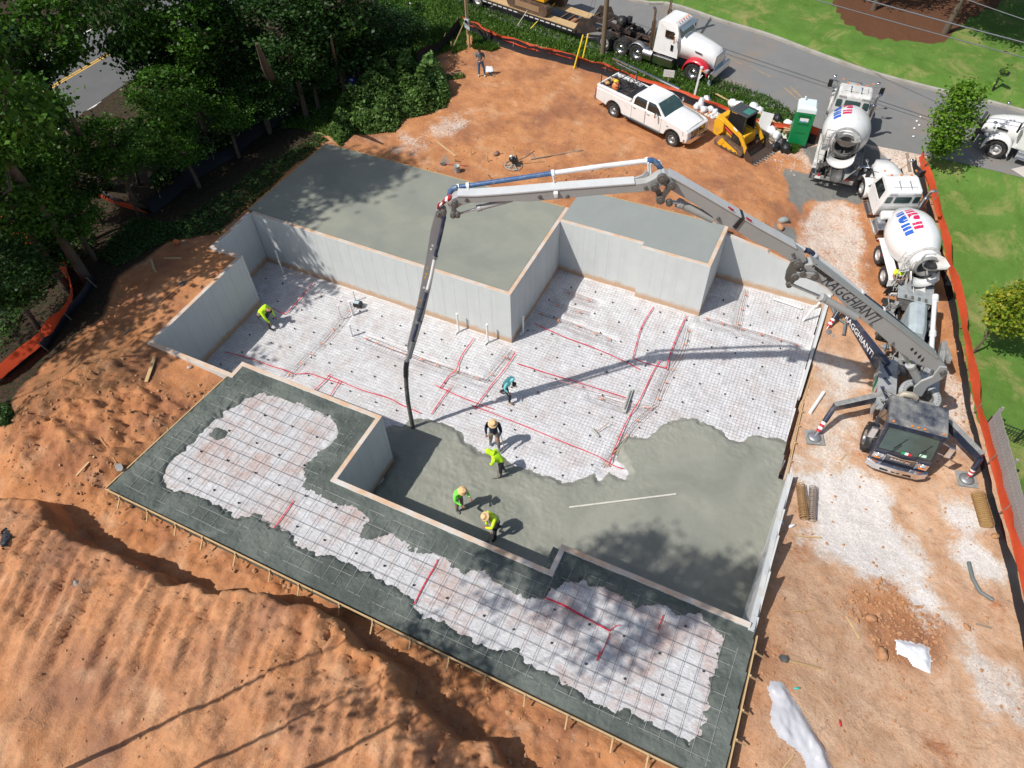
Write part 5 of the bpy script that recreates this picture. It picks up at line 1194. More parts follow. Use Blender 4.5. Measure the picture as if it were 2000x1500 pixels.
bplate('boom_section', [(851, 412), (862, 405), (870, 410), (872, 420), (866, 440), (856, 490), (842, 560), (828, 620), (812, 672), (803, 702), (797, 702), (795, 676), (806, 632), (816, 590), (830, 515), (841, 448)], .08, .18, mat('grey_boom_tip_paint', (.25, .255, .26), .45, dirt=.25))
# bright edge plates along the top of sections
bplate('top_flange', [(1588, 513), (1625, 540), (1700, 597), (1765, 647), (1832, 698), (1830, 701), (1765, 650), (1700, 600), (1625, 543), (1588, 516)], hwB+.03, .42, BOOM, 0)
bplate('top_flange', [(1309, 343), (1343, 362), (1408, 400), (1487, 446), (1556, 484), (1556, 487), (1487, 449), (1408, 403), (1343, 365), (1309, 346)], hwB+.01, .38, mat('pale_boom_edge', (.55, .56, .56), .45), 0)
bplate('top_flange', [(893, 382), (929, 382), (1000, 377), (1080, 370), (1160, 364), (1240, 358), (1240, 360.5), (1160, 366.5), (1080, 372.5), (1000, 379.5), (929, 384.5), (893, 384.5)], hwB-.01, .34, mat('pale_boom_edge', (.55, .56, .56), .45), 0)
for u, v in ((1700, 632), (1744, 670), (1712, 652), (1549, 497), (1403, 427), (1261, 367), (1108, 384), (1054, 385), (911, 391), (856, 421)): bpin(u, v, .055, hwB, .03, BOOMD)
bplate('clamp_band', [(1449, 424), (1455, 427), (1438, 448), (1431, 444)], hwB+.02, .40, BLACK, .004)
for a, b in (((1423, 403), (1434, 410)), ((1458, 424), (1469, 431))): bplate('red_reflector', [a, b, (b[0]-1, b[1]+3), (a[0]-1, a[1]+3)], hwB+.03, .02, RED, 0)
for k in range(5): a_ = (853+k*5.2, 407-k*4.2); bplate('warning_stripe', [a_, (a_[0]+5.0, a_[1]-4.1), (a_[0]+6.5, a_[1]-1.2), (a_[0]+1.5, a_[1]+2.9)], .13, .2, RED if k % 2 == 0 else WHITEL, 0)
# slots in section one near its foot
for px in ([(1778, 681), (1784, 679), (1784, 684), (1779, 686)], [(1786, 688), (1792, 686), (1790, 692), (1785, 693)], [(1793, 696), (1800, 692), (1798, 699), (1792, 701)], [(1800, 702), (1806, 698), (1803, 706), (1797, 707)]): bplate('access_slot', px, hwB+.004, .004, BLACK, 0)
# links, plates and pins
for lat in (hwB+.07, -hwB-.02):
    bplate('link_plate', [(1560, 506), (1566, 512), (1562, 538), (1556, 546), (1545, 560), (1538, 556), (1533, 545), (1536, 529), (1545, 512)], lat, .05, BOOMD, .01)
    bplate('link_plate', [(1556, 532), (1590, 534), (1596, 540), (1588, 544), (1556, 543)], lat+.05, .04, BOOM, .008)
    bplate('link_plate', [(1276, 360), (1284, 360), (1291, 374), (1298, 386), (1294, 394), (1286, 392), (1279, 374)], lat-.02, .05, BOOMD, .01)
    bplate('link_plate', [(1306, 358), (1315, 358), (1316, 364), (1300, 386), (1293, 394), (1286, 388)], lat+.02, .04, BOOMD, .01)
    bplate('link_plate', [(884, 398), (890, 396), (889, 408), (897, 418), (896, 422), (884, 423), (880, 418)], lat-.03, .04, BOOMD, .008)
for u, v, r_ in ((1558, 515, .13), (1552, 540, .13), (1541, 555, .10), (1567, 533, .10), (1591, 539, .13), (1293, 348, .14), (1279, 365, .12), (1311, 361, .13), (1290, 389, .13), (1307, 395, .10), (888, 397, .10), (866, 415, .09), (885, 419, .09), (894, 419, .08), (1841, 726, .12)):
    bpin(u, v, r_, hwB+.08)
def cyl_(a, b, c, lat, r0, r1):
    btube('hydraulic_rod', [a, b], lat, r0, CHROME); btube('hydraulic_cylinder', [b, c], lat, r1, BOOM, 16)
    mb = MB(); p = BP(*b, lat); q = BP(*c, lat); d = (q-p).normalized(); mb.cyl(L2(p-d*.02), L2(p+d*.12), r1*1.2, n=16); mb.build('cylinder_gland', BOOM, PT)
cyl_((1542, 554), (1603, 580), (1672, 619), hwB+.12, .055, .125); cyl_((1305, 394), (1325, 396), (1392, 428), 0, .06, .125); cyl_((896, 418), (933, 407), (1000, 389), .02, .04, .085)
cyl_((1752, 675), (1778, 712), (1795, 745), 0, .07, .15)
bplate('boom_foot', [(1836, 717), (1850, 718), (1852, 730), (1840, 741), (1812, 756), (1800, 775), (1784, 772), (1786, 757), (1800, 745), (1822, 736)], .26, .08, BOOM); bplate('boom_foot', [(1836, 717), (1850, 718), (1852, 730), (1840, 741), (1812, 756), (1800, 775), (1784, 772), (1786, 757), (1800, 745), (1822, 736)], -.20, .08, BOOM)
# placing pipeline
LB = -.34
btube('placing_pipe', [(1260, 314.5), (1180, 324), (1080, 338)], LB, .072, PIPEW); btube('placing_pipe', [(1080, 338), (1000, 350), (893, 366)], LB, .072, PIPEB)
btube('pipe_elbow', [(1264, 314), (1274, 313), (1284, 319), (1290, 329), (1297, 336), (1305, 341)], LB+.05, .082, PIPEB); btube('pipe_elbow', [(893, 366), (885, 368), (880, 374), (878, 384)], LB+.1, .082, PIPEB)
btube('placing_pipe', [(1305, 341), (1400, 394), (1500, 450), (1570, 487)], LB+.10, .072, PIPEW); btube('pipe_elbow', [(1570, 488), (1580, 490), (1588, 496)], LB, .09, PIPED)
btube('placing_pipe', [(1588, 496), (1640, 536), (1682, 572)], LB-.05, .072, PIPEW); btube('placing_pipe', [(1682, 572), (1722, 603)], LB-.05, .07, PIPED); btube('placing_pipe', [(1726, 606), (1770, 642), (1806, 672)], LB-.05, .07, PIPED)
btube('placing_pipe', [(1806, 672), (1820, 690), (1826, 712), (1815, 740)], LB-.05, .07, PIPEW)
btube('placing_pipe', [(868, 424), (860, 462), (850, 502)], .2, .06, PIPED); btube('placing_pipe', [(850, 502), (842, 540), (835, 566)], .2, .06, PIPEW); btube('placing_pipe', [(835, 566), (826, 600), (816, 632), (806, 668)], .2, .06, PIPED)
for u, v, lat in ((1263, 314, LB), (1080, 338, LB), (914, 363, LB), (895, 366, LB), (1285, 320, LB), (1304, 341, LB), (1682, 572, LB-.05), (1724, 605, LB-.05), (1590, 498, LB)):
    p = BP(u, v, lat); q = BP(u+3, v+(2.4 if u > 1280 else -.5), lat); d = (q-p).normalized(); MB().cyl(L2(p-d*.045), L2(p+d*.045), .105, n=18).build('pipe_clamp', PIPEW, PT)
for u, v, a, b in ((850, 502, -.25, 1), (835, 566, -.3, 1), (816, 628, -.3, 1), (806, 668, -.3, 1)):
    p = BP(u, v, .2); q = BP(u+a*4, v+4, .2); d = (q-p).normalized(); MB().cyl(L2(p-d*.05), L2(p+d*.05), .085, n=16).build('pipe_clamp', STEEL, PT)
for a, b in (((1266, 318), (1262, 352)), ((1270, 320), (1267, 348)), ((1080, 342), (1079, 368)), ((914, 368), (912, 382))): btube('pipe_bracket', [a, ((a[0]+b[0])/2+3, (a[1]+b[1])/2+2), b], -.15, .03, PIPEW, 8)
bplate('pipe_bracket', [(1228, 352), (1255, 342), (1262, 333), (1268, 338), (1262, 352), (1240, 358)], -.1, .05, BOOM)
for u, v, w_ in ((826, 560, 3), (820, 585, 2), (843, 478, 2.5), (840, 485, 2.5), (833, 522, 2), (831, 533, 2.4), (829, 540, 2.2)): bplate('warning_label', [(u, v), (u+w_*1.6, v+.4), (u+w_*1.3, v+4), (u-.3, v+3.6)], .083, .003, WHITEL if w_ > 2.4 else YEL, 0)
# end hose
btube('pipe_end', [(806, 668), (800, 690), (795, 705)], .1, .075, STEEL); btube('hose_coupling', [(795, 705), (793, 718), (793, 735)], .06, .10, BLACK)
btube('end_hose', [(793, 733), (794, 757), (797, 785), (802, 812), (806, 832), (808, 845)], .0, .085, mat('hose_rubber', (.07, .068, .06), .7, dirt=.5, dcol=(.2, .2, .18)))
hl = MB()
for k in range(2): hl.tube([L2(BP(*p, .16+k*.04)) for p in ((872, 395), (864, 392), (858, 398), (855, 408))], .015, 6)
for lat in (-.1, -.02): hl.tube([L2(BP(*p, lat)) for p in ((930, 376), (1000, 373), (1080, 366), (1150, 361), (1230, 354))], .014, 5)
hl.tube([L2(BP(*p, .2)) for p in ((813, 600), (821, 604), (823, 612), (816, 615))], .014, 5); hl.build('hydraulic_hose', BLACK, PT)
bx = bplate('remote_box', [(1081, 379), (1090, 378), (1090, 386), (1083, 387)], hwB+.12, .14, WHITE)
# lettering on section one, facing the camera side
a = BP(1614, 546, hwB+.006); b = BP(1712, 626, hwB+.006); xd = (b-a).normalized(); yd = NV.cross(xd); yd = yd if yd.z > 0 else -yd
def btext(s, c, size, m, sh=0, bold=0, sx=1.0):
    me = text_mesh(s, size, m, .002, sh, bold); ob = bpy.data.objects.new('lettering', me); COL.objects.link(ob); ob.parent = PT
    Mx = Matrix((xd*sx, yd, xd.cross(yd))).transposed().to_4x4(); Mx.translation = c; ob.matrix_local = PI_ @ Mx
btext('RAGGHIANTI', BP(1664, 587, hwB+.008), .54, DARKL, .15, .0, .95)
btext('Putzmeister', BP(1608, 534, hwB+.008), .20, BLACKP, 0, .012, 1.1)
# ---------------------------------------------------------------- pickup
PU = thing('pickup_truck', 'white crew cab pickup with ladder rack and tools in its open bed', 'pickup', (-.73, 16.07, gz(1, 15.5)+.02), math.atan2(-1.41, 3.74))
R_ = .40
body = [(-1.28, .62), (-1.30, .95), (-1.27, 1.22), (1.05, 1.22)]
low = [(-1.28, .60)]+[(-.60, .50)]+arc(0, .42, .52, 175, 5, 10)+[(.62, .42), (3.30, .42)]+arc(4.0, .42, .52, 175, 5, 10)+[(4.62, .50), (4.88, .55), (4.93, .85), (4.88, 1.08), (4.72, 1.18), (4.2, 1.24), (3.35, 1.31), (1.12, 1.26), (1.08, 1.28), (-1.24, 1.28), (-1.30, 1.2), (-1.31, .8)]
mb = MB(); mb.prism(low, -.90, .90); pb = mb.build('body', WHITE, PU, bevel=.06, seg=3)
# crowned bonnet
mb = MB(); mb.loft([[(3.35, y, 1.33+.05*(1-(y/.8)**2)) for y in (-.8, -.5, 0, .5, .8)]+[(3.35, .8, 1.2), (3.35, -.8, 1.2)], [(4.3, y, 1.26+.05*(1-(y/.78)**2)) for y in (-.78, -.5, 0, .5, .78)]+[(4.3, .78, 1.15), (4.3, -.78, 1.15)], [(4.75, y, 1.17+.04*(1-(y/.7)**2)) for y in (-.68, -.45, 0, .45, .68)]+[(4.75, .68, 1.1), (4.75, -.68, 1.1)]]); mb.build('bonnet', WHITE, PU)
mb = MB(); T0 = 1.86
mb.loft([[(1.10, y, 1.26) for y in (-.86, .86)]+[(3.38, y, 1.26) for y in (.86, -.86)], [(1.18, y, 1.62) for y in (-.80, .80)]+[(2.95, y, 1.62) for y in (.80, -.80)], [(1.32, y, T0-.06) for y in (-.70, .70)]+[(2.62, y, T0-.06) for y in (.70, -.70)], [(1.5, y, T0) for y in (-.58, .58)]+[(2.45, y, T0) for y in (.58, -.58)]], smooth=False)
mb.build('cab', WHITE, PU, bevel=.05, seg=3)
e = .014
MB().add([(3.325, -.78, 1.33), (3.325, .78, 1.33), (2.98, .74, 1.62), (2.98, -.74, 1.62), (2.70, .64, 1.775), (2.70, -.64, 1.775)], [(0, 1, 2, 3), (3, 2, 4, 5)]).build('windscreen', GLASSG, PU)
for s in (-1, 1):
    def wy(z): return s*((.86-(z-1.26)*.167 if z < 1.62 else .80-(z-1.62)*.556)+e)
    MB().add([(1.30, wy(1.31), 1.31), (2.10, wy(1.31), 1.31), (2.10, wy(1.62), 1.62), (2.08, wy(1.74), 1.74), (1.42, wy(1.74), 1.74), (1.34, wy(1.62), 1.62)], [(0, 1, 2, 5), (5, 2, 3, 4)]).build('rear_side_window', GLASS, PU)
    MB().add([(2.2, wy(1.31), 1.31), (3.15, wy(1.31), 1.31), (2.88, wy(1.62), 1.62), (2.64, wy(1.74), 1.74), (2.2, wy(1.74), 1.74), (2.2, wy(1.62), 1.62)], [(0, 1, 2, 5), (5, 2, 3, 4)]).build('front_side_window', GLASS, PU)
    for x0, x1 in ((1.22, 2.12), (2.16, 3.2)):
        d = MB()
        for a, b in (((x0, .5), (x0, 1.24)), ((x1, .5), (x1, 1.24)), ((x0, .5), (x1, .5))): d.bar((a[0], s*.903, a[1]), (b[0], s*.903, b[1]), .008, .014)
        d = d.build('door_gap', GREYL, PU); MB().box((x0+.18, s*.925, 1.14), (.16, .03, .035)).build('door_handle', CHROME, PU)
    mb = MB(); mb.bar((2.95, s*.88, 1.32), (2.98, s*1.08, 1.36), .04); mb.box((2.96, s*1.12, 1.40), (.08, .16, .22)); mb.build('mirror', CHROME, PU, bevel=.015)
    mb = MB(); mb.tube([(.75, s*.93, .42), (3.25, s*.93, .42)], .05, 8); mb.build('running_board', BLACKP, PU)
    MB().add([(4.60, s*.905, .86), (4.88, s*.80, .86), (4.90, s*.62, .86), (4.86, s*.60, 1.08), (4.76, s*.80, 1.12), (4.58, s*.90, 1.10)], [(0, 1, 2, 3, 4, 5), (5, 4, 3, 2, 1, 0)]).build('headlight', LAMPG, PU).location = (.012, s*.012, .005)
    MB().box((-1.30, s*.86, 1.0), (.05, .14, .38)).build('tail_light', REDL, PU, bevel=.01)
    MB().box((3.62, s*.905, .98), (.14, .01, .04)).build('badge', GREYL, PU)
    for x in (0, 4.0):
        w_ = wheel(PU, x, s*.80, R_, .26, s, rim=STEEL)
        mb = MB(); P_ = arc(x, .42, .525, 178, 2, 12); mb.tube([(a, s*.895, b) for a, b in P_], .022, 6); mb.build('arch_lip', BLACKP, PU)
gr = MB()
for z in (.80, .88, .96, 1.04): gr.box((4.925, 0, z), (.03, 1.1, .04))
gr.build('grille', CHROME, PU); MB().box((4.915, 0, .92), (.03, 1.14, .32)).build('grille_back', BLACKP, PU); MB().box((4.94, 0, .92), (.02, .07, .36)).build('grille_bar', CHROME, PU)
MB().loft([[(4.78, -.92, .5), (4.78, -.92, .72), (4.7, -.92, .72), (4.7, -.92, .5)], [(5.0, -.66, .48), (5.0, -.66, .74), (4.85, -.66, .74), (4.85, -.66, .48)], [(5.02, .66, .48), (5.02, .66, .74), (4.85, .66, .74), (4.85, .66, .48)], [(4.78, .92, .5), (4.78, .92, .72), (4.7, .92, .72), (4.7, .92, .5)]], smooth=False).build('front_bumper', CHROME, PU, bevel=.02)
MB().box((-1.38, 0, .60), (.16, 1.7, .2)).build('rear_bumper', CHROME, PU, bevel=.02)
# open bed
mb = MB(); mb.box((-.12, 0, 1.285), (2.2, 1.42, .012)); mb.build('bed_floor', mat('black_bedliner', (.02, .02, .025), .8, dirt=.3), PU)
mb = MB()
for s in (-1, 1): mb.box((-.1, s*.80, 1.36), (2.36, .17, .17))
mb.box((-1.24, 0, 1.36), (.10, 1.62, .17)); mb.build('bed_rail', WHITE, PU, bevel=.03)
MB().box((.85, 0, 1.375), (.42, 1.42, .18)).build('bed_tool_box', BLACKP, PU, bevel=.02)
rk = MB()
for s in (-1, 1):
    for x in (-1.1, .1): rk.bar((x, s*.78, 1.4), (x, s*.74, 2.12), .035)
    rk.bar((-1.1, s*.74, 2.12), (.6, s*.74, 2.12), .035)
for x in (-1.1, -.5, .1): rk.bar((x, -.74, 2.14), (x, .74, 2.14), .035)
rk.bar((.6, -.74, 2.12), (1.0, -.7, 1.9), .03); rk.bar((.6, .74, 2.12), (1.0, .7, 1.9), .03); rk.build('ladder_rack', BLACK, PU)
def onpu(x, y, z): return PU.matrix_world @ Vector((x, y, z))
bpy.context.view_layer.update()
mb = MB(); mb.bar(onpu(-1.55, .62, 2.21), onpu(3.0, .60, 2.21), .09, .06); tag(mb.build('aluminium_straightedge', ALU), 'long aluminium screed board lying on the pickup ladder rack', 'screed')
mb = MB(); mb.cyl(onpu(-1.35, .28, 2.19), onpu(.55, .22, 2.19), .03); tag(mb.build('tool_pole', BLACK), 'dark pole with red end tied on the pickup ladder rack', 'pole')
mb = MB(); mb.cyl(onpu(-1.1, .42, 2.19), onpu(.35, .36, 2.19), .022); tag(mb.build('tool_pole', ALU), 'thin silver handle on the pickup ladder rack', 'pole')
def blob(name, p, r, sc, m, lab, cat, jit=.15, n=12, seed=1, group=None):
    mb = MB(); mb.sphere((0, 0, 0), r, sc, n, jit=jit, rng=random.Random(seed)); o = mb.build(name, m); o.location = p; o.rotation_euler = (0, 0, seed*1.7); return tag(o, lab, cat, group)
YBAG = mat('yellow_plastic', (.75, .55, .02), .4, bmp=.02)
blob('yellow_container', onpu(-.62, -.05, 1.46), .17, (1, .9, .9), YBAG, 'bright yellow container in the pickup bed', 'container', .1, 12, 3)
blob('cord_bundle', onpu(-.95, .1, 1.42), .16, (1.1, .9, .7), mat('tan_sack', (.6, .35, .14), .8, bmp=.02), 'tan and orange bundle at the tail of the pickup bed', 'bundle', .25, 10, 4)
blob('cord_bundle', onpu(-.98, -.4, 1.42), .15, (1.1, .9, .7), mat('tan_sack', (.6, .35, .14), .8, bmp=.02), 'tan bundle beside the near rail of the pickup bed', 'bundle', .25, 10, 9)
mb = MB(); mb.lathe([(.0, -.05), (.2, -.05), (.22, -.02), (.22, .02), (.2, .05), (0, .05)], c=onpu(-.35, -.4, 1.46), ax=(.3, -1, .5), n=16); tag(mb.build('concrete_saw_wheel', mat('orange_machine', (.6, .18, .05), .5)), 'round orange disc of a cutting tool in the pickup bed', 'tool')
mb = MB(); r = random.Random(2)
for k in range(12): a = onpu(r.uniform(-.3, .5), r.uniform(-.5, .5), 1.45); mb.tube([a, a+Vector((r.uniform(-.3, .3), r.uniform(-.3, .3), r.uniform(.05, .3))), a+Vector((r.uniform(-.4, .4), r.uniform(-.4, .4), 0))], .018, 5)
tag(mb.build('cutting_machine', BLACK), 'tangled black machine frame in the pickup bed behind the cab', 'machine')
# ---------------------------------------------------------------- road tractor, low trailer and excavator
HD = math.radians(-13); OT = (2.0, 21.76, 2.6)
TR = thing('tractor_truck', 'white road tractor with red front wing and tall chrome stacks parked on the road', 'tractor truck', OT, HD)
for s in (-1, 1):
    wheel(TR, 0, s*.95, .50, .32, s, rim=ALU)
    for x, dl in ((-3.8, False), (-4.95, True), (-6.1, True)): wheel(TR, x, s*.95, .5, .27, s, dual=True, rim=ALU if x > -5.5 else RIM)
mb = MB()
for s in (-1, 1): mb.box((-3.0, s*.4, .82), (8.0, .09, .24))
for x in (-2.6, -3.3, -4.4, -5.5, -6.6): mb.box((x, 0, .82), (.12, .8, .18))
mb.build('chassis', mat('brown_black_frame', (.05, .035, .03), .6, dirt=.4), TR, bevel=.01)
mb = MB(); rg = []
for x, hw, z0, z1 in ((-1.35, .86, 1.0, 2.05), (-.6, .80, 1.0, 1.98), (.3, .70, .9, 1.82), (.85, .62, .8, 1.70), (1.0, .58, .8, 1.5)):
    rg.append([(x, -hw, z0), (x, -hw, z1-.35), (x, -hw*.86, z1-.1), (x, -hw*.4, z1), (x, hw*.4, z1), (x, hw*.86, z1-.1), (x, hw, z1-.35), (x, hw, z0)])
mb.loft(rg); mb.build('bonnet', WHITE, TR)
MB().box((1.03, 0, 1.12), (.06, 1.05, .8)).build('grille', CHROME, TR, bevel=.02)
MB().box((1.12, 0, .58), (.18, 2.2, .42)).build('front_bumper', CHROME, TR, bevel=.03)
for s in (-1, 1):
    mb = MB(); pr = []
    for i in range(13):
        a = math.radians(8+172*i/12); ex = 1.35 if math.cos(a) > 0 else 1.08; rr = .66
        x = math.cos(a)*rr*ex; z = .52+math.sin(a)*rr
        pr.append([(x, s*.62, z+.10), (x, s*.9, z+.08), (x, s*1.08, z-.02), (x, s*1.12, z-.12), (x*.9, s*1.10, .52+(z-.52)*.84), (x*.9, s*.62, .52+(z-.52)*.86)])
    mb.loft(pr); mb.build('front_wing', RED, TR)
    mb = MB(); mb.box((.80, s*1.0, .80), (.22, .26, .18)); mb.build('headlight', LAMPG, TR, bevel=.04); MB().box((.66, s*1.10, .80), (.16, .06, .1)).build('indicator', AMBER, TR, bevel=.02)
    MB().add([(-.2, s*.80, 1.62), (.25, s*.765, 1.55), (.25, s*.765, 1.49), (-.2, s*.805, 1.55)], [(0, 1, 2, 3), (3, 2, 1, 0)]).build('bonnet_vent', BLACKP, TR).location = (0, s*.012, 0)
mb = MB(); prf = [(-1.2, .9), (-1.22, 2.0), (-1.5, 2.62), (-1.75, 2.74), (-2.5, 2.74), (-2.72, 2.62), (-2.8, .9)]
mb.loft([[(x, -.93+(.14 if z > 2.3 else 0), z-(.05 if z > 2.7 else 0)) for x, z in prf], [(x, -.80+(.10 if z > 2.3 else 0), z) for x, z in prf], [(x, .80-(.10 if z > 2.3 else 0), z) for x, z in prf], [(x, .93-(.14 if z > 2.3 else 0), z-(.05 if z > 2.7 else 0)) for x, z in prf]], smooth=False); mb.build('cab', WHITE, TR, bevel=.07, seg=3)
MB().add([(-1.20, -.76, 2.03), (-1.20, .76, 2.03), (-1.44, .68, 2.5), (-1.44, -.68, 2.5)], [(0, 1, 2, 3)]).build('windscreen', GLASSG, TR)
MB().add([(-1.36, -.80, 2.56), (-1.36, .80, 2.56), (-1.12, .84, 2.44), (-1.12, -.84, 2.44)], [(0, 1, 2, 3), (3, 2, 1, 0)]).build('sun_visor', mat('blue_grey_visor', (.3, .38, .45), .4), TR)
for y in (-.5, -.25, 0, .25, .5): mb = MB(); mb.lathe([(.0, .08), (.04, .05), (.045, 0)], c=(-1.62, y, 2.74), ax=(1, 0, .3), n=8); mb.build('roof_lamp', AMBER if y else REDL, TR)
for s in (-1, 1):
    MB().add([(-1.4, s*.938, 1.92), (-2.15, s*.938, 1.92), (-2.15, s*.925, 2.32), (-1.62, s*.925, 2.32), (-1.45, s*.93, 2.15)], [(0, 1, 2, 3, 4), (4, 3, 2, 1, 0)]).build('side_window', GLASS, TR)
    MB().box((-1.62, s*.94, 1.42), (.16, .012, .34)).build('lower_window', GLASS, TR)
    mb = MB(); mb.box((-2.05, s*.95, .55), (1.3, .3, .5)); mb.build('cab_step', ALU, TR, bevel=.04)
    mb = MB(); mb.cyl((-2.75, s*.88, .62), (-3.35, s*.88, .62), .34, n=22); mb.build('fuel_tank', ALU, TR)
    mb = MB(); mb.box((-1.35-.0, s*1.2, 2.1), (.08, .2, .42)); mb.bar((-1.35, s*.95, 2.3), (-1.35, s*1.2, 2.28), .03); mb.bar((-1.35, s*.95, 1.9), (-1.35, s*1.2, 1.95), .03); mb.build('mirror', CHROME, TR)
    ex = MB(); ex.cyl((-2.98, s*.86, 1.0), (-2.98, s*.86, 2.55), .13, n=14); ex.tube([(-2.98, s*.86, 2.5), (-2.98, s*.86, 3.05), (-3.02, s*.86, 3.2), (-3.14, s*.86, 3.3)], .07, 12); ex.build('exhaust_stack', mat('browned_chrome', (.32, .26, .2), .3, .9, dirt=.3), TR)
    mb = MB(); pr = []
    for i in range(9):
        a = math.radians(5+170*i/8); pr.append([(-3.8+math.cos(a)*r_, s*y, .52+math.sin(a)*r_) for r_, y in ((.60, .72), (.60, 1.1), (.58, 1.1), (.58, .72))])
    mb.loft(pr); mb.build('half_fender', STEEL, TR)
MB().box((-3.15, .1, 1.35), (.32, .9, .75)).build('headboard', mat('dark_teal_box', (.03, .045, .05), .5), TR, bevel=.03)
mb = MB(); mb.tube([(-3.6, .35, .95), (-3.75, .35, 1.45), (-3.6, .0, 1.6), (-3.75, -.3, 1.4)], .03, 6); mb.lathe([(.0, 0), (.42, 0), (.42, .08), (0, .1)], c=(-5.4, 0, .98), n=16); mb.build('fifth_wheel', BLACK, TR)
TL = thing('low_trailer', 'long low equipment trailer with timber deck boards on the road behind the tractor', 'trailer', OT, HD)
BF = mat('black_trailer_frame', (.03, .024, .022), .6, dirt=.4, dcol=(.12, .07, .05))
for s in (-1, 1):
    mb = MB(); mb.prism([(-4.7, 1.1), (-4.7, 1.28), (-6.6, 1.55), (-7.5, 1.5), (-8.25, .75), (-8.25, .55), (-7.9, .55), (-7.2, 1.2), (-6.4, 1.25)], s*.42-.06, s*.42+.06); mb.build('gooseneck_beam', BF, TL, bevel=.01)
    mb = MB(); mb.prism([(-6.7, .98), (-7.1, 1.62), (-7.9, 1.5), (-8.35, .7), (-8.3, .5), (-7.6, .62)], s*1.02-.04, s*1.02+.04); mb.build('gooseneck_plate', BF, TL, bevel=.01)
    mb = MB(); mb.box((-12, s*1.1, .62), (7.6, .12, .22)); mb.build('side_beam', BF, TL)
    for k in range(17):
        if k != 9: MB().box((-8.6-k*.43, s*1.17, .60), (.30, .012, .055)).build('reflector_strip', WHITEL, TL)
    for k in range(3): MB().box((-12.0, s*(.62+k*.21), .76), (7.4, .19, .05), R=(0, 0, RNG.uniform(-.003, .003))).build('plank', WOOD, TL)
    for x in (-16.2, -17.3): wheel(TL, x, s*.95, .46, .27, s, dual=True, rim=RIM)
for x in (-5.0, -5.7, -6.4, -7.0, -7.5): MB().bar((x, -.48, 1.36), (x, .48, 1.36), .08).build('cross_member', RUST, TL)
for x in (-8.5, -8.9, -9.4, -9.9): MB().bar((x, -1.05, .68), (x, 1.05, .68), .1).build('cross_member', RUST, TL)
mb = MB(); mb.box((-8.6, 0, .6), (.5, .7, .03)); mb.box((-9.2, 0, .6), (.35, .7, .03)); mb.build('rusty_deck_plate', mat('rust_orange', (.3, .14, .07), .85), TL)
mb = MB(); mb.box((-16.6, 0, .8), (3.2, .9, .25)); mb.build('rear_frame', BF, TL)
mb = MB(); mb.lathe([(0, -.25), (.3, -.22), (.34, 0), (.3, .22), (0, .25)], c=(-5.6, .0, 1.5), ax=(1, 0, 0), n=14); mb.box((-5.3, .3, 1.6), (.25, .3, .3)); mb.build('pony_engine', BLACK, TL)
EX = thing('excavator', 'yellow tracked excavator chained on the low trailer at the top edge', 'excavator', tuple(Vector(OT)+Euler((0, 0, HD)).to_matrix() @ Vector((-12.0, .05, .79))), HD)
for s in (-1, 1):
    pr = arc(1.2, .38, .38, 90, -90, 8)+arc(-1.3, .38, .38, 270, 90, 8)
    mb = MB(); mb.prism(pr, s*.92-.24, s*.92+.24); mb.build('track', RUST, EX, bevel=.02)
    mb = MB()
    for i in range(15):
        for zz in (.765, -.005): mb.box((-1.35+i*.185, s*.92, zz), (.09, .5, .03))
    mb.build('track_pads', RUST, EX, kind='stuff')
    MB().box((0, s*1.17, .38), (1.9, .03, .34)).build('track_frame', mat('dusty_track_frame', (.3, .18, .09), .8, dirt=.5), EX)
MB().lathe([(0, .6), (.55, .6), (.55, .85), (0, .85)], n=24).build('slew_ring', BLACK, EX)
mb = MB(); pl = [(1.3, -1.1), (1.3, 1.1), (-1.0, 1.15)]+[(-1.0-.75*math.cos(math.radians(a)), 1.15*math.sin(math.radians(a))) for a in range(75, -76, -15)]+[(-1.0, -1.15)]
n = len(pl); mb.add([(x, y, .85) for x, y in pl]+[(x, y, 1.75) for x, y in pl], [tuple(range(n))[::-1], tuple(range(n, 2*n))]+[(i, (i+1) % n, (i+1) % n+n, i+n) for i in range(n)]); mb.build('house', YEL, EX, bevel=.05)
mb = MB(); mb.loft([[(-.1, .25, 1.7), (1.3, .25, 1.7), (1.3, 1.05, 1.7), (-.1, 1.05, 1.7)], [(0, .3, 2.6), (1.15, .3, 2.6), (1.15, 1.0, 2.6), (0, 1.0, 2.6)]], smooth=False); mb.build('cab', GLASS, EX, bevel=.04)
MB().box((.58, .65, 2.62), (1.2, .78, .06)).build('cab_roof', YEL, EX, bevel=.02)
MB().box((.1, -1.13, 1.42), (.5, .02, .4)).build('black_panel', BLACKP, EX); MB().box((-.9, -1.13, 1.42), (.55, .05, .3)).build('tan_grille', RUST, EX)
MB().box((.0, -1.14, 1.62), (.22, .02, .2)).build('number_panel', WHITEL, EX)
me_ = put_text('CAT', .2, BLACKP, EX, (-.45, -1.165, 1.05), (1, 0, 0), (0, 0, 1)); put_text('305', .14, BLACKP, EX, (.75, -1.115, 1.05), (1, 0, 0), (0, 0, 1))
mb = MB(); mb.prism([(-x, z) for x, z in [(1.2, 1.1), (2.2, 2.5), (3.6, 3.0), (4.6, 2.4), (4.5, 2.2), (3.5, 2.7), (2.4, 2.2), (1.5, 1.0)]], -.15, .15); mb.build('boom', YEL, EX, bevel=.02)
mb = MB(); mb.prism([(-x, z) for x, z in [(4.4, 2.6), (4.7, 2.5), (3.2, .7), (3.0, .8)]], -.1, .1); mb.build('stick', YEL, EX, bevel=.02)
mb = MB(); mb.prism([(-x, z) for x, z in [(3.2, .85), (3.5, .3), (3.1, .02), (2.5, .05), (2.45, .5), (2.9, .85)]], -.4, .4); mb.build('bucket', RUST, EX, bevel=.02)
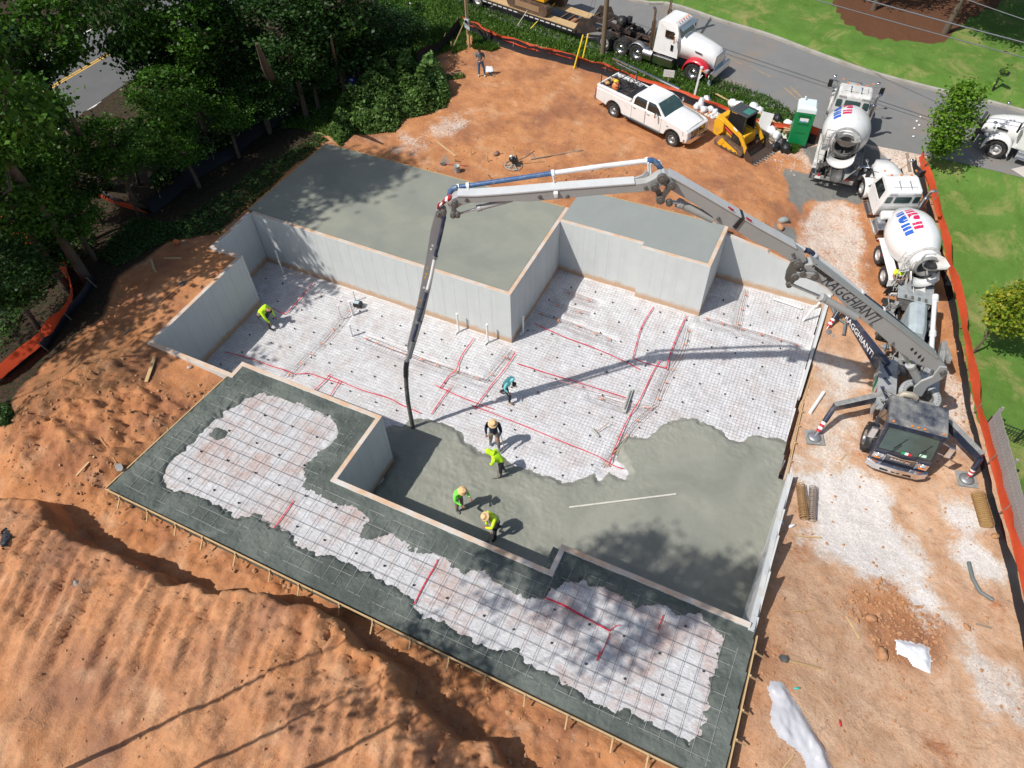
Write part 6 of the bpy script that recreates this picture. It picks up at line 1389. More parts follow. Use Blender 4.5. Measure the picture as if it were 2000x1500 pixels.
for s_, m_, pa, pb_ in ((0, mat('pale_rope', (.55, .5, .42), .8), (1041, 4, 3.9), (1009, 52, 2.7)), (1, YBAG, (1084, 6, 3.9), (1036, 56, 2.7))):
    mb = MB(); mb.cyl(at(*pa), at(*pb_), .028 if s_ else .022, n=8); tag(mb.build('tie_strap', m_), ('yellow tie strap running down from the excavator to the trailer edge' if s_ else 'pale tie strap running down from the excavator to the verge'), 'strap')
# ---------------------------------------------------------------- compact track loader
LD = thing('track_loader', 'yellow compact track loader with toothed bucket parked between pickup and debris pile', 'track loader', (5.85, 15.35, gz(5.8, 15.3)+.02), math.radians(-23))
for s in (-1, 1):
    tr = [(.78, .06), (.86, .2), (.8, .34), (-.40, .64), (-.62, .60), (-.92, .26), (-.90, .08), (-.8, .02), (.66, .02)]
    mb = MB(); mb.prism(tr, s*.66-.16, s*.66+.16); mb.build('track', mat('muddy_rubber', (.06, .045, .035), .9, dirt=.6, dcol=(.3, .17, .1)), LD, bevel=.03)
    tl = MB(); per = tr+[tr[0]]
    for a, b in zip(per[:-1], per[1:]):
        L = math.hypot(b[0]-a[0], b[1]-a[1]); k = max(1, int(L/.1)); nx, nz = (b[1]-a[1])/L, -(b[0]-a[0])/L
        for i in range(k): q = ((a[0]+(b[0]-a[0])*(i+.5)/k), (a[1]+(b[1]-a[1])*(i+.5)/k)); tl.box((q[0]+nx*-.0, s*.66, q[1]), (.05, .30, .05), R=Euler((0, -math.atan2(b[1]-a[1], b[0]-a[0]), 0)).to_matrix())
    tl.build('track_lugs', RUST, LD, kind='stuff')
    MB().prism([(.60, .12), (.50, .24), (-.35, .50), (-.6, .44), (-.72, .2), (-.62, .12)], s*.82, s*.835).build('track_guard', YEL, LD, bevel=.01)
    for x in (-.42, -.12, .18, .46): MB().cyl((x, s*.80, .12), (x, s*.85, .12), .075, n=12).build('roller', RUST, LD)
    MB().cyl((-.45, s*.80, .42), (-.45, s*.86, .42), .13, n=14).build('sprocket', YEL, LD)
    mb = MB(); mb.prism([(-1.12, .55), (-1.18, 1.25), (-.95, 1.5), (-.6, 1.42), (-.55, .85), (-.85, .5)], s*.66-.13, s*.66+.13); mb.build('tower', YEL, LD, bevel=.03)
    mb = MB(); mb.prism([(-1.05, 1.58), (-.95, 1.68), (.50, 1.12), (.98, .55), (1.05, .30), (.92, .25), (.80, .52), (.40, .95), (-.95, 1.42)], s*.70-.06, s*.70+.06); mb.build('lift_arm', YEL, LD, bevel=.02)
    MB().box((.12, s*.77, 1.30), (.28, .01, .09), R=(0, .36, 0)).build('model_plate', WHITEL, LD)
    mb = MB(); mb.cyl((-.75, s*.62, 1.15), (-.1, s*.62, .85), .05, n=10); mb.build('lift_cylinder', RED, LD)
    MB().prism([(-.05, .62), (.5, .55), (.42, .85), (-.05, .98)], s*.62-.06, s*.62+.04).build('lower_body_panel', BLACK, LD)
mb = MB(); mb.box((-.25, 0, .68), (1.7, 1.0, .6)); mb.build('chassis', YEL, LD, bevel=.04)
mb = MB(); mb.box((-1.12, 0, .95), (.34, 1.0, .7)); mb.build('engine_cover', YEL, LD, bevel=.05)
for x, y in ((.42, -.45), (.42, .45), (-.62, -.45), (-.62, .45)): MB().bar((x, y, .9), (x*.9, y*.95, 1.92), .07).build('cab_post', BLACK, LD)
MB().box((-.1, 0, 1.95), (1.15, .96, .09)).build('cab_roof', mat('dark_grey_roof', (.05, .055, .06), .5, dirt=.2), LD, bevel=.04)
MB().box((.2, 0, 2.0), (.42, .5, .01)).build('roof_window', mat('teal_glass', (.05, .2, .15), .1), LD)
MB().box((-.3, 0, 1.25), (.4, .45, .6)).build('operator_seat', BLACKP, LD, bevel=.05)
for s in (-1, 1): MB().add([(.40, s*.47, 1.0), (-.6, s*.47, 1.0), (-.56, s*.45, 1.88), (.37, s*.45, 1.88)], [(0, 1, 2, 3), (3, 2, 1, 0)]).build('side_screen', mat('black_mesh_screen', (.02, .02, .02), .7), LD)
bu = MB(); bw = .84
bu.add([(1.02, -bw, .62), (1.02, bw, .62), (.98, -bw, .22), (.98, bw, .22), (1.1, -bw, .04), (1.1, bw, .04), (1.62, -bw, .03), (1.62, bw, .03)], [(0, 1, 3, 2), (2, 3, 5, 4), (4, 5, 7, 6), (2, 3, 1, 0), (4, 5, 3, 2), (6, 7, 5, 4)])
for s in (-1, 1): bu.add([(1.02, s*bw, .62), (.98, s*bw, .22), (1.1, s*bw, .04), (1.62, s*bw, .03), (1.45, s*bw, .3)], [(0, 1, 2, 3, 4), (4, 3, 2, 1, 0)])
bu.build('bucket', mat('worn_bucket_steel', (.20, .16, .14), .6, .5, dirt=.5, dcol=(.3, .17, .1)), LD)
for k in range(8): MB().box((1.68, -.77+k*.22, .03), (.16, .07, .04), taper=(.6, .6)).build('bucket_tooth', STEEL, LD)
# ---------------------------------------------------------------- portable toilet
pc = Vector((8.58, 17.0, gz(8.55, 17.0))); GRN = mat('green_plastic', (.0, .20, .06), .45); GWH = mat('pale_toilet_roof', (.62, .70, .70), .45)
PO = thing('portable_toilet', 'green portable toilet with white roof beside the debris pile', 'portable toilet', pc, math.radians(8))
MB().box((0, 0, 1.0), (.92, .9, 1.9)).build('cabin', GRN, PO, bevel=.03)
MB().box((0, 0, .05), (1.0, 1.0, .10)).build('base', BLACKP, PO, bevel=.02)
mb = MB(); mb.loft([[(-.48, -.47, 1.9), (.48, -.47, 1.9), (.48, .47, 1.9), (-.48, .47, 1.9)], [(-.47, -.46, 2.1), (.47, -.46, 2.1), (.47, .46, 2.1), (-.47, .46, 2.1)], [(-.38, -.36, 2.22), (.38, -.36, 2.22), (.38, .36, 2.22), (-.38, .36, 2.22)]], smooth=False); mb.build('roof', GWH, PO, bevel=.05, seg=3)
for k in range(4): MB().box((.0, -.457, 1.76-k*.05), (.62, .012, .018)).build('vent_rib', mat('dark_green_plastic', (.0, .11, .03), .5), PO)
for k in range(2): MB().box((.02, -.457, 1.30-k*.06), (.55, .012, .018)).build('vent_rib', mat('dark_green_plastic', (.0, .11, .03), .5), PO)
MB().box((.0, -.458, .78), (.5, .012, .02)).build('door_rib', mat('dark_green_plastic', (.0, .11, .03), .5), PO)
s_ = MB().box((0, -.46, 1.5), (.42, .012, .22)).build('door_sticker', WHITEL, PO); 
MB().add([(-.21, -.468, 1.40), (.21, -.468, 1.40), (.21, -.468, 1.43), (.05, -.468, 1.46), (-.08, -.468, 1.43), (-.21, -.468, 1.47)], [(0, 1, 2, 3, 4, 5)]).build('sticker_wave', mat('blue_wave_print', (.02, .25, .5), .4), PO)
MB().cyl((-.2, .2, 2.1), (-.2, .2, 2.4), .05, n=10).build('vent_pipe', GWH, PO)
# ---------------------------------------------------------------- people
def C(n, c, rough=.8): return mat(n, c, rough, var=.15, scale=8, bmp=.01)
STAND = dict(pelvis=(0, 0, .93), chest=(.02, 0, 1.30), neck=(.02, 0, 1.48), head=(.04, 0, 1.60),
             shL=(0, .19, 1.42), elL=(.02, .24, 1.14), haL=(.16, .22, .92), shR=(0, -.19, 1.42), elR=(.02, -.24, 1.14), haR=(.16, -.22, .92),
             hiL=(0, .10, .90), knL=(.03, .12, .50), anL=(0, .13, .09), toL=(.17, .15, .04), hiR=(0, -.10, .90), knR=(.03, -.12, .50), anR=(0, -.13, .09), toR=(.17, -.15, .04))
EDG = [('pelvis', 'chest', .155, .16), ('chest', 'neck', .16, .075), ('neck', 'head', .06, .06), ('chest', 'shL', .12, .085), ('shL', 'elL', .072, .055), ('elL', 'haL', .052, .036), ('chest', 'shR', .12, .085), ('shR', 'elR', .072, .055), ('elR', 'haR', .052, .036),
       ('pelvis', 'hiL', .14, .11), ('hiL', 'knL', .105, .075), ('knL', 'anL', .075, .055), ('anL', 'toL', .06, .045), ('pelvis', 'hiR', .14, .11), ('hiR', 'knR', .105, .075), ('knR', 'anR', .075, .055), ('anR', 'toR', .06, .045)]
def person(label, foot, az, mats, pose=None, h=1.0, hat=None, hood=None, hair=None, vest=False, boots=None, name='person', bulk=1.0, cap=None, sleeve=1.0, print_=None):
    """mats: shirt, trousers, boots"""
    J = {k: Vector(v) for k, v in STAND.items()}
    for k, v in (pose or {}).items(): J[k] = Vector(v)
    t = thing(name, label, 'person', foot, az); t.scale = (h, h, h)
    # one continuous body grown from the skeleton
    me = bpy.data.meshes.new('body'); names = list(J); ix = {k: i for i, k in enumerate(names)}
    me.from_pydata([J[k] for k in names], [(ix[a], ix[b]) for a, b, _, _ in EDG], [])
    o = bpy.data.objects.new('body', me); TMP.collection.objects.link(o)
    m = o.modifiers.new('s', 'SKIN'); sv = me.skin_vertices[0].data; R = {}
    for a, b, ra, rb in EDG: R[a] = max(R.get(a, 0), ra); R[b] = max(R.get(b, 0), rb)
    R.update(pelvis=.155, chest=.165, neck=.062, head=.06, shL=.085, shR=.085, elL=.058, elR=.058, haL=.036, haR=.036, hiL=.105, hiR=.105, knL=.075, knR=.075, anL=.055, anR=.055, toL=.045, toR=.045)
    for k in names: r = R[k]*(bulk if k in ('pelvis', 'chest') else 1); sv[ix[k]].radius = (r*(.82 if k in ('chest', 'pelvis') else 1), r)
    for v in sv: v.use_root = False
    sv[ix['pelvis']].use_root = True
    o.modifiers.new('sub', 'SUBSURF').levels = 1
    TMP.view_layers[0].update(); dg = TMP.view_layers[0].depsgraph; bm_ = bpy.data.meshes.new_from_object(o.evaluated_get(dg)); bpy.data.objects.remove(o)
    bm_.name = 'body'; shirt, trous, boot = mats
    for x in (shirt, trous, boot, SKIN): bm_.materials.append(x)
    segs = [(J[a], J[b], a, b) for a, b, _, _ in EDG]
    for p in bm_.polygons:
        c = p.center; best = (9, 0, '')
        for a, b, na, nb in segs:
            e = b-a; q = max(0, min(1, (c-a).dot(e)/max(e.length_squared, 1e-9))); d = (a+e*q-c).length
            if d < best[0]: best = (d, q, na+'>'+nb)
        k = best[2]; q = best[1]; mi = 0
        if k.startswith('hi') or k.startswith('pelvis>hi'): mi = 1
        elif k == 'pelvis>chest': mi = 1 if q < .12 else 0
        elif k.startswith('kn'): mi = 2 if q > (.35 if boots == 'tall' else .85) else 1
        elif k.startswith('an'): mi = 2
        elif k.startswith('el'): mi = 3 if q > (.86 if sleeve == 1.0 else 0) else 0
        elif k.startswith('sh') and sleeve < 1 and q > .5: mi = 3
        elif k == 'neck>head': mi = 3
        p.material_index = mi; p.use_smooth = True
    # head, face, hands as part of the same body mesh
    mb = MB(); hd = J['head']; nk = (J['head']-J['neck']).normalized(); fw = Vector((1, 0, 0)); fw = (fw-nk*fw.dot(nk)).normalized(); sd = nk.cross(fw)
    Hm = Matrix((fw, sd, nk)).transposed()
    def hp(x, y, z): return hd+nk*.04+Hm @ Vector((x, y, z))
    rings = []
    for z, rx, ry, ox in ((-.11, .045, .045, .03), (-.095, .065, .055, .025), (-.05, .085, .068, .01), (0, .095, .076, .0), (.05, .094, .077, -.005), (.09, .075, .062, -.008), (.115, .035, .03, -.01)):
        rings.append([hp(ox+rx*math.cos(2*math.pi*i/12), ry*math.sin(2*math.pi*i/12), z) for i in range(12)])
    mb.loft(rings, m=3); mb.add([hp(.09, -.016, -.03), hp(.09, .016, -.03), hp(.092, 0, .02), hp(.122, 0, -.025)], [(0, 3, 2), (3, 1, 2), (0, 1, 3)], m=3)
    for s in (-1, 1): mb.sphere(hp(-.0, s*.078, -.01), .02, (.6, .4, 1), 6, m=3); mb.sphere(hp(.088, s*.032, .012), .009, (1, 1, 1), 6, m=2)
    mb.box(hp(.086, 0, -.065), (.008, .035, .006), m=2)
    for S in 'LR':
        a = J['el'+S]; b = J['ha'+S]; d = (b-a).normalized(); up = Vector((0, 0, 1)) if abs(d.z) < .9 else Vector((1, 0, 0)); sx = d.cross(up).normalized(); uz = sx.cross(d)
        mb.loft([[b+sx*(.02*x)+uz*(.014*y) for x, y in ((-1, -1), (1, -1), (1, 1), (-1, 1))], [b+d*.045+sx*(.040*x)+uz*(.015*y) for x, y in ((-1, -1), (1, -1), (1, 1), (-1, 1))], [b+d*.085+sx*(.038*x)+uz*(.012*y)-uz*.005 for x, y in ((-1, -1), (1, -1), (1, 1), (-1, 1))]], m=3)
        for i, L in enumerate((.065, .078, .072, .055)):
            q = b+d*.085+sx*(-.03+.02*i); mb.tube([q, q+d*L*.5-uz*.008, q+d*L*.75-uz*.035], [.0095, .009, .007], 6, m=3)
        q = b+d*.03+sx*(.038 if S == 'L' else -.038); mb.tube([q, q+d*.03+sx*(.02 if S == 'L' else -.02), q+d*.055+sx*(.015 if S == 'L' else -.015)-uz*.02], [.012, .011, .008], 6, m=3)
    hm = mb.mesh('h', [shirt, trous, boot, SKIN]); b2 = bmesh.new(); b2.from_mesh(bm_); b2.from_mesh(hm); b2.to_mesh(bm_); b2.free(); bpy.data.meshes.remove(hm)
    ob = bpy.data.objects.new('body', bm_); COL.objects.link(ob); ob.parent = t
    if hat:
        q = MB(); c = hp(-.01, 0, .06); q.lathe([(.165, -.03), (.175, -.017), (.155, .004), (.12, .018), (.105, .06), (.098, .105), (.07, .135), (.02, .125), (0, .12)], c=c, ax=nk, n=24); q.lathe([(.163, -.035), (.12, .008), (.1, .02), (0, .03)], c=c, ax=nk, n=24)
        hb = q.build('straw_hat', hat, t); z = MB(); z.lathe([(.112, .025), (.108, .055)], c=c, ax=nk, n=24); z.build('hat_band', C('hat_band', (.30, .17, .07)), hb)
    if hood:
        q = MB(); rg = []
        for z, rx, ry, ox in ((-.17, .13, .13, -.03), (-.10, .12, .105, -.02), (-.03, .122, .105, -.01), (.05, .118, .10, -.012), (.11, .09, .078, -.02), (.14, .035, .03, -.03)):
            rg.append([hp(ox+rx*math.cos(2*math.pi*i/14)*(.78 if i in (0, 1, 13) and z < .08 else 1), ry*math.sin(2*math.pi*i/14), z) for i in range(14)])
        q.loft(rg); q.build('hood', hood, t)
    if hair:
        q = MB(); rg = []
        for z, r_ in ((-.05, .05), (-.02, .092), (.04, .1), (.09, .085), (.125, .04)): rg.append([hp(-.015+r_*math.cos(2*math.pi*i/12)*(.9 if i in (0, 1, 11) else 1.02), r_*.85*math.sin(2*math.pi*i/12), z) for i in range(12)])
        q.loft(rg); q.build('hair', hair, t)
    if cap:
        q = MB(); q.lathe([(.10, 0), (.104, .03), (.09, .075), (.05, .105), (0, .115)], c=hp(-.005, 0, .04), ax=nk, n=18); q.add([hp(.08, -.075, .045), hp(.19, -.05, .03), (hp(.19, .05, .03)), hp(.08, .075, .045)], [(0, 1, 2, 3), (3, 2, 1, 0)]); q.build('hard_hat', cap, t)
    if vest:
        ch = J['chest']; pl = J['pelvis']; ax = (J['neck']-pl).normalized(); f2 = Vector((1, 0, 0)); f2 = (f2-ax*f2.dot(ax)).normalized(); s2 = ax.cross(f2)
        SIL = mat('reflective_tape', (.62, .63, .60), .35)
        q = MB()
        for k in (.30, .62):
            c = pl.lerp(J['neck'], k); q.loft([[c+ax*dz+f2*(.158*bulk*math.cos(2*math.pi*i/18))+s2*(.178*bulk*math.sin(2*math.pi*i/18)) for i in range(18)] for dz in (-.025, .025)], caps=False)
        q.build('reflective_band', SIL, t)
        q = MB()
        for s in (-1, 1): q.bar(pl.lerp(J['neck'], .6)+f2*.155+s2*s*.09, J['neck']+f2*.04+s2*s*.10, .05, .012); q.bar(pl.lerp(J['neck'], .6)-f2*.15+s2*s*.09, J['neck']-f2*.05+s2*s*.10, .05, .012)
        q.build('reflective_strap', SIL, t)
    if print_:
        ch = J['chest']; ax = (J['neck']-J['pelvis']).normalized(); put_text(print_, .13, WHITEL, t, tuple(ch+Vector((-.17, 0, .06)).lerp(Vector((0, 0, .17)), .5)), (0, -1, 0), tuple(ax), 'shirt_print', .004, bold=.006)
    return t, J
LIME = C('hi_vis_lime', (.55, .95, .02)); LIMEG = C('hi_vis_green', (.22, .90, .10)); HVY = C('hi_vis_yellow', (.68, .90, .03)); TEAL = C('teal_fleece', (.22, .68, .66)); NVS = C('navy_shirt', (.012, .018, .045)); KHA = C('khaki_trousers', (.30, .22, .16)); DRK = C('dark_trousers', (.015, .018, .03)); BRN = C('brown_boots', (.28, .14, .06)); RUB = C('muddy_rubber_boots', (.16, .16, .15)); BLKB = C('black_boots', (.02, .02, .02))
STRAW = C('straw_weave', (.72, .48, .24)); GRYT = C('grey_tee', (.09, .11, .13)); JEAN = C('blue_jeans', (.06, .12, .22)); BLUS = C('royal_blue_shirt', (.012, .02, .16))
def az_(a): return math.radians(a)
F = lambda u, v, z=.10: at(u, v, z)
t, J = person('person in a teal hooded sweatshirt striding over the wire mesh', F(988, 779, .03), az_(-5), (TEAL, DRK, BRN), dict(chest=(.16, 0, 1.24), neck=(.25, 0, 1.40), head=(.32, 0, 1.48), shL=(.17, .2, 1.34), shR=(.17, -.2, 1.34), elL=(.15, .27, 1.08), haL=(.38, .16, 1.02), elR=(.12, -.27, 1.06), haR=(.28, -.24, .85),
    knL=(-.02, .12, .5), anL=(-.38, .14, .12), toL=(-.24, .15, .05), knR=(.28, -.12, .50), anR=(.26, -.14, .09), toR=(.44, -.15, .04)), 1.0, hood=TEAL, bulk=1.12)
MB().box((.34, .17, 1.0), (.16, .12, .22)).build('hand_tool', BLACKP, t, bevel=.02)
t, J = person('person in navy shirt, khaki trousers and straw hat raking at the edge of the pour', F(966, 872, .04), az_(-62), (NVS, KHA, RUB), dict(chest=(.05, 0, 1.30), neck=(.10, 0, 1.46), head=(.15, 0, 1.57), elL=(.16, .27, 1.12), haL=(.34, .12, .98), elR=(0, -.27, 1.14), haR=(.10, -.26, .92), knL=(.1, .14, .5), anL=(.14, .16, .09), toL=(.31, .18, .04), anR=(-.16, -.14, .09), toR=(0, -.16, .04)), 1.12, hat=STRAW, boots='tall')
def tool(name, label, cat, a, b, r, m, head=None, hm=None):
    t = thing(name, label, cat, a); a = Vector(a); b = Vector(b)
    MB().cyl((0, 0, 0), b-a, r, n=8).build('handle', m, t)
    if head: head(t, b-a, hm)
    return t
HAND = mat('ash_handle', (.42, .26, .13), .6, world=True)
def rake_head(w=.5):
    def f(t, e, m):
        d = Vector((e.x, e.y, 0)).normalized(); s = Vector((-d.y, d.x, 0)); q = MB(); q.bar(e-s*w/2, e+s*w/2, .05, .10); q.build('rake_head', m, t)
    return f
def shovel_head(t, e, m):
    d = e.normalized(); s = d.cross(Vector((0, 0, 1))).normalized(); u_ = s.cross(d); q = MB()
    q.loft([[e-s*.03, e+s*.03, e+s*.03+u_*.02, e-s*.03+u_*.02], [e+d*.08-s*.11, e+d*.08+s*.11, e+d*.08+s*.11+u_*.03, e+d*.08-s*.11+u_*.03], [e+d*.26-s*.11, e+d*.26+s*.11, e+d*.26+s*.11+u_*.015, e+d*.26-s*.11+u_*.015], [e+d*.34-s*.03, e+d*.34+s*.03, e+d*.34+s*.03+u_*.01, e+d*.34-s*.03+u_*.01]], smooth=False); q.build('blade', m, t)
tool('concrete_rake', 'wide concrete rake held by the person in the navy shirt', 'rake', F(977, 845, 1.05), F(985, 877, .08), .016, HAND, rake_head(.5), ALU)
t, J = person('person in lime hooded jacket bending over a rake at the pour edge', F(981, 928, .10), az_(195), (LIME, DRK, RUB), dict(pelvis=(-.04, 0, .92), chest=(.22, 0, 1.24), neck=(.34, 0, 1.38), head=(.43, 0, 1.44), shL=(.24, .2, 1.32), shR=(.24, -.2, 1.32), elL=(.30, .25, 1.02), haL=(.42, .10, .82), elR=(.26, -.24, 1.0), haR=(.36, -.06, .72), anL=(.02, .12, .09), anR=(-.10, -.12, .09)), 1.05, hood=LIME, vest=False, boots='tall', bulk=1.12)
tool('concrete_rake', 'rake planted by the person in the lime hooded jacket', 'rake', F(972, 918, .95), F(973, 935, .10), .016, HAND, rake_head(.4), CRUSTD)
t, J = person('person in bright green shirt, straw hat and muddy trousers reaching forward on the wet concrete', F(898, 995, .10), az_(-15), (LIMEG, KHA, RUB), dict(pelvis=(-.05, 0, .93), chest=(.10, 0, 1.29), neck=(.2, 0, 1.44), head=(.26, 0, 1.53), shL=(.1, .2, 1.38), shR=(.1, -.2, 1.38), elL=(.18, .28, 1.12), haL=(.42, .2, 1.0), elR=(.16, -.28, 1.1), haR=(.40, -.2, .98)), 1.06, hat=STRAW, boots='tall', bulk=1.08)
t, J = person('person in yellow safety vest and straw hat shovelling beside the front wall', F(970, 1042, .10), az_(238), (HVY, DRK, BLKB), dict(pelvis=(-.04, 0, .92), chest=(.14, 0, 1.26), neck=(.25, 0, 1.41), head=(.33, 0, 1.50), shL=(.16, .2, 1.34), shR=(.16, -.2, 1.34), elL=(.30, .26, 1.08), haL=(.44, .05, .95), elR=(.24, -.25, 1.0), haR=(.30, -.10, .76), knL=(.15, .15, .5), anL=(.16, .18, .09), toL=(.32, .2, .04), anR=(-.22, -.14, .09), toR=(-.05, -.15, .04)), 1.08, hat=STRAW, vest=True, boots='tall', bulk=1.1)
tool('shovel', 'long handled shovel held by the person in the yellow vest', 'shovel', F(966, 1025, 1.0), F(953, 1056, .18), .016, HAND, shovel_head, CRUSTD)
t, J = person('person in lime shirt and knee pads crouching beside the left basement wall', F(521, 634, .03), az_(8), (LIME, C('grey_work_trousers', (.07, .08, .10)), BLKB), dict(pelvis=(-.12, 0, .58), chest=(.10, 0, .88), neck=(.26, 0, .96), head=(.36, 0, .95), shL=(.14, .2, .98), shR=(.14, -.2, .98), elL=(.30, .24, .72), haL=(.42, .18, .42), elR=(.30, -.26, .70), haR=(.40, -.2, .40),
    hiL=(-.12, .1, .56), knL=(.16, .2, .52), anL=(-.14, .2, .10), toL=(.02, .22, .04), hiR=(-.12, -.1, .56), knR=(.28, -.20, .42), anR=(.30, -.22, .09), toR=(.46, -.24, .04)), 1.12, hair=C('black_cap', (.012, .012, .012)), bulk=1.05)
MB().box((-.05, -.02, .74), (.12, .36, .16), R=(0, .9, 0)).build('tool_belt', C('tan_leather', (.33, .24, .15)), t, bevel=.02)
p_ = at(1741, 566, .9)
t, J = person('person in yellow hi-vis vest standing by the rear wheels of the clean mixer truck', (p_.x, p_.y, gz(p_.x, p_.y)), az_(-75), (HVY, DRK, BLKB), dict(elL=(.12, .25, 1.16), haL=(.30, .08, 1.06), elR=(.12, -.25, 1.16), haR=(.30, -.08, 1.04), head=(.08, 0, 1.60)), 1.0, vest=True, cap=C('dark_hard_hat', (.04, .05, .07)), sleeve=.4, bulk=1.15)
p_ = gp(940, 149)
t, J = person('person in grey T-shirt and jeans looking down at the hands on the red dirt', p_, az_(-72), (GRYT, JEAN, C('tan_shoes', (.5, .42, .35))), dict(chest=(.03, 0, 1.30), neck=(.07, 0, 1.46), head=(.14, 0, 1.56), elL=(.08, .27, 1.14), haL=(.26, .08, 1.08), elR=(.08, -.27, 1.14), haR=(.26, -.08, 1.08), knL=(.04, .2, .5), anL=(0, .22, .09), toL=(.16, .26, .04)), .97, hair=C('dark_hair', (.015, .01, .01)), sleeve=.4)
MB().box((.33, 0, 1.10), (.14, .07, .015), R=(0, -.4, 0)).build('phone', WHITEL, t)
p_ = gp(694, 200)
t, J = person('person in royal blue T-shirt stooping in the cut brush', p_, az_(100), (BLUS, JEAN, BLKB), dict(pelvis=(-.1, 0, .86), chest=(.14, 0, 1.14), neck=(.30, 0, 1.25), head=(.40, 0, 1.24), shL=(.18, .2, 1.22), shR=(.18, -.2, 1.22), elL=(.34, .24, .95), haL=(.45, .2, .7), elR=(.34, -.24, .95), haR=(.45, -.2, .7)), 1.05, hair=C('dark_hair', (.015, .01, .01)), sleeve=.4, bulk=1.2, print_='H&')
# ---------------------------------------------------------------- silt fences
ORM = mat('orange_safety_mesh', (.72, .10, .035), .65, var=.2, world=True, scale=4, bmp=.03, bs=14); BLF = mat('black_silt_fabric', (.012, .014, .02), .55, var=.4, world=True, scale=3, bmp=.04, bs=10)
for m_, tr in ((ORM, .35),):
    nt_ = m_.node_tree; b_ = nt_.nodes['Principled BSDF']; tl = N(nt_, 'BsdfTranslucent'); tl.inputs[0].default_value = (.85, .12, .05, 1); mx = N(nt_, 'MixShader'); mx.inputs[0].default_value = tr
    nt_.links.new(b_.outputs[0], mx.inputs[1]); nt_.links.new(tl.outputs[0], mx.inputs[2]); nt_.links.new(mx.outputs[0], nt_.nodes['Material Output'].inputs[0])
def fence(px, label, out, hb=.45, ho=.85, lean=.35, orange=True, black=True, z0=2.0, step=.35, group=None, post_m=None, hvar=.12, sep=.25, cat='silt fence'):
    P = bez([tuple(gp(u, v, z0)) for u, v in px], 14*len(px)); pts = [Vector(P[0])]
    for q in P[1:]:
        if (Vector(q)-pts[-1]).length > step: pts.append(Vector(q))
    t = thing('silt_fence', label, cat, pts[0], 0, group); o = pts[0]; n = len(pts); B = []; O = []
    for i, q in enumerate(pts):
        d = (pts[min(i+1, n-1)]-pts[max(i-1, 0)]); d.z = 0; d.normalize(); nn = Vector((-d.y, d.x, 0))*out; q = Vector((q.x, q.y, gz(q.x, q.y)))
        w1 = fbm(np.array([i*.35]), np.array([px[0][0]*.1]), 3, 200)[0]; w2 = fbm(np.array([i*.5]), np.array([3+px[0][1]*.1]), 3, 201)[0]; q = q-o
        b0 = q+nn*(w1*.06)-Vector((0, 0, .05)); b1 = q+nn*(.12+w2*.16)+Vector((0, 0, hb*.55)); b2 = q+nn*(.05+w1*.18)+Vector((0, 0, hb*(1+w1*.3))); B.append((b0, b1, b2))
        s = q+nn*sep; O.append((s+Vector((0, 0, hb*.72 if black and lean < .15 else .1)), s+nn*(lean*.5+w2*.12)+Vector((0, 0, ho*.55)), s+nn*(lean+w1*hvar*2)+Vector((0, 0, ho*(1+w2*hvar*2)))))
    def ribbon(L, m, nm):
        mb = MB(); k = len(L[0]); mb.add([p for r_ in L for p in r_], [(i*k+j, (i+1)*k+j, (i+1)*k+j+1, i*k+j+1) for i in range(len(L)-1) for j in range(k-1)], True); mb.build(nm, m, t)
    if black: ribbon(B, BLF, 'silt_fabric')
    if orange: ribbon(O, ORM, 'orange_mesh')
    st = max(3, int(2.0/step))
    for i in range(1, n, st):
        a = O[i][0]; b_ = a+(O[i][2]-O[i][0])*1.08
        MB().bar(a-Vector((0, 0, .2)), b_ if orange else B[i][2]+Vector((0, 0, .15)), .035).build('post', post_m or WOODG, t)
    return t
fence([(903, 56), (940, 74), (980, 92), (1022, 107), (1082, 120), (1130, 132), (1180, 148), (1225, 165)], 'black silt fence with orange mesh top along the verge behind the person in grey', 1, .60, .68, .0, sep=.10)
fence([(1225, 165), (1280, 182), (1345, 204), (1400, 222), (1450, 243), (1510, 262), (1548, 268)], 'sagging orange mesh and black fabric behind the pickup and the debris pile', 1, .42, .55, .06, sep=.12)
fence([(1562, 275), (1590, 282), (1602, 284)], 'short end of orange mesh and black fabric behind the portable toilet', 1, .6, 1.0, .1, sep=.1)
fence([(903, 56), (880, 84), (850, 108), (815, 130)], 'black silt fabric running down left from the braced meter post', -1, .7, .8, .1, orange=False)
fence([(1780, 318), (1788, 345), (1800, 375), (1817, 440), (1830, 500), (1843, 560), (1858, 625), (1868, 690), (1878, 760), (1893, 830), (1912, 905), (1935, 1000), (1958, 1090), (1980, 1190), (1998, 1270), (2015, 1350)],
      'long orange mesh and black silt fence between the site and the right hand lawn', 1, .42, .72, .10, step=.4, z0=1.0)
fence([(600, 212), (560, 235), (505, 268), (460, 305), (400, 340), (345, 382), (302, 418)], 'black silt fence sagging through the woodland above the garage slab', -1, .8, .9, .2, orange=False, z0=2.3)
fence([(300, 416), (250, 402), (200, 380), (150, 352), (95, 322), (40, 345)], 'low orange mesh and black fabric at the foot of the leaning trunk', 1, .35, .55, .2, z0=2)
fence([(-30, 440), (40, 478), (95, 525), (128, 560), (140, 590), (115, 640), (60, 695), (-30, 765)], 'wide curved band of red orange safety mesh in the left woodland', 1, .3, 1.0, .35, black=True, z0=2, sep=.1)
fence([(185, 552), (170, 580), (140, 615), (100, 668), (85, 690)], 'crumpled black fabric strip beside the curved orange mesh', 1, .5, .5, .2, orange=False, z0=2.4)
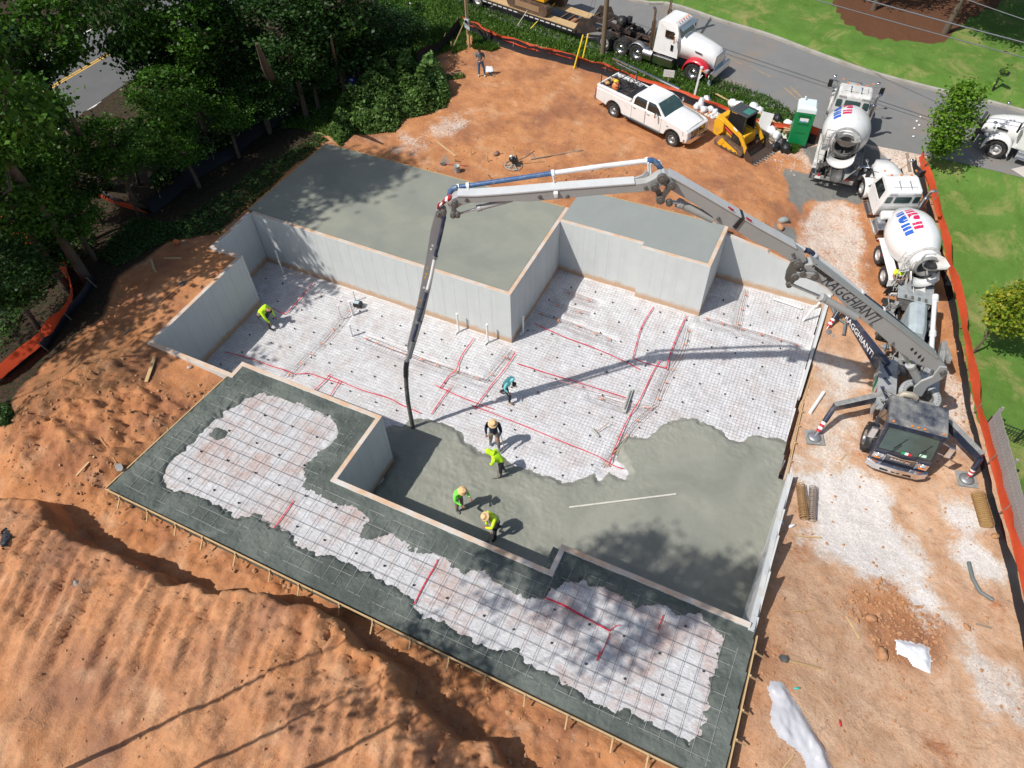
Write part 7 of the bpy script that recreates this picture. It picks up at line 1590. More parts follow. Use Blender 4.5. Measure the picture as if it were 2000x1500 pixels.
# ---------------------------------------------------------------- timber fence and black railing at the right
WF = thing('wooden_fence', 'weathered grey board fence seen from above at the right edge', 'fence', tuple(at(1960, 800, 0)))
a = Vector((20.35, 4.1, 0)); b = Vector((25.0, -9.5, 0)); a = at(1952, 797, 1.4); a.z = -.45; b = at(2036, 1100, 1.4); b.z = -.45; b = a+(b-a)*1.6
PLK = mat('grey_fence_board', (.27, .245, .235), .9, var=.3, dirt=.4, dcol=(.48, .46, .44), scale=6, bmp=.01)
d = (b-a).normalized(); nb = int((b-a).length/.145); o0 = Vector(WF.location)
pm = MB().box((0, 0, .925), (.135, .02, 1.85)).mesh('board', [PLK])
for i in range(nb):
    q = a+d*(i+.5)*.145; s = bpy.data.objects.new('board', pm); COL.objects.link(s); s.parent = WF; s.location = q-o0+Vector((0, 0, RNG.uniform(-.03, .0))); s.rotation_euler = (RNG.uniform(-.01, .01), 0, math.atan2(d.y, d.x)+RNG.uniform(-.03, .03))
nn = Vector((-d.y, d.x, 0))
for z in (.35, 1.0, 1.6): MB().bar(a-o0+nn*.04+Vector((0, 0, z)), b-o0+nn*.04+Vector((0, 0, z)), .04, .08).build('rail', PLK, WF)
for i in range(0, nb, 17): q = a+d*i*.145-o0+nn*.11; MB().box(q+Vector((0, 0, .95)), (.09, .09, 1.9)).build('post', PLK, WF)
MR = thing('metal_railing', 'black metal picket railing meeting the weathered board fence', 'railing', tuple(a))
e_ = Vector((1.0, -.12, 0)).normalized(); bk = MB().box((0, 0, .6), (.016, .016, 1.15)).mesh('picket', [BLACK])
for i in range(40): s = bpy.data.objects.new('picket', bk); COL.objects.link(s); s.parent = MR; s.location = e_*(.1+i*.11)
for z in (.15, .95, 1.15): MB().bar(e_*.05+Vector((0, 0, z)), e_*4.5+Vector((0, 0, z)), .03).build('rail', BLACK, MR)
for k in (.0, 1.2, 3.4): MB().box(e_*k+Vector((0, 0, .65)), (.06, .06, 1.3)).build('post', BLACK, MR)
# ---------------------------------------------------------------- poles, signs, street furniture
up = thing('utility_pole', 'brown wooden utility pole on the verge in front of the tractor chassis', 'utility pole', tuple(gp(1177, 108)))
MB().tube([(0, 0, -.3), (0, 0, 4), (0.02, 0, 11)], [.16, .14, .11], 14).build('pole', mat('pole_wood', (.17, .13, .08), .9, dirt=.3, dcol=(.09, .07, .04), world=True, bmp=.01), up)
MB().box((0, 0, 10.2), (.1, 2.4, .12)).build('crossarm', WOODG, up)
for (u0, v0), (u1, v1, z1) in (((1134, 132), (1143, 99, 4.0)), ((1121, 134), (1129, 100, 4.3))):
    q = gp(u0, v0); g = thing('guy_wire', 'yellow guy wire guard, %s of the pair left of the utility pole' % ('right one' if u0 == 1134 else 'left one'), 'guy wire', tuple(q))
    top = Vector((-4.1, 21.7, 9.5)); dd = (top-q); MB().cyl((0, 0, 0), dd.normalized()*1.9, .045, n=10).build('guard', YBAG, g); MB().cyl(dd.normalized()*1.9, dd, .008, n=5).build('wire', BLACK, g)
mp_ = gp(916, 92); mt_ = thing('meter_post', 'timber post carrying a grey electric meter box, propped by wooden braces', 'meter post', tuple(mp_))
MB().box((0, 0, 1.9), (.14, .14, 4.6)).build('post', WOOD, mt_); MB().cyl((.02, -.1, .9), (.02, -.1, 4.6), .035).build('conduit', STEEL, mt_)
bx = MB().box((.05, -.14, 1.55), (.3, .14, .46)).build('meter_box', mat('meter_grey', (.33, .40, .40), .5), mt_, bevel=.01); MB().cyl((.05, -.2, 1.68), (.05, -.28, 1.68), .09, n=14).build('meter', CHROME, bx); MB().add([(-.08, -.22, 1.3), (.3, -.34, 1.22), (.3, -.3, 1.42), (-.08, -.2, 1.42)], [(0, 1, 2, 3), (3, 2, 1, 0)]).build('box_lid', mat('meter_grey', (.33, .40, .40), .5), mt_)
for u, v in ((884, 94), (940, 62), (955, 70)):
    q = gp(u, v)-mp_; MB().bar(q, (0, 0, 1.9 if u < 900 else 1.7), .09, .04).build('brace', WOOD, mt_)
MB().box(gp(882, 94)-mp_+Vector((0, 0, .15)), (.05, .05, .5)).build('stake', WOOD, mt_)
wp = gp(1353, 199); wpo = thing('white_signpost', 'leaning white timber sign post with short arm at the verge', 'sign post', tuple(wp))
MB().bar((0, 0, -.1), (.12, .1, 1.95), .11).build('post', WHITE, wpo, bevel=.01); MB().bar((.05, .04, 1.25), (.26, -.02, 1.62), .05).build('arm', WHITE, wpo); MB().box((.12, .1, 1.98), (.15, .15, .06)).build('cap', WHITE, wpo)
sp_ = gp(1303, 168); so_ = thing('notice_board', 'small white notice board on a stake between pickup and tractor', 'notice board', tuple(sp_), math.radians(10))
MB().box((0, .03, .45), (.06, .04, 1.0)).build('stake', WOODG, so_); MB().box((0, 0, .75), (.62, .02, .42)).build('panel', mat('translucent_white_board', (.62, .62, .6), .7), so_, bevel=.01)
for k in range(2): MB().box((0, -.013, .84-k*.14), (.5, .004, .02)).build('faint_line', mat('pale_grey_print', (.45, .45, .45), .7), so_)
hy = thing('fire_hydrant', 'grey fire hydrant with pale cap on the verge in front of the tractor bumper', 'fire hydrant', tuple(gp(1384, 168)))
HYM = mat('hydrant_grey', (.30, .36, .38), .5, dirt=.2); MB().lathe([(.14, 0), (.14, .05), (.10, .07), (.10, .45), (.14, .48), (.14, .53)], n=16).build('barrel', HYM, hy); MB().lathe([(.13, .53), (.12, .60), (.06, .68), (.03, .72), (0, .74)], n=16).build('bonnet', mat('hydrant_cap', (.6, .62, .6), .4), hy)
for s in (-1, 1): MB().cyl((0, s*.08, .38), (0, s*.17, .38), .05, n=10).build('outlet_cap', HYM, hy)
mbx = thing('mailbox', 'black curbside mailbox on a slanting post in the far lawn', 'mailbox', tuple(gp(1938, 177)))
MB().bar((0, 0, -.1), (.0, 0, 1.25), .10).build('post', BLACK, mbx); MB().bar((0, 0, .95), (.30, -.2, 1.0), .07).build('bracket', BLACK, mbx)
MB().lathe([(0, -.24), (.11, -.24), (.11, .24), (0, .24)], c=(.12, -.05, 1.12), ax=(1, -.6, 0), n=14).build('box', BLACK, mbx); MB().box((.36, -.2, 1.1), (.04, .1, .16)).build('door', ALU, mbx)
# overhead wires top right: run well above the ground
for i, (a_, b_, z, r_) in enumerate((((1540, -30), (2060, 112), 9.0, .022), ((1640, -30), (2060, 82), 9.6, .03), ((1800, -50), (2060, 40), 10.4, .02))):
    p = at(*a_, z); q = at(*b_, z); d_ = q-p; p = p-d_*1.2; q = q+d_*1.2; pts = [p.lerp(q, k/16)+Vector((0, 0, -.35*(1-(2*k/16-1)**2))) for k in range(17)]
    tag(MB().tube(pts, r_, 6).build('overhead_wire', mat('cable_grey', (.10, .11, .12), .5)), 'overhead cable crossing the top right corner, ' + ('lowest of three', 'middle and thickest of three', 'topmost of three')[i], 'overhead cable')
# driveway at the far right
mb = MB(); DW = [at(u, v, 2.62) for u, v in [(1970, 196), (2000, 150), (2060, 60), (2200, 120), (2120, 235)]]
mb.add([(p.x, p.y, 2.745) for p in DW], [tuple(range(len(DW)))]); tag(mb.build('driveway', mat('driveway_concrete', (.50, .46, .42), .85, world=True, dirt=.2)), 'pale concrete driveway mouth at the right edge', None, None, 'structure')
mb = MB(); DW = [at(u, v, 2.62) for u, v in [(1975, 330), (2010, 322), (2100, 345), (2100, 420), (2010, 352)]]; mb.add([(p.x, p.y, gz(p.x, p.y)+.03) for p in DW], [tuple(range(len(DW)))[::-1]]); tag(mb.build('driveway', mat('driveway_concrete', (.50, .46, .42), .85)), 'near side driveway corner at the right edge', None, None, 'structure')
# ---------------------------------------------------------------- loose things on the ground
def gnd(u, v, dz=0.0, z0=2.5): q = gp(u, v, z0); q.z += dz; return q
def stick(name, label, cat, p0, p1, w, h, m, z0=2.5, dz=.03):
    a = gnd(*p0, dz, z0); b = gnd(*p1, dz, z0); return tag(MB().bar(a, b, w, h).build(name, m, None, .004), label, cat)
LB_ = [('pine_board', 'short pale board lying beside the leaf covered slope, upright in the photo', (296, 508), (303, 530), .1), ('pine_board', 'short pale board beside the first, pointing right', (321, 505), (355, 505), .09), ('pine_board', 'small pale offcut touching the upright short board', (298, 520), (306, 533), .08),
       ('pine_board', 'long plank leaning on the bank left of the slab corner', (303, 698), (286, 747), .14), ('pine_board', 'thin stake lying in the rubble left of the slab', (185, 892), (150, 930), .07), ('timber_offcut', 'grey stick lying near the left wall top', (257, 642), (240, 655), .05),
       ('pine_board', 'weathered board lying left of the bucket on the red dirt', (854, 278), (890, 306), .10), ('pine_board', 'narrow grey plank lying across the red dirt by the power trowel', (1037, 312), (1138, 294), .06), ('pine_board', 'short stake standing against the grey plank', (1040, 300), (1045, 312), .06),
       ('pine_board', 'round wooden stick lying on the white gravel', (1557, 1047), (1604, 1051), .045), ('pine_board', 'wooden stake lying on the clay left of the stone heap', (1652, 1204), (1679, 1248), .06), ('timber_offcut', 'grey branch lying near the right fence', (1905, 1219), (1936, 1227), .06),
       ('pine_board', 'wooden stick poking out at the bottom edge right of the slab', (1550, 1475), (1525, 1505), .05), ('pine_board', 'small board stuck in the mud at the bottom right', (1545, 1195), (1600, 1190), .03), ('pine_board', 'stick with a white end lying on the clay right of the slab', (1536, 1291), (1610, 1310), .04),
       ('pine_board', 'thick board standing in front of the debris pile', (1392, 186), (1432, 208), .09), ('pine_board', 'pale board behind the crouching loader bucket', (1470, 232), (1535, 268), .10), ('pine_board', 'second board crossing the debris pile', (1478, 225), (1545, 258), .08),
       ('pine_board', 'grey board lying in front of the debris pile', (1462, 245), (1510, 282), .16), ('pine_board', 'stake lying near the person in grey', (957, 143), (966, 150), .09), ('pine_board', 'long stake lying behind the person in grey', (925, 104), (935, 118), .07), ('metal_conduit', 'thin grey conduit lying at the brush edge', (855, 121), (891, 105), .05),
       ('timber_offcut', 'dark log lying beside the brush pile', (870, 145), (900, 142), .09), ('rusty_post', 'thick brown post lying on the gravel by the orange fence', (1771, 300), (1777, 336), .16), ('pine_board', 'board lying on the pump deck side ground', (1641, 900), (1652, 888), .05)]
for nm, lb, a_, b_, w_ in LB_:
    stick(nm, lb, 'board' if 'board' in nm else 'stick', a_, b_, w_, .04, WOODG if ('grey' in lb or 'offcut' in nm or 'log' in lb or 'rusty' in nm) else WOOD, z0=.3 if a_[0] > 1490 and a_[1] > 600 else 2.6, dz=.18 if 'debris' in lb else .03)
SK = ['left of the rusty canister', 'between canister and power trowel', 'left of the grey bucket, beyond the shovel', 'right above the power trowel', 'leftmost but one behind the garage slab', 'third from the left behind the garage slab', 'just left of the grey bucket', 'leftmost behind the garage slab', 'under the blue pipe of the boom', 'behind the elbow of the boom tip']
for i, (u, v) in enumerate(((921, 303), (952, 316), (888, 314), (1000, 310), (788, 322), (800, 345), (832, 335), (757, 310), (1058, 362), (960, 350))):
    q = gnd(u, v); o = MB().box((0, 0, .12), (.05, .04, .5)).build('survey_stake', WOOD); o.location = q; o.rotation_euler = (RNG.uniform(-.5, .5), RNG.uniform(-.5, .5), RNG.uniform(0, 3)); tag(o, 'short wooden stake in the clay '+SK[i], 'stake', 'short stakes behind the upper slabs')
# hand tools
def shovel(label, p0, p1, z0=2.6, m=HAND, hm=None):
    a = gnd(*p0, .05, z0); b = gnd(*p1, .05, z0); return tool('shovel', label, 'shovel', a, b, .018, m, shovel_head, hm or CRUSTD)
shovel('shovel lying on the red clay left of the tall left wall', (310, 595), (352, 560)); shovel('shovel with pale blade lying on the rubble slope', (197, 855), (230, 908), 3.0, hm=CRUST)
shovel('shovel lying behind the grey bucket by the slab', (915, 325), (872, 322), m=mat('red_handle', (.5, .06, .04), .5)); shovel('shovel with white tip lying on the clay at lower right', (1600, 1305), (1540, 1290), 1.5)
bk_ = thing('bucket', 'grey plastic bucket standing behind the garage slab', 'bucket', tuple(gnd(893, 336))); MB().lathe([(.13, 0), (.15, .36), (.16, .38), (.14, .38), (.12, .04), (0, .04)], n=18).build('tub', mat('grey_bucket', (.33, .34, .34), .6, dirt=.3), bk_); MB().tube([(.15, 0, .36), (.17, .0, .2), (.16, -.1, .12)], .006, 5).build('handle', STEEL, bk_)
pt = thing('power_trowel', 'power trowel with black engine and pale ring guard on the red dirt', 'power trowel', tuple(gnd(1003, 325)), .3); MB().lathe([(.44, .06), (.46, .08), (.44, .10), (.42, .08), (.44, .06)], n=28).build('guard_ring', mat('pale_green_steel', (.35, .40, .34), .5, dirt=.3), pt)
for k in range(6): a_ = k*math.pi/3; MB().bar((0, 0, .2), (.43*math.cos(a_), .43*math.sin(a_), .09), .03, .02).build('spoke', mat('pale_green_steel', (.35, .40, .34), .5, dirt=.3), pt)
for k in range(4): a_ = k*math.pi/2+.4; MB().box((.24*math.cos(a_), .24*math.sin(a_), .03), (.34, .13, .01), R=(0, 0, a_)).build('blade', CRUST, pt)
mb = MB(); mb.sphere((-.06, 0, .42), .17, (1, .9, .9), 12); mb.box((.08, 0, .34), (.28, .24, .24)); mb.cyl((.1, .1, .4), (.1, .22, .5), .06); mb.build('engine', BLACKP, pt); MB().sphere((-.12, .05, .56), .09, (1, 1, .6), 10).build('fuel_cap', WHITE, pt)
MB().tube([(.1, 0, .3), (.6, .12, .5), (1.05, .2, .85)], .02, 6).build('handle', BLACK, pt)
bf = thing('bull_float', 'aluminium bull float with long handle standing on the wire mesh beside the red line', 'bull float', tuple(at(1225, 782, .06))); a = at(1233, 760, .10)-Vector(bf.location); b = at(1218, 805, .10)-Vector(bf.location)
MB().bar(a, b, .18, .03).build('blade', mat('cement_grey_tool', (.45, .46, .42), .5, dirt=.3), bf); MB().bar(a.lerp(b, .1)+Vector((0, 0, .05)), a.lerp(b, .9)+Vector((0, 0, .05)), .05, .05).build('spine', CRUST, bf)
MB().cyl(a.lerp(b, .5)+Vector((0, 0, .06)), at(1062, 735, .6)-Vector(bf.location), .012, n=6).build('handle', mat('pink_handle', (.6, .25, .25), .5), bf)
tool('hand_tamper', 'flat float with wooden handle lying on the mesh near the rebar row', 'float', at(1190, 825, .25), at(1163, 845, .07), .015, HAND, rake_head(.5), mat('cement_grey_tool', (.45, .46, .42), .5, dirt=.3))
mb = MB(); mb.bar(at(1112, 991, .16), at(1321, 965, .16), .065, .04); tag(mb.build('screed_board', mat('splashed_screed', (.56, .54, .49), .6, var=.2, dirt=.3, dcol=(.3, .3, .27), world=True)), 'long straight screed board lying on the smooth wet concrete', 'screed')
# white pipes standing on the basement floor
def pipe(label, p0, h, r=.045, tilt=(0, 0), elbow=False, z=.02):
    q = at(*p0, z); t = thing('pvc_pipe', label, 'pipe', tuple(q)); top = Vector((tilt[0], tilt[1], h)); MB().cyl((0, 0, 0), top, r, n=12).build('riser', PVC, t); MB().cyl(top-Vector((0, 0, .06)), top+Vector((0, 0, .01)), r*1.2, n=12).build('collar', PVC, t)
    if elbow: MB().tube([(0, 0, .06), (-.03, -.05, .03), (-.06, -.22, .02)], r, 10).build('elbow', PVC, t)
pipe('white pipe leaning on the long wall at its left end', (553, 533), 1.3, tilt=(-.12, .1)); pipe('thin white pipe standing left of the black tool bag', (694, 587), .65, .03); pipe('stout white pipe in front of the black tool bag', (689, 615), .9, .06); pipe('slender white pipe left of the stout one', (666, 621), .8, .035); pipe('white pipe standing below the stout one', (688, 656), .75, .04)
pipe('tall white pipe with elbow at the foot of the long wall', (896, 647), 1.15, elbow=True); pipe('tall white pipe with elbow nearest the wall corner', (953, 668), 1.15, elbow=True); pipe('tall white pipe with elbow right of the wall corner', (1022, 649), 1.1, elbow=True); pipe('leaning white pipe at the right end of the basement floor', (1568, 627), .9, .05, tilt=(.25, .2)); pipe('small bent pipe beside the retaining wall', (1591, 602), .3, .04, tilt=(.1, .1))
mb = MB(); mb.cyl(at(1392, 563, .12), at(1567, 595, .12)*1.0, .0001); 
tag(MB().cyl(at(1510, 583, .08), at(1566, 602, .08), .05, n=10).build('pvc_pipe', PVC), 'pale pipe lying along the foot of the retaining wall', 'pipe')
tag(MB().cyl(gnd(1608, 768, .07, 0), gnd(1581, 808, .07, 0), .075, n=14).build('pvc_pipe', PVC), 'thick white pipe lying on the clay beside the near left outrigger', 'pipe')
tag(MB().cyl(gnd(1523, 915, .6, .2), gnd(1509, 942, .5, .2), .07, n=12).build('pvc_pipe', PVC), 'short white pipe lying on the wall end by the pour', 'pipe')
tb = thing('tool_bag', 'black tool bag with pale lid on the plastic beside the long wall', 'bag', tuple(at(700, 598, .03)), .2); MB().box((0, 0, .14), (.42, .3, .26)).build('bag', BLACKP, tb, bevel=.05); MB().box((-.04, -.03, .285), (.26, .18, .02)).build('lid', mat('pale_blue_lid', (.4, .5, .55), .4), tb)
# coils of wire mesh by the white gravel, and beside the form
def coil(label, p0, p1, r, m, z0=.3, n=16):
    a = gnd(*p0, r, z0); b = gnd(*p1, r, z0); t = thing('mesh_roll', label, 'mesh roll', tuple(a)); d = b-a; dn = d.normalized(); s = dn.cross(Vector((0, 0, 1))).normalized(); u_ = s.cross(dn)
    me = MB(); k = 18; me.tube([(r*math.cos(2*math.pi*i/k), r*math.sin(2*math.pi*i/k), 0) for i in range(k+1)], .016, 5, caps=False); mm = me.mesh('ring', [m]); R3 = Matrix((s, u_, dn)).transposed().to_4x4()
    for i in range(n+1): o = bpy.data.objects.new('ring', mm); COL.objects.link(o); o.parent = t; Mx = R3.copy(); Mx.translation = d*(i/n); o.matrix_local = Mx; o.scale = (RNG.uniform(.92, 1.05), RNG.uniform(.9, 1.0), 1)
    for j in range(8): aa = j*math.pi/4+.2; off = s*r*math.cos(aa)+u_*r*math.sin(aa); MB().cyl(off, off+d, .009, n=4).build('wire', m, t)
RSTY = mat('rusty_wire', (.30, .17, .07), .75, var=.3, world=True)
coil('rusty coil of wire mesh, left one of the pair on the white gravel', (1561, 952), (1568, 1015), .16, RSTY, n=18); coil('greyish coil of wire mesh, right one of the pair on the white gravel', (1586, 956), (1583, 1018), .14, mat('grey_wire', (.26, .2, .16), .7, world=True), n=16)
coil('brown coil of wire mesh lying across the form in the boom shadow', (1577, 682), (1568, 722), .17, RSTY, 0.1, 14); coil('tan straw filled mesh roll beside the board fence', (1905, 972), (1922, 1030), .24, RSTY, 0, 16)
WTL = mat('straw_wattle', (.42, .27, .10), .95, var=.3, bmp=.03, scale=9)
a = gnd(1905, 972, .2, 0); b = gnd(1922, 1030, .2, 0); tag(MB().tube([a, a.lerp(b, .5), b], .2, 12).build('straw_roll', WTL), 'tan straw core inside the roll beside the board fence', 'straw roll')
mb = MB(); mb.tube([gnd(1890, 1100, .08, 0), gnd(1897, 1130, .08, 0), gnd(1912, 1158, .08, 0), gnd(1938, 1174, .08, 0)], .07, 10); tag(mb.build('rubber_hose', mat('grey_rubber_hose', (.13, .15, .15), .6, dirt=.3)), 'dark rubber hose piece lying on the clay near the fence', 'hose')
mb = MB(); mb.tube([gnd(1622, 600, .1, .3), gnd(1632, 622, .1, .3), gnd(1650, 635, .1, .3), gnd(1646, 657, .1, .3)], .07, 10); tag(mb.build('rubber_hose', mat('grey_rubber_hose', (.13, .15, .15), .6, dirt=.3)), 'black hose curling beside the far outrigger pad', 'hose')
# plastic sheets
def drape(name, px, z0, m, label, cat, hgt_=.12, st=.05, seed=1, fold=2.5):
    poly = [tuple(gp(u, v, z0)[:2]) for u, v in px]; X, Y, S = inside_grid(poly, st); Zg = hgt(X.ravel(), Y.ravel()).reshape(X.shape)
    e = sstep(S, 0, .25); Z = Zg+.03+e*(.10 if seed == 302 else 0)+e*(hgt_*.4+np.abs(fbm(X*fold+Y*.6, Y*fold*.5, 4, seed))*hgt_*2.2)
    return tag(grid_mesh(name, X, Y, Z, S > -.02, m), label, cat)
PLW = mat('milky_plastic', (.62, .64, .69), .22, alpha=.74, var=.05, world=True, bmp=.02, bs=7, coat=.4)
drape('plastic_sheet', [(1497, 1345), (1505, 1330), (1525, 1330), (1540, 1350), (1560, 1380), (1590, 1430), (1610, 1460), (1625, 1500), (1640, 1540), (1570, 1540), (1575, 1500), (1560, 1470), (1520, 1440), (1502, 1410), (1508, 1375)], 1.8, PLW, 'long crumpled translucent plastic sheet at the bottom right', 'plastic sheet', .13, .05, 301, 1.3)
drape('plastic_sheet', [(1747, 1248), (1780, 1254), (1812, 1260), (1820, 1290), (1815, 1316), (1780, 1300), (1768, 1284), (1750, 1278)], .7, BAG, 'white plastic sheet lying beside the brown stone heap', 'plastic sheet', .08, .05, 302, 1.2)
drape('paper_plan', [(949, 130), (962, 131), (964, 142), (948, 142)], 2.8, BAG, 'white paper plan lying behind the person in grey', 'paper', .03, .05, 303)
drape('plastic_sheet', [(0, 1040), (14, 1032), (25, 1045), (18, 1062), (8, 1075), (0, 1060)], 3.9, mat('black_plastic_scrap', (.02, .022, .028), .5, world=True, bmp=.02), 'black plastic scrap half buried in the bank at the left edge', 'plastic scrap', .1, .05, 304)
# stones and lumps
ROCK = mat('clay_stone', (.42, .22, .11), .9, var=.3, dirt=.4, dcol=(.30, .15, .08), scale=5, bmp=.02); ROCK2 = mat('pale_stone', (.50, .42, .36), .9, var=.25, scale=5, bmp=.02); ROCKG = mat('grey_concrete_lump', (.28, .29, .28), .9, var=.2, bmp=.02)
def rocks(poly_px, n, z0, r0, r1, m, label, name='clay_lumps', seed=1):
    r = random.Random(seed); poly = [tuple(gp(u, v, z0)[:2]) for u, v in poly_px]; xs = [p[0] for p in poly]; ys = [p[1] for p in poly]; mb = MB(); k = 0
    while k < n:
        x = r.uniform(min(xs), max(xs)); y = r.uniform(min(ys), max(ys))
        if sdist(np.array([x]), np.array([y]), poly)[0] < 0: k += .15; continue
        rr = r0+(r1-r0)*r.random()**4; z = gz(x, y)
        if z < -.5: k += .1; continue
        vs = []; base = len(mb.v)
        for a in range(3):
            for b in range(5):
                th = .5+a*.95; ph = b*1.2566+a*.6; q = rr*r.uniform(.55, 1.3); vs.append((x+q*math.sin(th)*math.cos(ph), y+q*math.sin(th)*math.sin(ph), z+rr*.25+q*.75*math.cos(th)))
        vs.append((x, y, z+rr*.95)); fs = [(15, b, (b+1) % 5) for b in range(5)]+[(a*5+b, a*5+5+b, a*5+5+(b+1) % 5, a*5+(b+1) % 5) for a in range(2) for b in range(5)]
        mb.add(vs, fs); k += 1
    return tag(mb.build(name, m), label, 'stones', None, 'stuff')
rocks([(1650, 1160), (1720, 1130), (1790, 1180), (1845, 1210), (1860, 1260), (1840, 1300), (1780, 1290), (1710, 1290), (1690, 1240), (1655, 1200)], 620, .8, .02, .11, ROCK, 'heap of broken brown clay stones on the right', seed=3)
rocks([(0, 840), (60, 770), (160, 700), (250, 690), (330, 760), (430, 745), (350, 850), (205, 950), (100, 960), (0, 960)], 500, 3, .02, .10, ROCK, 'broken clay clods over the rubble heap', seed=4)
rocks([(80, 965), (250, 900), (500, 1090), (900, 1300), (1250, 1500), (1000, 1500), (500, 1140)], 500, 2.4, .02, .10, ROCK, 'clods fallen along the trench below the front slab', seed=5)
rocks([(0, 980), (300, 1120), (700, 1250), (1000, 1500), (0, 1500)], 550, 3.9, .012, .05, ROCK, 'small stones scattered over the foreground bank', seed=6)
rocks([(1500, 1020), (1600, 900), (1900, 900), (2000, 1300), (2000, 1500), (1450, 1500)], 700, .6, .015, .07, ROCK, 'small clay lumps scattered over the right hand track', seed=7)
rocks([(680, 300), (900, 230), (1300, 260), (1500, 330), (1500, 440), (1250, 390), (1100, 375), (900, 340)], 420, 2.8, .015, .07, ROCK, 'small stones scattered behind the slabs', seed=8)
rocks([(1080, 345), (1180, 330), (1300, 335), (1300, 372), (1180, 372), (1100, 372)], 220, 2.8, .03, .10, ROCK, 'broken clay behind the small slab', seed=18)
rocks([(1560, 640), (1700, 640), (1750, 900), (1560, 900)], 160, 0, .015, .05, ROCK2, 'pale stones around the pump truck', seed=9)
rocks([(1850, 560), (1880, 600), (1910, 850), (1870, 860), (1850, 700)], 200, .1, .02, .09, ROCK, 'clay lumps between pump truck and orange fence', seed=10)
rocks([(1480, 285), (1600, 300), (1560, 350), (1470, 320)], 150, 2.6, .02, .06, ROCK2, 'pale rubbish and stones in front of the toilet', seed=11)
for i, (u, v, r_, m_, lb) in enumerate(((1700, 1210, .19, ROCK, 'large rounded tan stone at the left of the stone heap'), (1722, 1278, .2, ROCK, 'long tan stone at the foot of the stone heap'), (1530, 432, .24, ROCKG, 'grey concrete lump on the clay above the retaining wall'), (1524, 445, .2, ROCK, 'brown stone beside the grey concrete lump'),
        (1943, 1048, .14, ROCK, 'single orange stone by the straw roll'), (1888, 1226, .13, ROCK, 'round orange stone on the white gravel patch'), (371, 718, .10, ROCK2, 'small pale stone near the left wall'), (150, 1140, .10, ROCKG, 'grey stone on the foreground bank'), (970, 302, .17, mat('rusty_tank', (.22, .13, .09), .7), 'small rusty brown canister lying on the red dirt'))):
    blob('boulder' if i < 8 else 'canister', gnd(u, v, r_*.3, .8 if u > 1600 else 2.6), r_, (1.2, .8, .7), m_, lb, 'stone' if i < 8 else 'canister', .18, 9, i+2)
mb = MB(); r = random.Random(4)
cs = thing('chainsaw', 'orange and grey chainsaw lying on the clay by the wood edge', 'chainsaw', tuple(gnd(347, 477, .05))); MB().box((0, 0, .1), (.28, .16, .18)).build('engine_body', mat('orange_machine', (.6, .18, .05), .5), cs, bevel=.03); MB().box((.32, .12, .08), (.42, .02, .08), R=(0, 0, .35)).build('guide_bar', STEEL, cs); MB().tube([(-.1, 0, .15), (-.2, -.05, .22), (-.24, -.06, .08)], .02, 6).build('handle', BLACKP, cs)
# debris pile between loader and toilet
DB = [(1470, 216, .30, BAG, 'white'), (1482, 222, .26, BAG, 'white'), (1360, 212, .2, BAG, 'white'), (1368, 210, .24, BAG, 'white'), (1378, 206, .26, BAG, 'white'), (1374, 218, .2, BAG, 'white'), (1388, 216, .2, BAG, 'white'), (1396, 222, .18, BAG, 'white'), (1505, 262, .3, BAG, 'white'), (1515, 270, .26, BAG, 'white'), (1538, 245, .22, BAG, 'white'), (1528, 290, .2, BAG, 'white'),
      (1500, 235, .3, BBAG, 'black'), (1515, 238, .3, BBAG, 'black'), (1523, 288, .32, BBAG, 'black'), (1532, 296, .30, BBAG, 'black'), (1512, 292, .28, BBAG, 'black'), (1494, 245, .28, BBAG, 'black'), (1442, 212, .28, BAG, 'white'), (1430, 208, .26, BAG, 'white'), (1452, 218, .25, BAG, 'white')]
POS = ['at the back left of the debris pile', 'standing beside the leaning board', 'leftmost of the sacks by the white post', 'second sack from the white post', 'tall pointed sack near the white post', 'low sack in front of the pointed one', 'flat sack behind the loader', 'crumpled sack nearest the loader', 'in the middle of the debris pile', 'split open in the debris pile', 'right of the black bags', 'nearest the toilet base',
       'shiny bag high in the pile', 'second shiny bag high in the pile', 'front bag of the three at the foot', 'largest bag at the foot of the pile', 'left bag at the foot of the pile', 'bag tucked behind the boards', 'behind the loader cab', 'leftmost behind the loader cab', 'right of the loader cab']
for i, (u, v, r_, m_, c_) in enumerate(DB):
    r_ *= 1.22
    q = gnd(u, v, r_*.45, 2.65); tall = 1.5 if i in (3, 4) else .85
    o = blob('rubbish_bag' if c_ == 'black' else 'plaster_sack', q, r_, (.9, .7, tall), m_, f'{c_} {"bin bag" if c_ == "black" else "plastic sack"} {POS[i]}', 'bag', .2, 10, i+3)
mb = MB(); q = gnd(1487, 262, 0, 2.65); mb.box(q+Vector((0, .1, .55)), (.62, .04, 1.2), R=(-.2, .1, .1)); tag(mb.build('insulation_board', WHITE), 'white square panel standing up in the debris pile behind the loader', 'panel')
rocks([(1355, 215), (1400, 215), (1480, 230), (1550, 250), (1560, 290), (1500, 295), (1460, 260), (1400, 235)], 420, 2.65, .04, .16, mat('white_rubble', (.6, .58, .55), .8, var=.3), 'loose white plaster scraps in the debris pile', 'rubbish_scraps', 12)
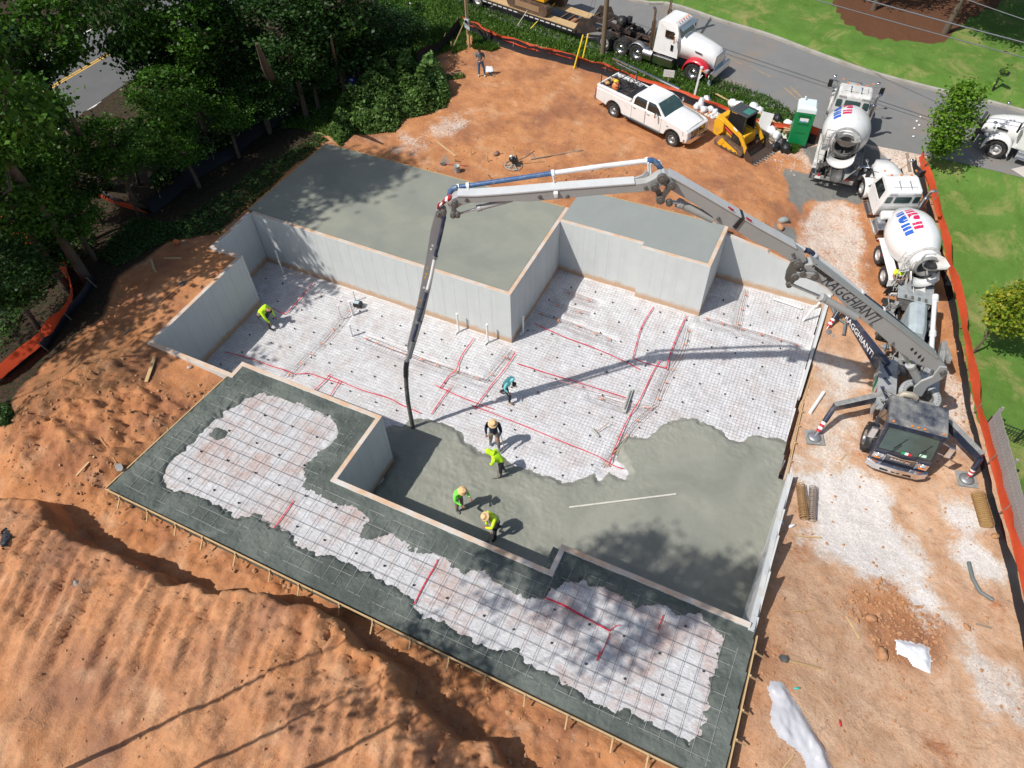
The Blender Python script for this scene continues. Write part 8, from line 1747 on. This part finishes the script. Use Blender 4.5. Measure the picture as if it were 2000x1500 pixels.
for i, (u, v, a_, L) in enumerate(((1475, 250, .3, 1.3), (1490, 268, -.6, 1.1), (1500, 255, -.3, 1.4), (1460, 262, .9, .9), (1512, 252, -.45, 1.2), (1548, 262, 1.3, .7))):
    q = gnd(u, v, .35, 2.65); o = MB().box((0, 0, 0), (L, .12, .035), R=(0, RNG.uniform(-.3, .3), a_)).build('scrap_board', WOODG if i % 2 else WOOD); o.location = q; tag(o, 'scrap board in the debris pile, '+('next to the white panel', 'the steeply angled one low in the pile', 'the long one under the black bags', 'nearest the loader bucket', 'between black bags and cardboard box', 'beside the toilet')[i], 'board', 'scrap boards in the debris pile')
mb = MB(); q = gnd(1538, 262, .2, 2.65); mb.box(q, (.6, .4, .35), R=(.2, .1, .5)); tag(mb.build('cardboard_box', mat('cardboard', (.45, .30, .17), .9)), 'brown cardboard box between the debris pile and the toilet', 'box')
for i, (u, v) in enumerate(((1790, 238), (1797, 230), (1795, 246), (1785, 252), (1783, 268))): blob('litter_bag', gnd(u, v, .05, 2.6), .07, (1, .8, .6), BAG, 'crumpled white litter beside the young kerbside tree', 'litter', .25, 8, i, 'white litter by the young tree')
for i, (u, v, c_, lb) in enumerate(((1164, 184, BAG, 'white foam cup lying near the pickup tailgate'), (1343, 113, BAG, 'white crumb of litter on the road'), (1640, 1413, RED, 'red ribbon lying on the clay at lower right'), (1555, 1345, mat('teal_bottle', (.05, .5, .4), .3), 'green drink bottle lying by the plastic sheet'), (1525, 1018, BAG, 'broken white foam block left of the wire coils'), (1545, 1028, BAG, 'white foam strip left of the wire coils'), (1517, 920, BLACKP, 'black jacket bundle at the wall end'), (1528, 928, mat('grey_blue_block', (.2, .25, .3), .7), 'grey blue block at the wall end'))):
    blob('litter', gnd(u, v, .04, .8 if u > 1500 else 2.6), (.055 if i in (2, 3) else .10) if i > 1 else .08, (1.8, .6, .4), c_, lb, 'litter', .25, 8, i+1)
for i, (px, w_) in enumerate((([(1413, 107), (1450, 126)], .05), ([(1462, 128), (1505, 150)], .05), ([(1530, 170), (1560, 195)], .07), ([(1543, 168), (1575, 200)], .07))):
    a = at(*px[0], 2.604); b = at(*px[1], 2.604); d = (b-a).normalized(); s = Vector((-d.y, d.x, 0))*w_; tag(MB().add([a-s, b-s, b+s, a+s], [(0, 1, 2, 3)]).build('road_scuff', mat('tan_road_scuff', (.34, .24, .14), .9, world=True, dirt=.7, dcol=(.17, .17, .165))), 'tan clay track mark on the road', None, None, 'structure')
# ---------------------------------------------------------------- vegetation
def leaf_mat(name, a, b, tr=.35):
    m, nt, p = new_mat(name); g = N(nt, 'NewGeometry'); P = g.outputs['Position']
    c = mixc(nt, g.outputs['Random Per Island'], a, b); c = mixc(nt, math2(nt, 'MULTIPLY', ramp(nt, noise(nt, P, .6, 3), .4, .65), .5), c, tuple(x*.6 for x in a))
    nt.links.new(c, p.inputs['Base Color']); p.inputs['Roughness'].default_value = .5; p.inputs['Specular IOR Level'].default_value = .3
    t = N(nt, 'BsdfTranslucent'); nt.links.new(c, t.inputs[0]); mx = N(nt, 'MixShader'); mx.inputs[0].default_value = tr
    nt.links.new(p.outputs[0], mx.inputs[1]); nt.links.new(t.outputs[0], mx.inputs[2]); nt.links.new(mx.outputs[0], nt.nodes['Material Output'].inputs[0]); return m
LF = leaf_mat('broadleaf', (.04, .115, .01), (.105, .24, .025)); LF2 = leaf_mat('dark_broadleaf', (.02, .06, .012), (.05, .125, .02)); LFY = leaf_mat('bright_young_leaf', (.07, .19, .015), (.20, .34, .03)); LFYY = leaf_mat('yellowing_leaf', (.12, .26, .02), (.48, .44, .04)); LFB = leaf_mat('cut_brush_leaf', (.045, .10, .018), (.20, .34, .08)); IVY = leaf_mat('ivy_leaf', (.03, .075, .015), (.09, .18, .04))
BARK = mat('bark', (.12, .09, .065), .95, var=.3, dirt=.4, dcol=(.05, .045, .035), scale=4, bmp=.02)
def leaves(npts, size, seed, flat=.5):
    """npts: list of centres (n,3); each becomes a small folded leaf"""
    r = np.random.RandomState(seed); n = len(npts); P = np.array(npts)
    d = r.normal(size=(n, 3)); d[:, 2] *= flat; d /= np.linalg.norm(d, axis=1)[:, None]
    u = r.normal(size=(n, 3)); u -= d*(u*d).sum(1)[:, None]; u /= np.linalg.norm(u, axis=1)[:, None]; nn = np.cross(d, u)
    s = size*r.uniform(.6, 1.3, n)[:, None]
    v = np.stack([P-d*s*.5, P+u*s*.32+nn*s*.06, P+d*s*.55, P-u*s*.32+nn*s*.06], 1).reshape(-1, 3)
    f = np.arange(n*4).reshape(n, 4); return v, f
def np_mesh(name, v, f, m):
    me = bpy.data.meshes.new(name); me.vertices.add(len(v)); me.vertices.foreach_set('co', np.asarray(v, float).ravel()); me.loops.add(f.size); me.loops.foreach_set('vertex_index', f.ravel().astype(np.int32))
    me.polygons.add(len(f)); me.polygons.foreach_set('loop_start', np.arange(0, f.size, 4)); me.polygons.foreach_set('loop_total', np.full(len(f), 4)); me.update(calc_edges=True); me.materials.append(m); return me
def crown_pts(r, nb, per, rad, hz, spread=.5, layer=True):
    out = []
    for _ in range(nb):
        a = r.uniform(0, 6.28); t = r.uniform(0, 1)**.6; z = r.uniform(-1, 1); q = math.sqrt(max(0, 1-z*z))*rad*t**.5*r.uniform(.75, 1.1)
        c = np.array([q*math.cos(a), q*math.sin(a), z*hz]); k = int(per*r.uniform(.6, 1.4)); g = r.normal(size=(k, 3))*np.array([1, 1, .35 if layer else .8])*spread*r.uniform(.6, 1.2); out.append(c+g)
    return np.concatenate(out)
def make_tree(name, label, rad, hz, zc, size, nb, per, m, seed, th=.2, lean=(0, 0), limbs=7, spread=.5, cat='tree', layer=True):
    r = np.random.RandomState(seed); t = thing(name, label, cat)
    P = crown_pts(r, nb, per, rad, hz, spread, layer)+np.array([lean[0], lean[1], zc]); v, f = leaves(P, size, seed)
    cr = bpy.data.objects.new('crown', np_mesh('crown', v, f, m)); COL.objects.link(cr); cr.parent = t
    mb = MB(); top = zc+hz*.4; mid = [(lean[0]*k*k+r.uniform(-.1, .1), lean[1]*k*k+r.uniform(-.1, .1), top*k) for k in (0, .25, .5, .75, 1)]; mid[0] = (0, 0, -.4)
    mb.tube(mid, [th*1.2, th, th*.75, th*.5, th*.15], 10)
    for k in range(limbs):
        f_ = r.uniform(.35, .9); b = Vector(mid[1]).lerp(Vector(mid[4]), f_); a = r.uniform(0, 6.28); L = rad*r.uniform(.5, .95); e = b+Vector((math.cos(a)*L, math.sin(a)*L, hz*r.uniform(.1, .6)))
        mb.tube([b, b.lerp(e, .5)+Vector((0, 0, -.1*L)), e], [th*.4, th*.25, th*.06], 6)
    mb.build('trunk', BARK, t); return t
# woodland trees: a few grown shapes, each standing tree its own copy with its crown over its own base
TA = make_tree('maple_tree', '', 2.9, 1.9, 7.0, .24, 95, 72, LF, 11, .22, (.5, -.3), spread=.42); TB = make_tree('maple_tree', '', 2.4, 1.6, 5.5, .22, 75, 70, LF, 12, .17, (-.4, .4), spread=.38)
TC = make_tree('dark_tree', '', 2.4, 2.4, 6.0, .21, 120, 55, LF2, 13, .16, (0, 0), spread=.45); TD = make_tree('dark_tree', '', 2.5, 1.8, 4.6, .24, 90, 56, LF2, 14, .16, (.3, .3), spread=.5)
ZC = {id(TA): 7.0, id(TB): 5.5, id(TC): 6.0, id(TD): 4.6}
WT = [(TA, 20, 50, 9.5, 1.05, 'big pale green maple crown filling the top left corner'), (TB, 35, 255, 8, .95, 'maple crown at the left edge below the yellow road line'), (TA, 320, 40, 8.5, .95, 'broad maple crown over the main road at the top'), (TB, 205, 285, 6, .75, 'maple crown hanging over the leaning trunk'),
      (TA, 315, 185, 6.5, .72, 'bright maple crown in the middle of the woodland'), (TB, 370, 318, 3.8, .6, 'low light green crown left of the sagging black fence'), (TC, 455, 20, 8, .85, 'dark glossy crown beyond the white road edge line'), (TC, 555, 60, 7.5, .9, 'tall dark crown left of the thick trunk at the top'),
      (TD, 665, 60, 6.0, .95, 'dark crown over the leaf strewn floor near the blue shirt'), (TC, 735, 55, 5.6, .75, 'dark crown at the right end of the woodland'), (TA, 15, 390, 7, .85, 'maple crown at the left edge above the orange mesh'), (TB, 130, 415, 5, .62, 'lower maple crown beside the curved orange mesh'),
      (TD, 0, 545, 5, .7, 'dark crown cut by the left edge beside the orange mesh'), (TB, 445, 245, 4.2, .55, 'light green crown above the sagging black fence'), (TB, 300, 105, 7.5, .62, 'maple crown between the two glimpses of road'),
      (TD, 790, 95, 3.6, .6, 'dark bushy tree behind the cut brush'), (TC, 215, -40, 11, .85, 'dark crown above the yellow road line at the top edge'), (TB, 800, 10, 4.8, .55, 'green crown at the edge of the grass verge'), (TB, -80, 150, 12, 1.2, 'maple crown leaving the frame at the left'), (TC, 500, 175, 5.0, .55, 'dark crown beside the thick trunk'),
      (TD, 640, 0, 8, 1.0, 'dark crown at the top between two trunks'), (TD, 385, 145, 6, .62, 'shaded crown behind the bright maple'), (TC, 600, 120, 5.5, .7, 'dark crown above the leaf strewn slope'), (TD, 520, 235, 3.2, .6, 'dark low tree at the black fence'), (TC, 430, 80, 7, .8, 'dark crown hiding the far end of the main road'), (TD, 700, 120, 3.8, .7, 'dark bushy crown left of the cut brush'), (TD, 150, 350, 4.5, .6, 'dark low crown left of the leaning trunk'), (TC, 20, 150, 8, .8, 'dark crown between the two left edge maples'), (TD, 290, 300, 3.5, .6, 'dark undergrowth tree right of the leaning trunk'), (TD, 90, 480, 3.6, .6, 'dark low crown inside the curve of the red mesh'), (TB, 75, 330, 6.5, .5, 'small maple bough above the low orange mesh')]
seen = set(); r = random.Random(8)
for src, u, v, z, s, lb in WT:
    c = at(u, v, z); g = gz(c.x, c.y); zc = ZC[id(src)]; first = id(src) not in seen; seen.add(id(src)); o = src if first else dup(src)
    o.location = (c.x, c.y, g); sz = (z-g)/zc; o.scale = (s, s, max(.45, sz)); o.rotation_euler = (0, 0, r.uniform(0, 6.28)); o['label'] = lb; o['group'] = 'woodland trees along the left of the site'
# bare trunks seen through the woodland
for i, (u, v, du, dv, h, th, lb) in enumerate(((205, 362, -95, -190, 9, .26, 'thick grey leaning trunk beside the low orange mesh'), (268, 358, -18, -80, 4, .08, 'slim trunk right of the leaning one'), (545, 195, -60, -150, 9, .30, 'thick brown trunk near the white road edge'), (578, 190, -20, -110, 6, .09, 'slender pole trunk left of the blue shirt'), (660, 160, -18, -120, 7, .13, 'straight trunk above the blue shirt'), (80, 480, -60, -110, 7, .2, 'trunk rising beside the red mesh'), (805, 60, -5, -70, 3.5, .07, 'white painted marker pole at the top beside the woodland'))):
    g = gp(u, v); h0 = at(u+du, v+dv, g.z+h); t = thing('tree_trunk' if i < 6 else 'marker_pole', lb, 'tree' if i < 6 else 'pole', tuple(g)); e = h0-g; MB().tube([(0, 0, -.3), e*.3+Vector((.1, 0, 0)), e*.5, e*.8], [th*1.25, th, th*.75, th*.2 if i < 6 else th], 10).build('trunk' if i < 6 else 'shaft', BARK if i < 6 else PVC, t)
    if 0: MB().tube([e*.55, e*.7+Vector((.9, .3, .6)), e*.8+Vector((1.6, .3, 1.2))], [th*.5, th*.3, th*.1], 7).build('branch', BARK, t)
# tall pines out of view at the left and behind: they throw the broken shade over bank and slabs
PN = leaf_mat('pine_needles', (.012, .04, .012), (.03, .075, .02), .2)
def pine(seed, h, r0, dens=1.0):
    r = np.random.RandomState(seed); t = thing('pine_tree', 'tall pine standing beside the site', 'tree'); pts = []
    for k in range(int(60*dens)):
        z = h*(.74+.26*r.uniform(0, 1)**.8); a = r.uniform(0, 6.28); L = r0*(1.1-(z/h-.74)*2.6)*r.uniform(.4, 1); c = np.array([math.cos(a)*L, math.sin(a)*L, z+r.uniform(-.3, .5)]); pts.append(c+r.normal(size=(70, 3))*np.array([.5, .5, .22]))
    v, f = leaves(np.concatenate(pts), .34, seed); o = bpy.data.objects.new('crown', np_mesh('crown', v, f, PN)); COL.objects.link(o); o.parent = t
    MB().tube([(0, 0, -.5), (0, .05, h*.3), (0, .1, h*.55), (.1, 0, h)], [.14, .09, .03, .015], 8).build('trunk', BARK, t); return t
PD = pine(34, 25, 2.4, .45); PC = pine(33, 26, 4.5, .30); PA = pine(31, 26, 3.0); PB = pine(32, 24, 2.6, .8)
sunv = Vector(sdir)
def inframe(p, mg=1.0):
    d = np.array(p)-CAM; z = d @ CF
    if z < .5: return False
    u = 1000+FPX*(d @ CR)/z; v = 750-FPX*(d @ CU)/z; k = mg*FPX/z
    return -k < u < 2000+k and -k < v < 1500+k
SH = [(*at(1225, 1085, 0)[:2], 0, PD, .62), (*at(1330, 1125, 0)[:2], 0, PD, .5), (*at(1410, 1165, 0)[:2], 0, PD, .7),
      (*at(760, 1420, 3.9)[:2], 3.9, PC, .7), 
      (*at(200, 700, 3)[:2], 3, PC, 1.0), (*at(250, 520, 3)[:2], 3, PA, 1.0),
      (*at(560, 330, 3)[:2], 3, PA, .9), (*at(660, 350, 3)[:2], 3, PA, .9), (*at(930, 180, 2.8)[:2], 2.8, PA, .8), (*at(1050, 170, 2.8)[:2], 2.8, PB, .8)]
f1 = set(); kk = 0
for k, (x, y, tz, src, s) in enumerate(SH):
    for hc in np.arange(17, 40, 1.0):
        q = Vector((x, y, tz))+sunv*((hc-tz)/sunv.z)
        if not any(inframe((q.x, q.y, zz), rr) for zz, rr in ((0, .4), (3, .4), (6, .3), (9, .3), (12, .3), (hc*.3, .4), (hc*.4, .4), (hc*.5, .5), (hc*.62, 3.0*s), (hc*.8, 3.5*s), (hc, 3.5*s), (hc*1.2, 2*s))): break
    else: continue
    kk += 1; first = id(src) not in f1; f1.add(id(src)); o = src if first else dup(src); g = gz(q.x, q.y, False); o.location = (q.x, q.y, g-.2); o.scale = (s, s, (hc-g)/23.0); o.rotation_euler = (0, 0, k*1.3); o['label'] = 'tall pine standing out of the picture beyond the lower left bank'; o['group'] = 'tall pines beyond the frame'
for i, o in enumerate((PA, PB, PC, PD)):
    if id(o) not in f1: o.location = (-26-i*4, -44, gz(-26-i*4, -44)); o['label'] = 'tall pine standing out of the picture beyond the lower left bank'; o['group'] = 'tall pines beyond the frame'
# far garden trees, young street trees
MT = make_tree('maple_tree', 'leafy garden tree with twin pale trunks over the mulch bed', 3.4, 2.2, 5.6, .22, 330, 42, leaf_mat('garden_leaf', (.05, .12, .02), (.12, .25, .04)), 21, .17, (1.5, .3)); g = gp(1833, 66); MT.location = g+Vector((.3, .2, 0))
MT2 = dup(MT, gp(1700, 34)+Vector((0, 1.0, 0)), 1.9, 'garden tree behind the left part of the mulch bed'); MT3 = dup(MT, gp(1960, 30)+Vector((2.5, 3, 0)), 4.0, 'garden tree at the top right corner'); MT4 = dup(MT, gp(1600, -40)+Vector((1, 4, 0)), 3.0, 'garden tree beyond the top edge'); MT2.scale = (.9,)*3; MT3.scale = (1.2,)*3
YT = make_tree('young_tree', 'young bright green street tree leaning beside the driveway entrance', .85, 1.8, 2.9, .17, 115, 40, LFY, 22, .05, (.35, .35), 6, .28); q = gp(1800, 338); YT.location = q
r_ = np.random.RandomState(5); P = np.concatenate([np.array([[.9+.25*k*.3, .6+.1*k*.3, 4.2+k*.16]])+r_.normal(size=(10, 3))*.10 for k in range(9)]+[np.array([[.2-.05*k, .3, 3.9+k*.14]])+r_.normal(size=(8, 3))*.09 for k in range(7)]); v, f = leaves(P, .15, 5)
o = bpy.data.objects.new('leader_shoots', np_mesh('leader_shoots', v, f, LFY)); COL.objects.link(o); o.parent = YT; o['kind'] = 'stuff'
YT2 = make_tree('young_tree', 'young yellow green tree on the lawn by the orange fence', 1.05, 1.0, 2.6, .17, 90, 38, LFYY, 23, .045, (.5, .3), 6, .24); q = gp(1897, 690, .1); YT2.location = q; YT2.scale = (1.05,)*3
# tall grass, ivy and cut brush
def scatter(poly, n, seed, hmax, size, m, name, label, kind='stuff', cat='grass', dome=0.0, up=False, zfun=None):
    r = np.random.RandomState(seed); A = np.array(poly); x = r.uniform(A[:, 0].min(), A[:, 0].max(), n*2); y = r.uniform(A[:, 1].min(), A[:, 1].max(), n*2); s = sdist(x, y, poly); k = s > -.05; x = x[k][:n]; y = y[k][:n]; s = s[k][:n]
    z = hgt(x, y); lim = hmax*(np.minimum(1, s/dome)**.6 if dome else 1)*((.25+1.3*vnoise(x*1.5, y*1.5, seed)) if dome else (.55+.9*vnoise(x*1.2, y*1.2, seed))); P = np.stack([x, y, z+lim*r.uniform(.05, 1, len(x))**(.5 if dome else 1)], 1)
    if up:
        h = hmax*r.uniform(.5, 1.2, len(x)); w_ = size*.16; a = r.uniform(0, 6.28, len(x)); dx = np.cos(a)*w_; dy = np.sin(a)*w_; lx = r.normal(size=len(x))*h*.35; ly = r.normal(size=len(x))*h*.35
        v = np.stack([np.stack([x-dx, y-dy, z-.02], 1), np.stack([x+dx, y+dy, z-.02], 1), np.stack([x+lx+dx*.3, y+ly+dy*.3, z+h], 1), np.stack([x+lx-dx*.3, y+ly-dy*.3, z+h], 1)], 1).reshape(-1, 3); f = np.arange(len(v)).reshape(-1, 4)
    else: v, f = leaves(P, size, seed)
    o = bpy.data.objects.new(name, np_mesh(name, v, f, m)); COL.objects.link(o)
    return tag(o, label, cat, None, kind)
GRB = leaf_mat('tall_grass_blade', (.05, .12, .015), (.11, .21, .035), .3)
scatter(VERGE, 60000, 41, .20, .22, GRB, 'tall_grass', 'tall unmown grass on the road verge behind the silt fence', up=True)
scatter(VERGE, 5000, 42, .3, .14, LFB, 'verge_weeds', 'broad leaved weeds among the verge grass')
scatter([tuple(gp(u, v)[:2]) for u, v in [(500, 330), (560, 300), (620, 262), (640, 275), (560, 335), (490, 400), (430, 455), (340, 470), (330, 440), (400, 400), (450, 370)]], 3200, 43, .06, .15, IVY, 'ivy', 'ivy covering the slope beside the garage slab')
scatter([tuple(gp(u, v)[:2]) for u, v in [(330, 470), (230, 520), (190, 500), (260, 430), (330, 440), (390, 430)]], 6000, 44, .15, .11, IVY, 'ivy', 'patchy ivy at the edge of the clay near the chainsaw')
scatter([tuple(gp(u, v)[:2]) for u, v in [(0, 700), (60, 600), (190, 480), (100, 300), (0, 300)]], 9000, 45, .3, .18, IVY, 'undergrowth', 'dark undergrowth around the curved orange mesh')
scatter([tuple(gp(u, v)[:2]) for u, v in [(300, 380), (560, 230), (650, 180), (800, 120), (780, 30), (600, 60), (300, 200)]], 15000, 46, .6, .24, LF2, 'undergrowth', 'dark shrubs and saplings under the woodland trees')
BR = [tuple(gp(u, v)[:2]) for u, v in [(640, 262), (655, 240), (660, 215), (700, 190), (730, 165), (770, 150), (820, 140), (868, 150), (880, 185), (868, 210), (830, 225), (790, 232), (770, 258), (720, 262), (690, 262), (665, 285)]]
scatter(BR, 17000, 47, 1.5, .27, LFB, 'cut_brush', 'heap of cut leafy branches at the edge of the red clay', kind=None, cat='brush pile', dome=1.2)
scatter([tuple(gp(u, v)[:2]) for u, v in [(800, 150), (868, 148), (880, 190), (840, 215), (800, 200)]], 6000, 48, 1.6, .25, leaf_mat('pale_underside_leaf', (.08, .18, .04), (.25, .42, .12)), 'cut_brush', 'brighter fresh cut branches at the right end of the brush heap', kind=None, cat='brush pile', dome=.8)
scatter([tuple(gp(u, v)[:2]) for u, v in [(866, 150), (905, 147), (905, 153), (868, 158)]], 260, 49, .2, .16, LFB, 'leafy_branch', 'single leafy branch lying right of the brush heap', kind=None, cat='branch')
scatter([tuple(gp(u, v)[:2]) for u, v in [(0, 790), (18, 790), (28, 810), (18, 830), (0, 835)]], 900, 50, .4, .14, IVY, 'shrub', 'small dark green shrub at the left edge of the rubble', kind=None, cat='shrub', dome=.4)
scatter([tuple(gp(u, v)[:2]) for u, v in [(925, 70), (975, 95), (960, 100), (925, 96)]], 1600, 51, .25, .2, GRB, 'weeds', 'green weeds at the foot of the meter post', up=True)
for i, pl in enumerate(([(880, 85), (905, 70), (912, 95), (885, 105)], [(1480, 265), (1500, 270), (1490, 285)], [(1545, 283), (1560, 290), (1548, 300)])): scatter([tuple(gp(u, v)[:2]) for u, v in pl], 700, 52+i, .2, .2, GRB, 'weeds', ('weeds left of the meter post', 'weeds in the debris pile', 'weeds at the toilet base')[i], up=True)

bpy.data.scenes.remove(TMP)
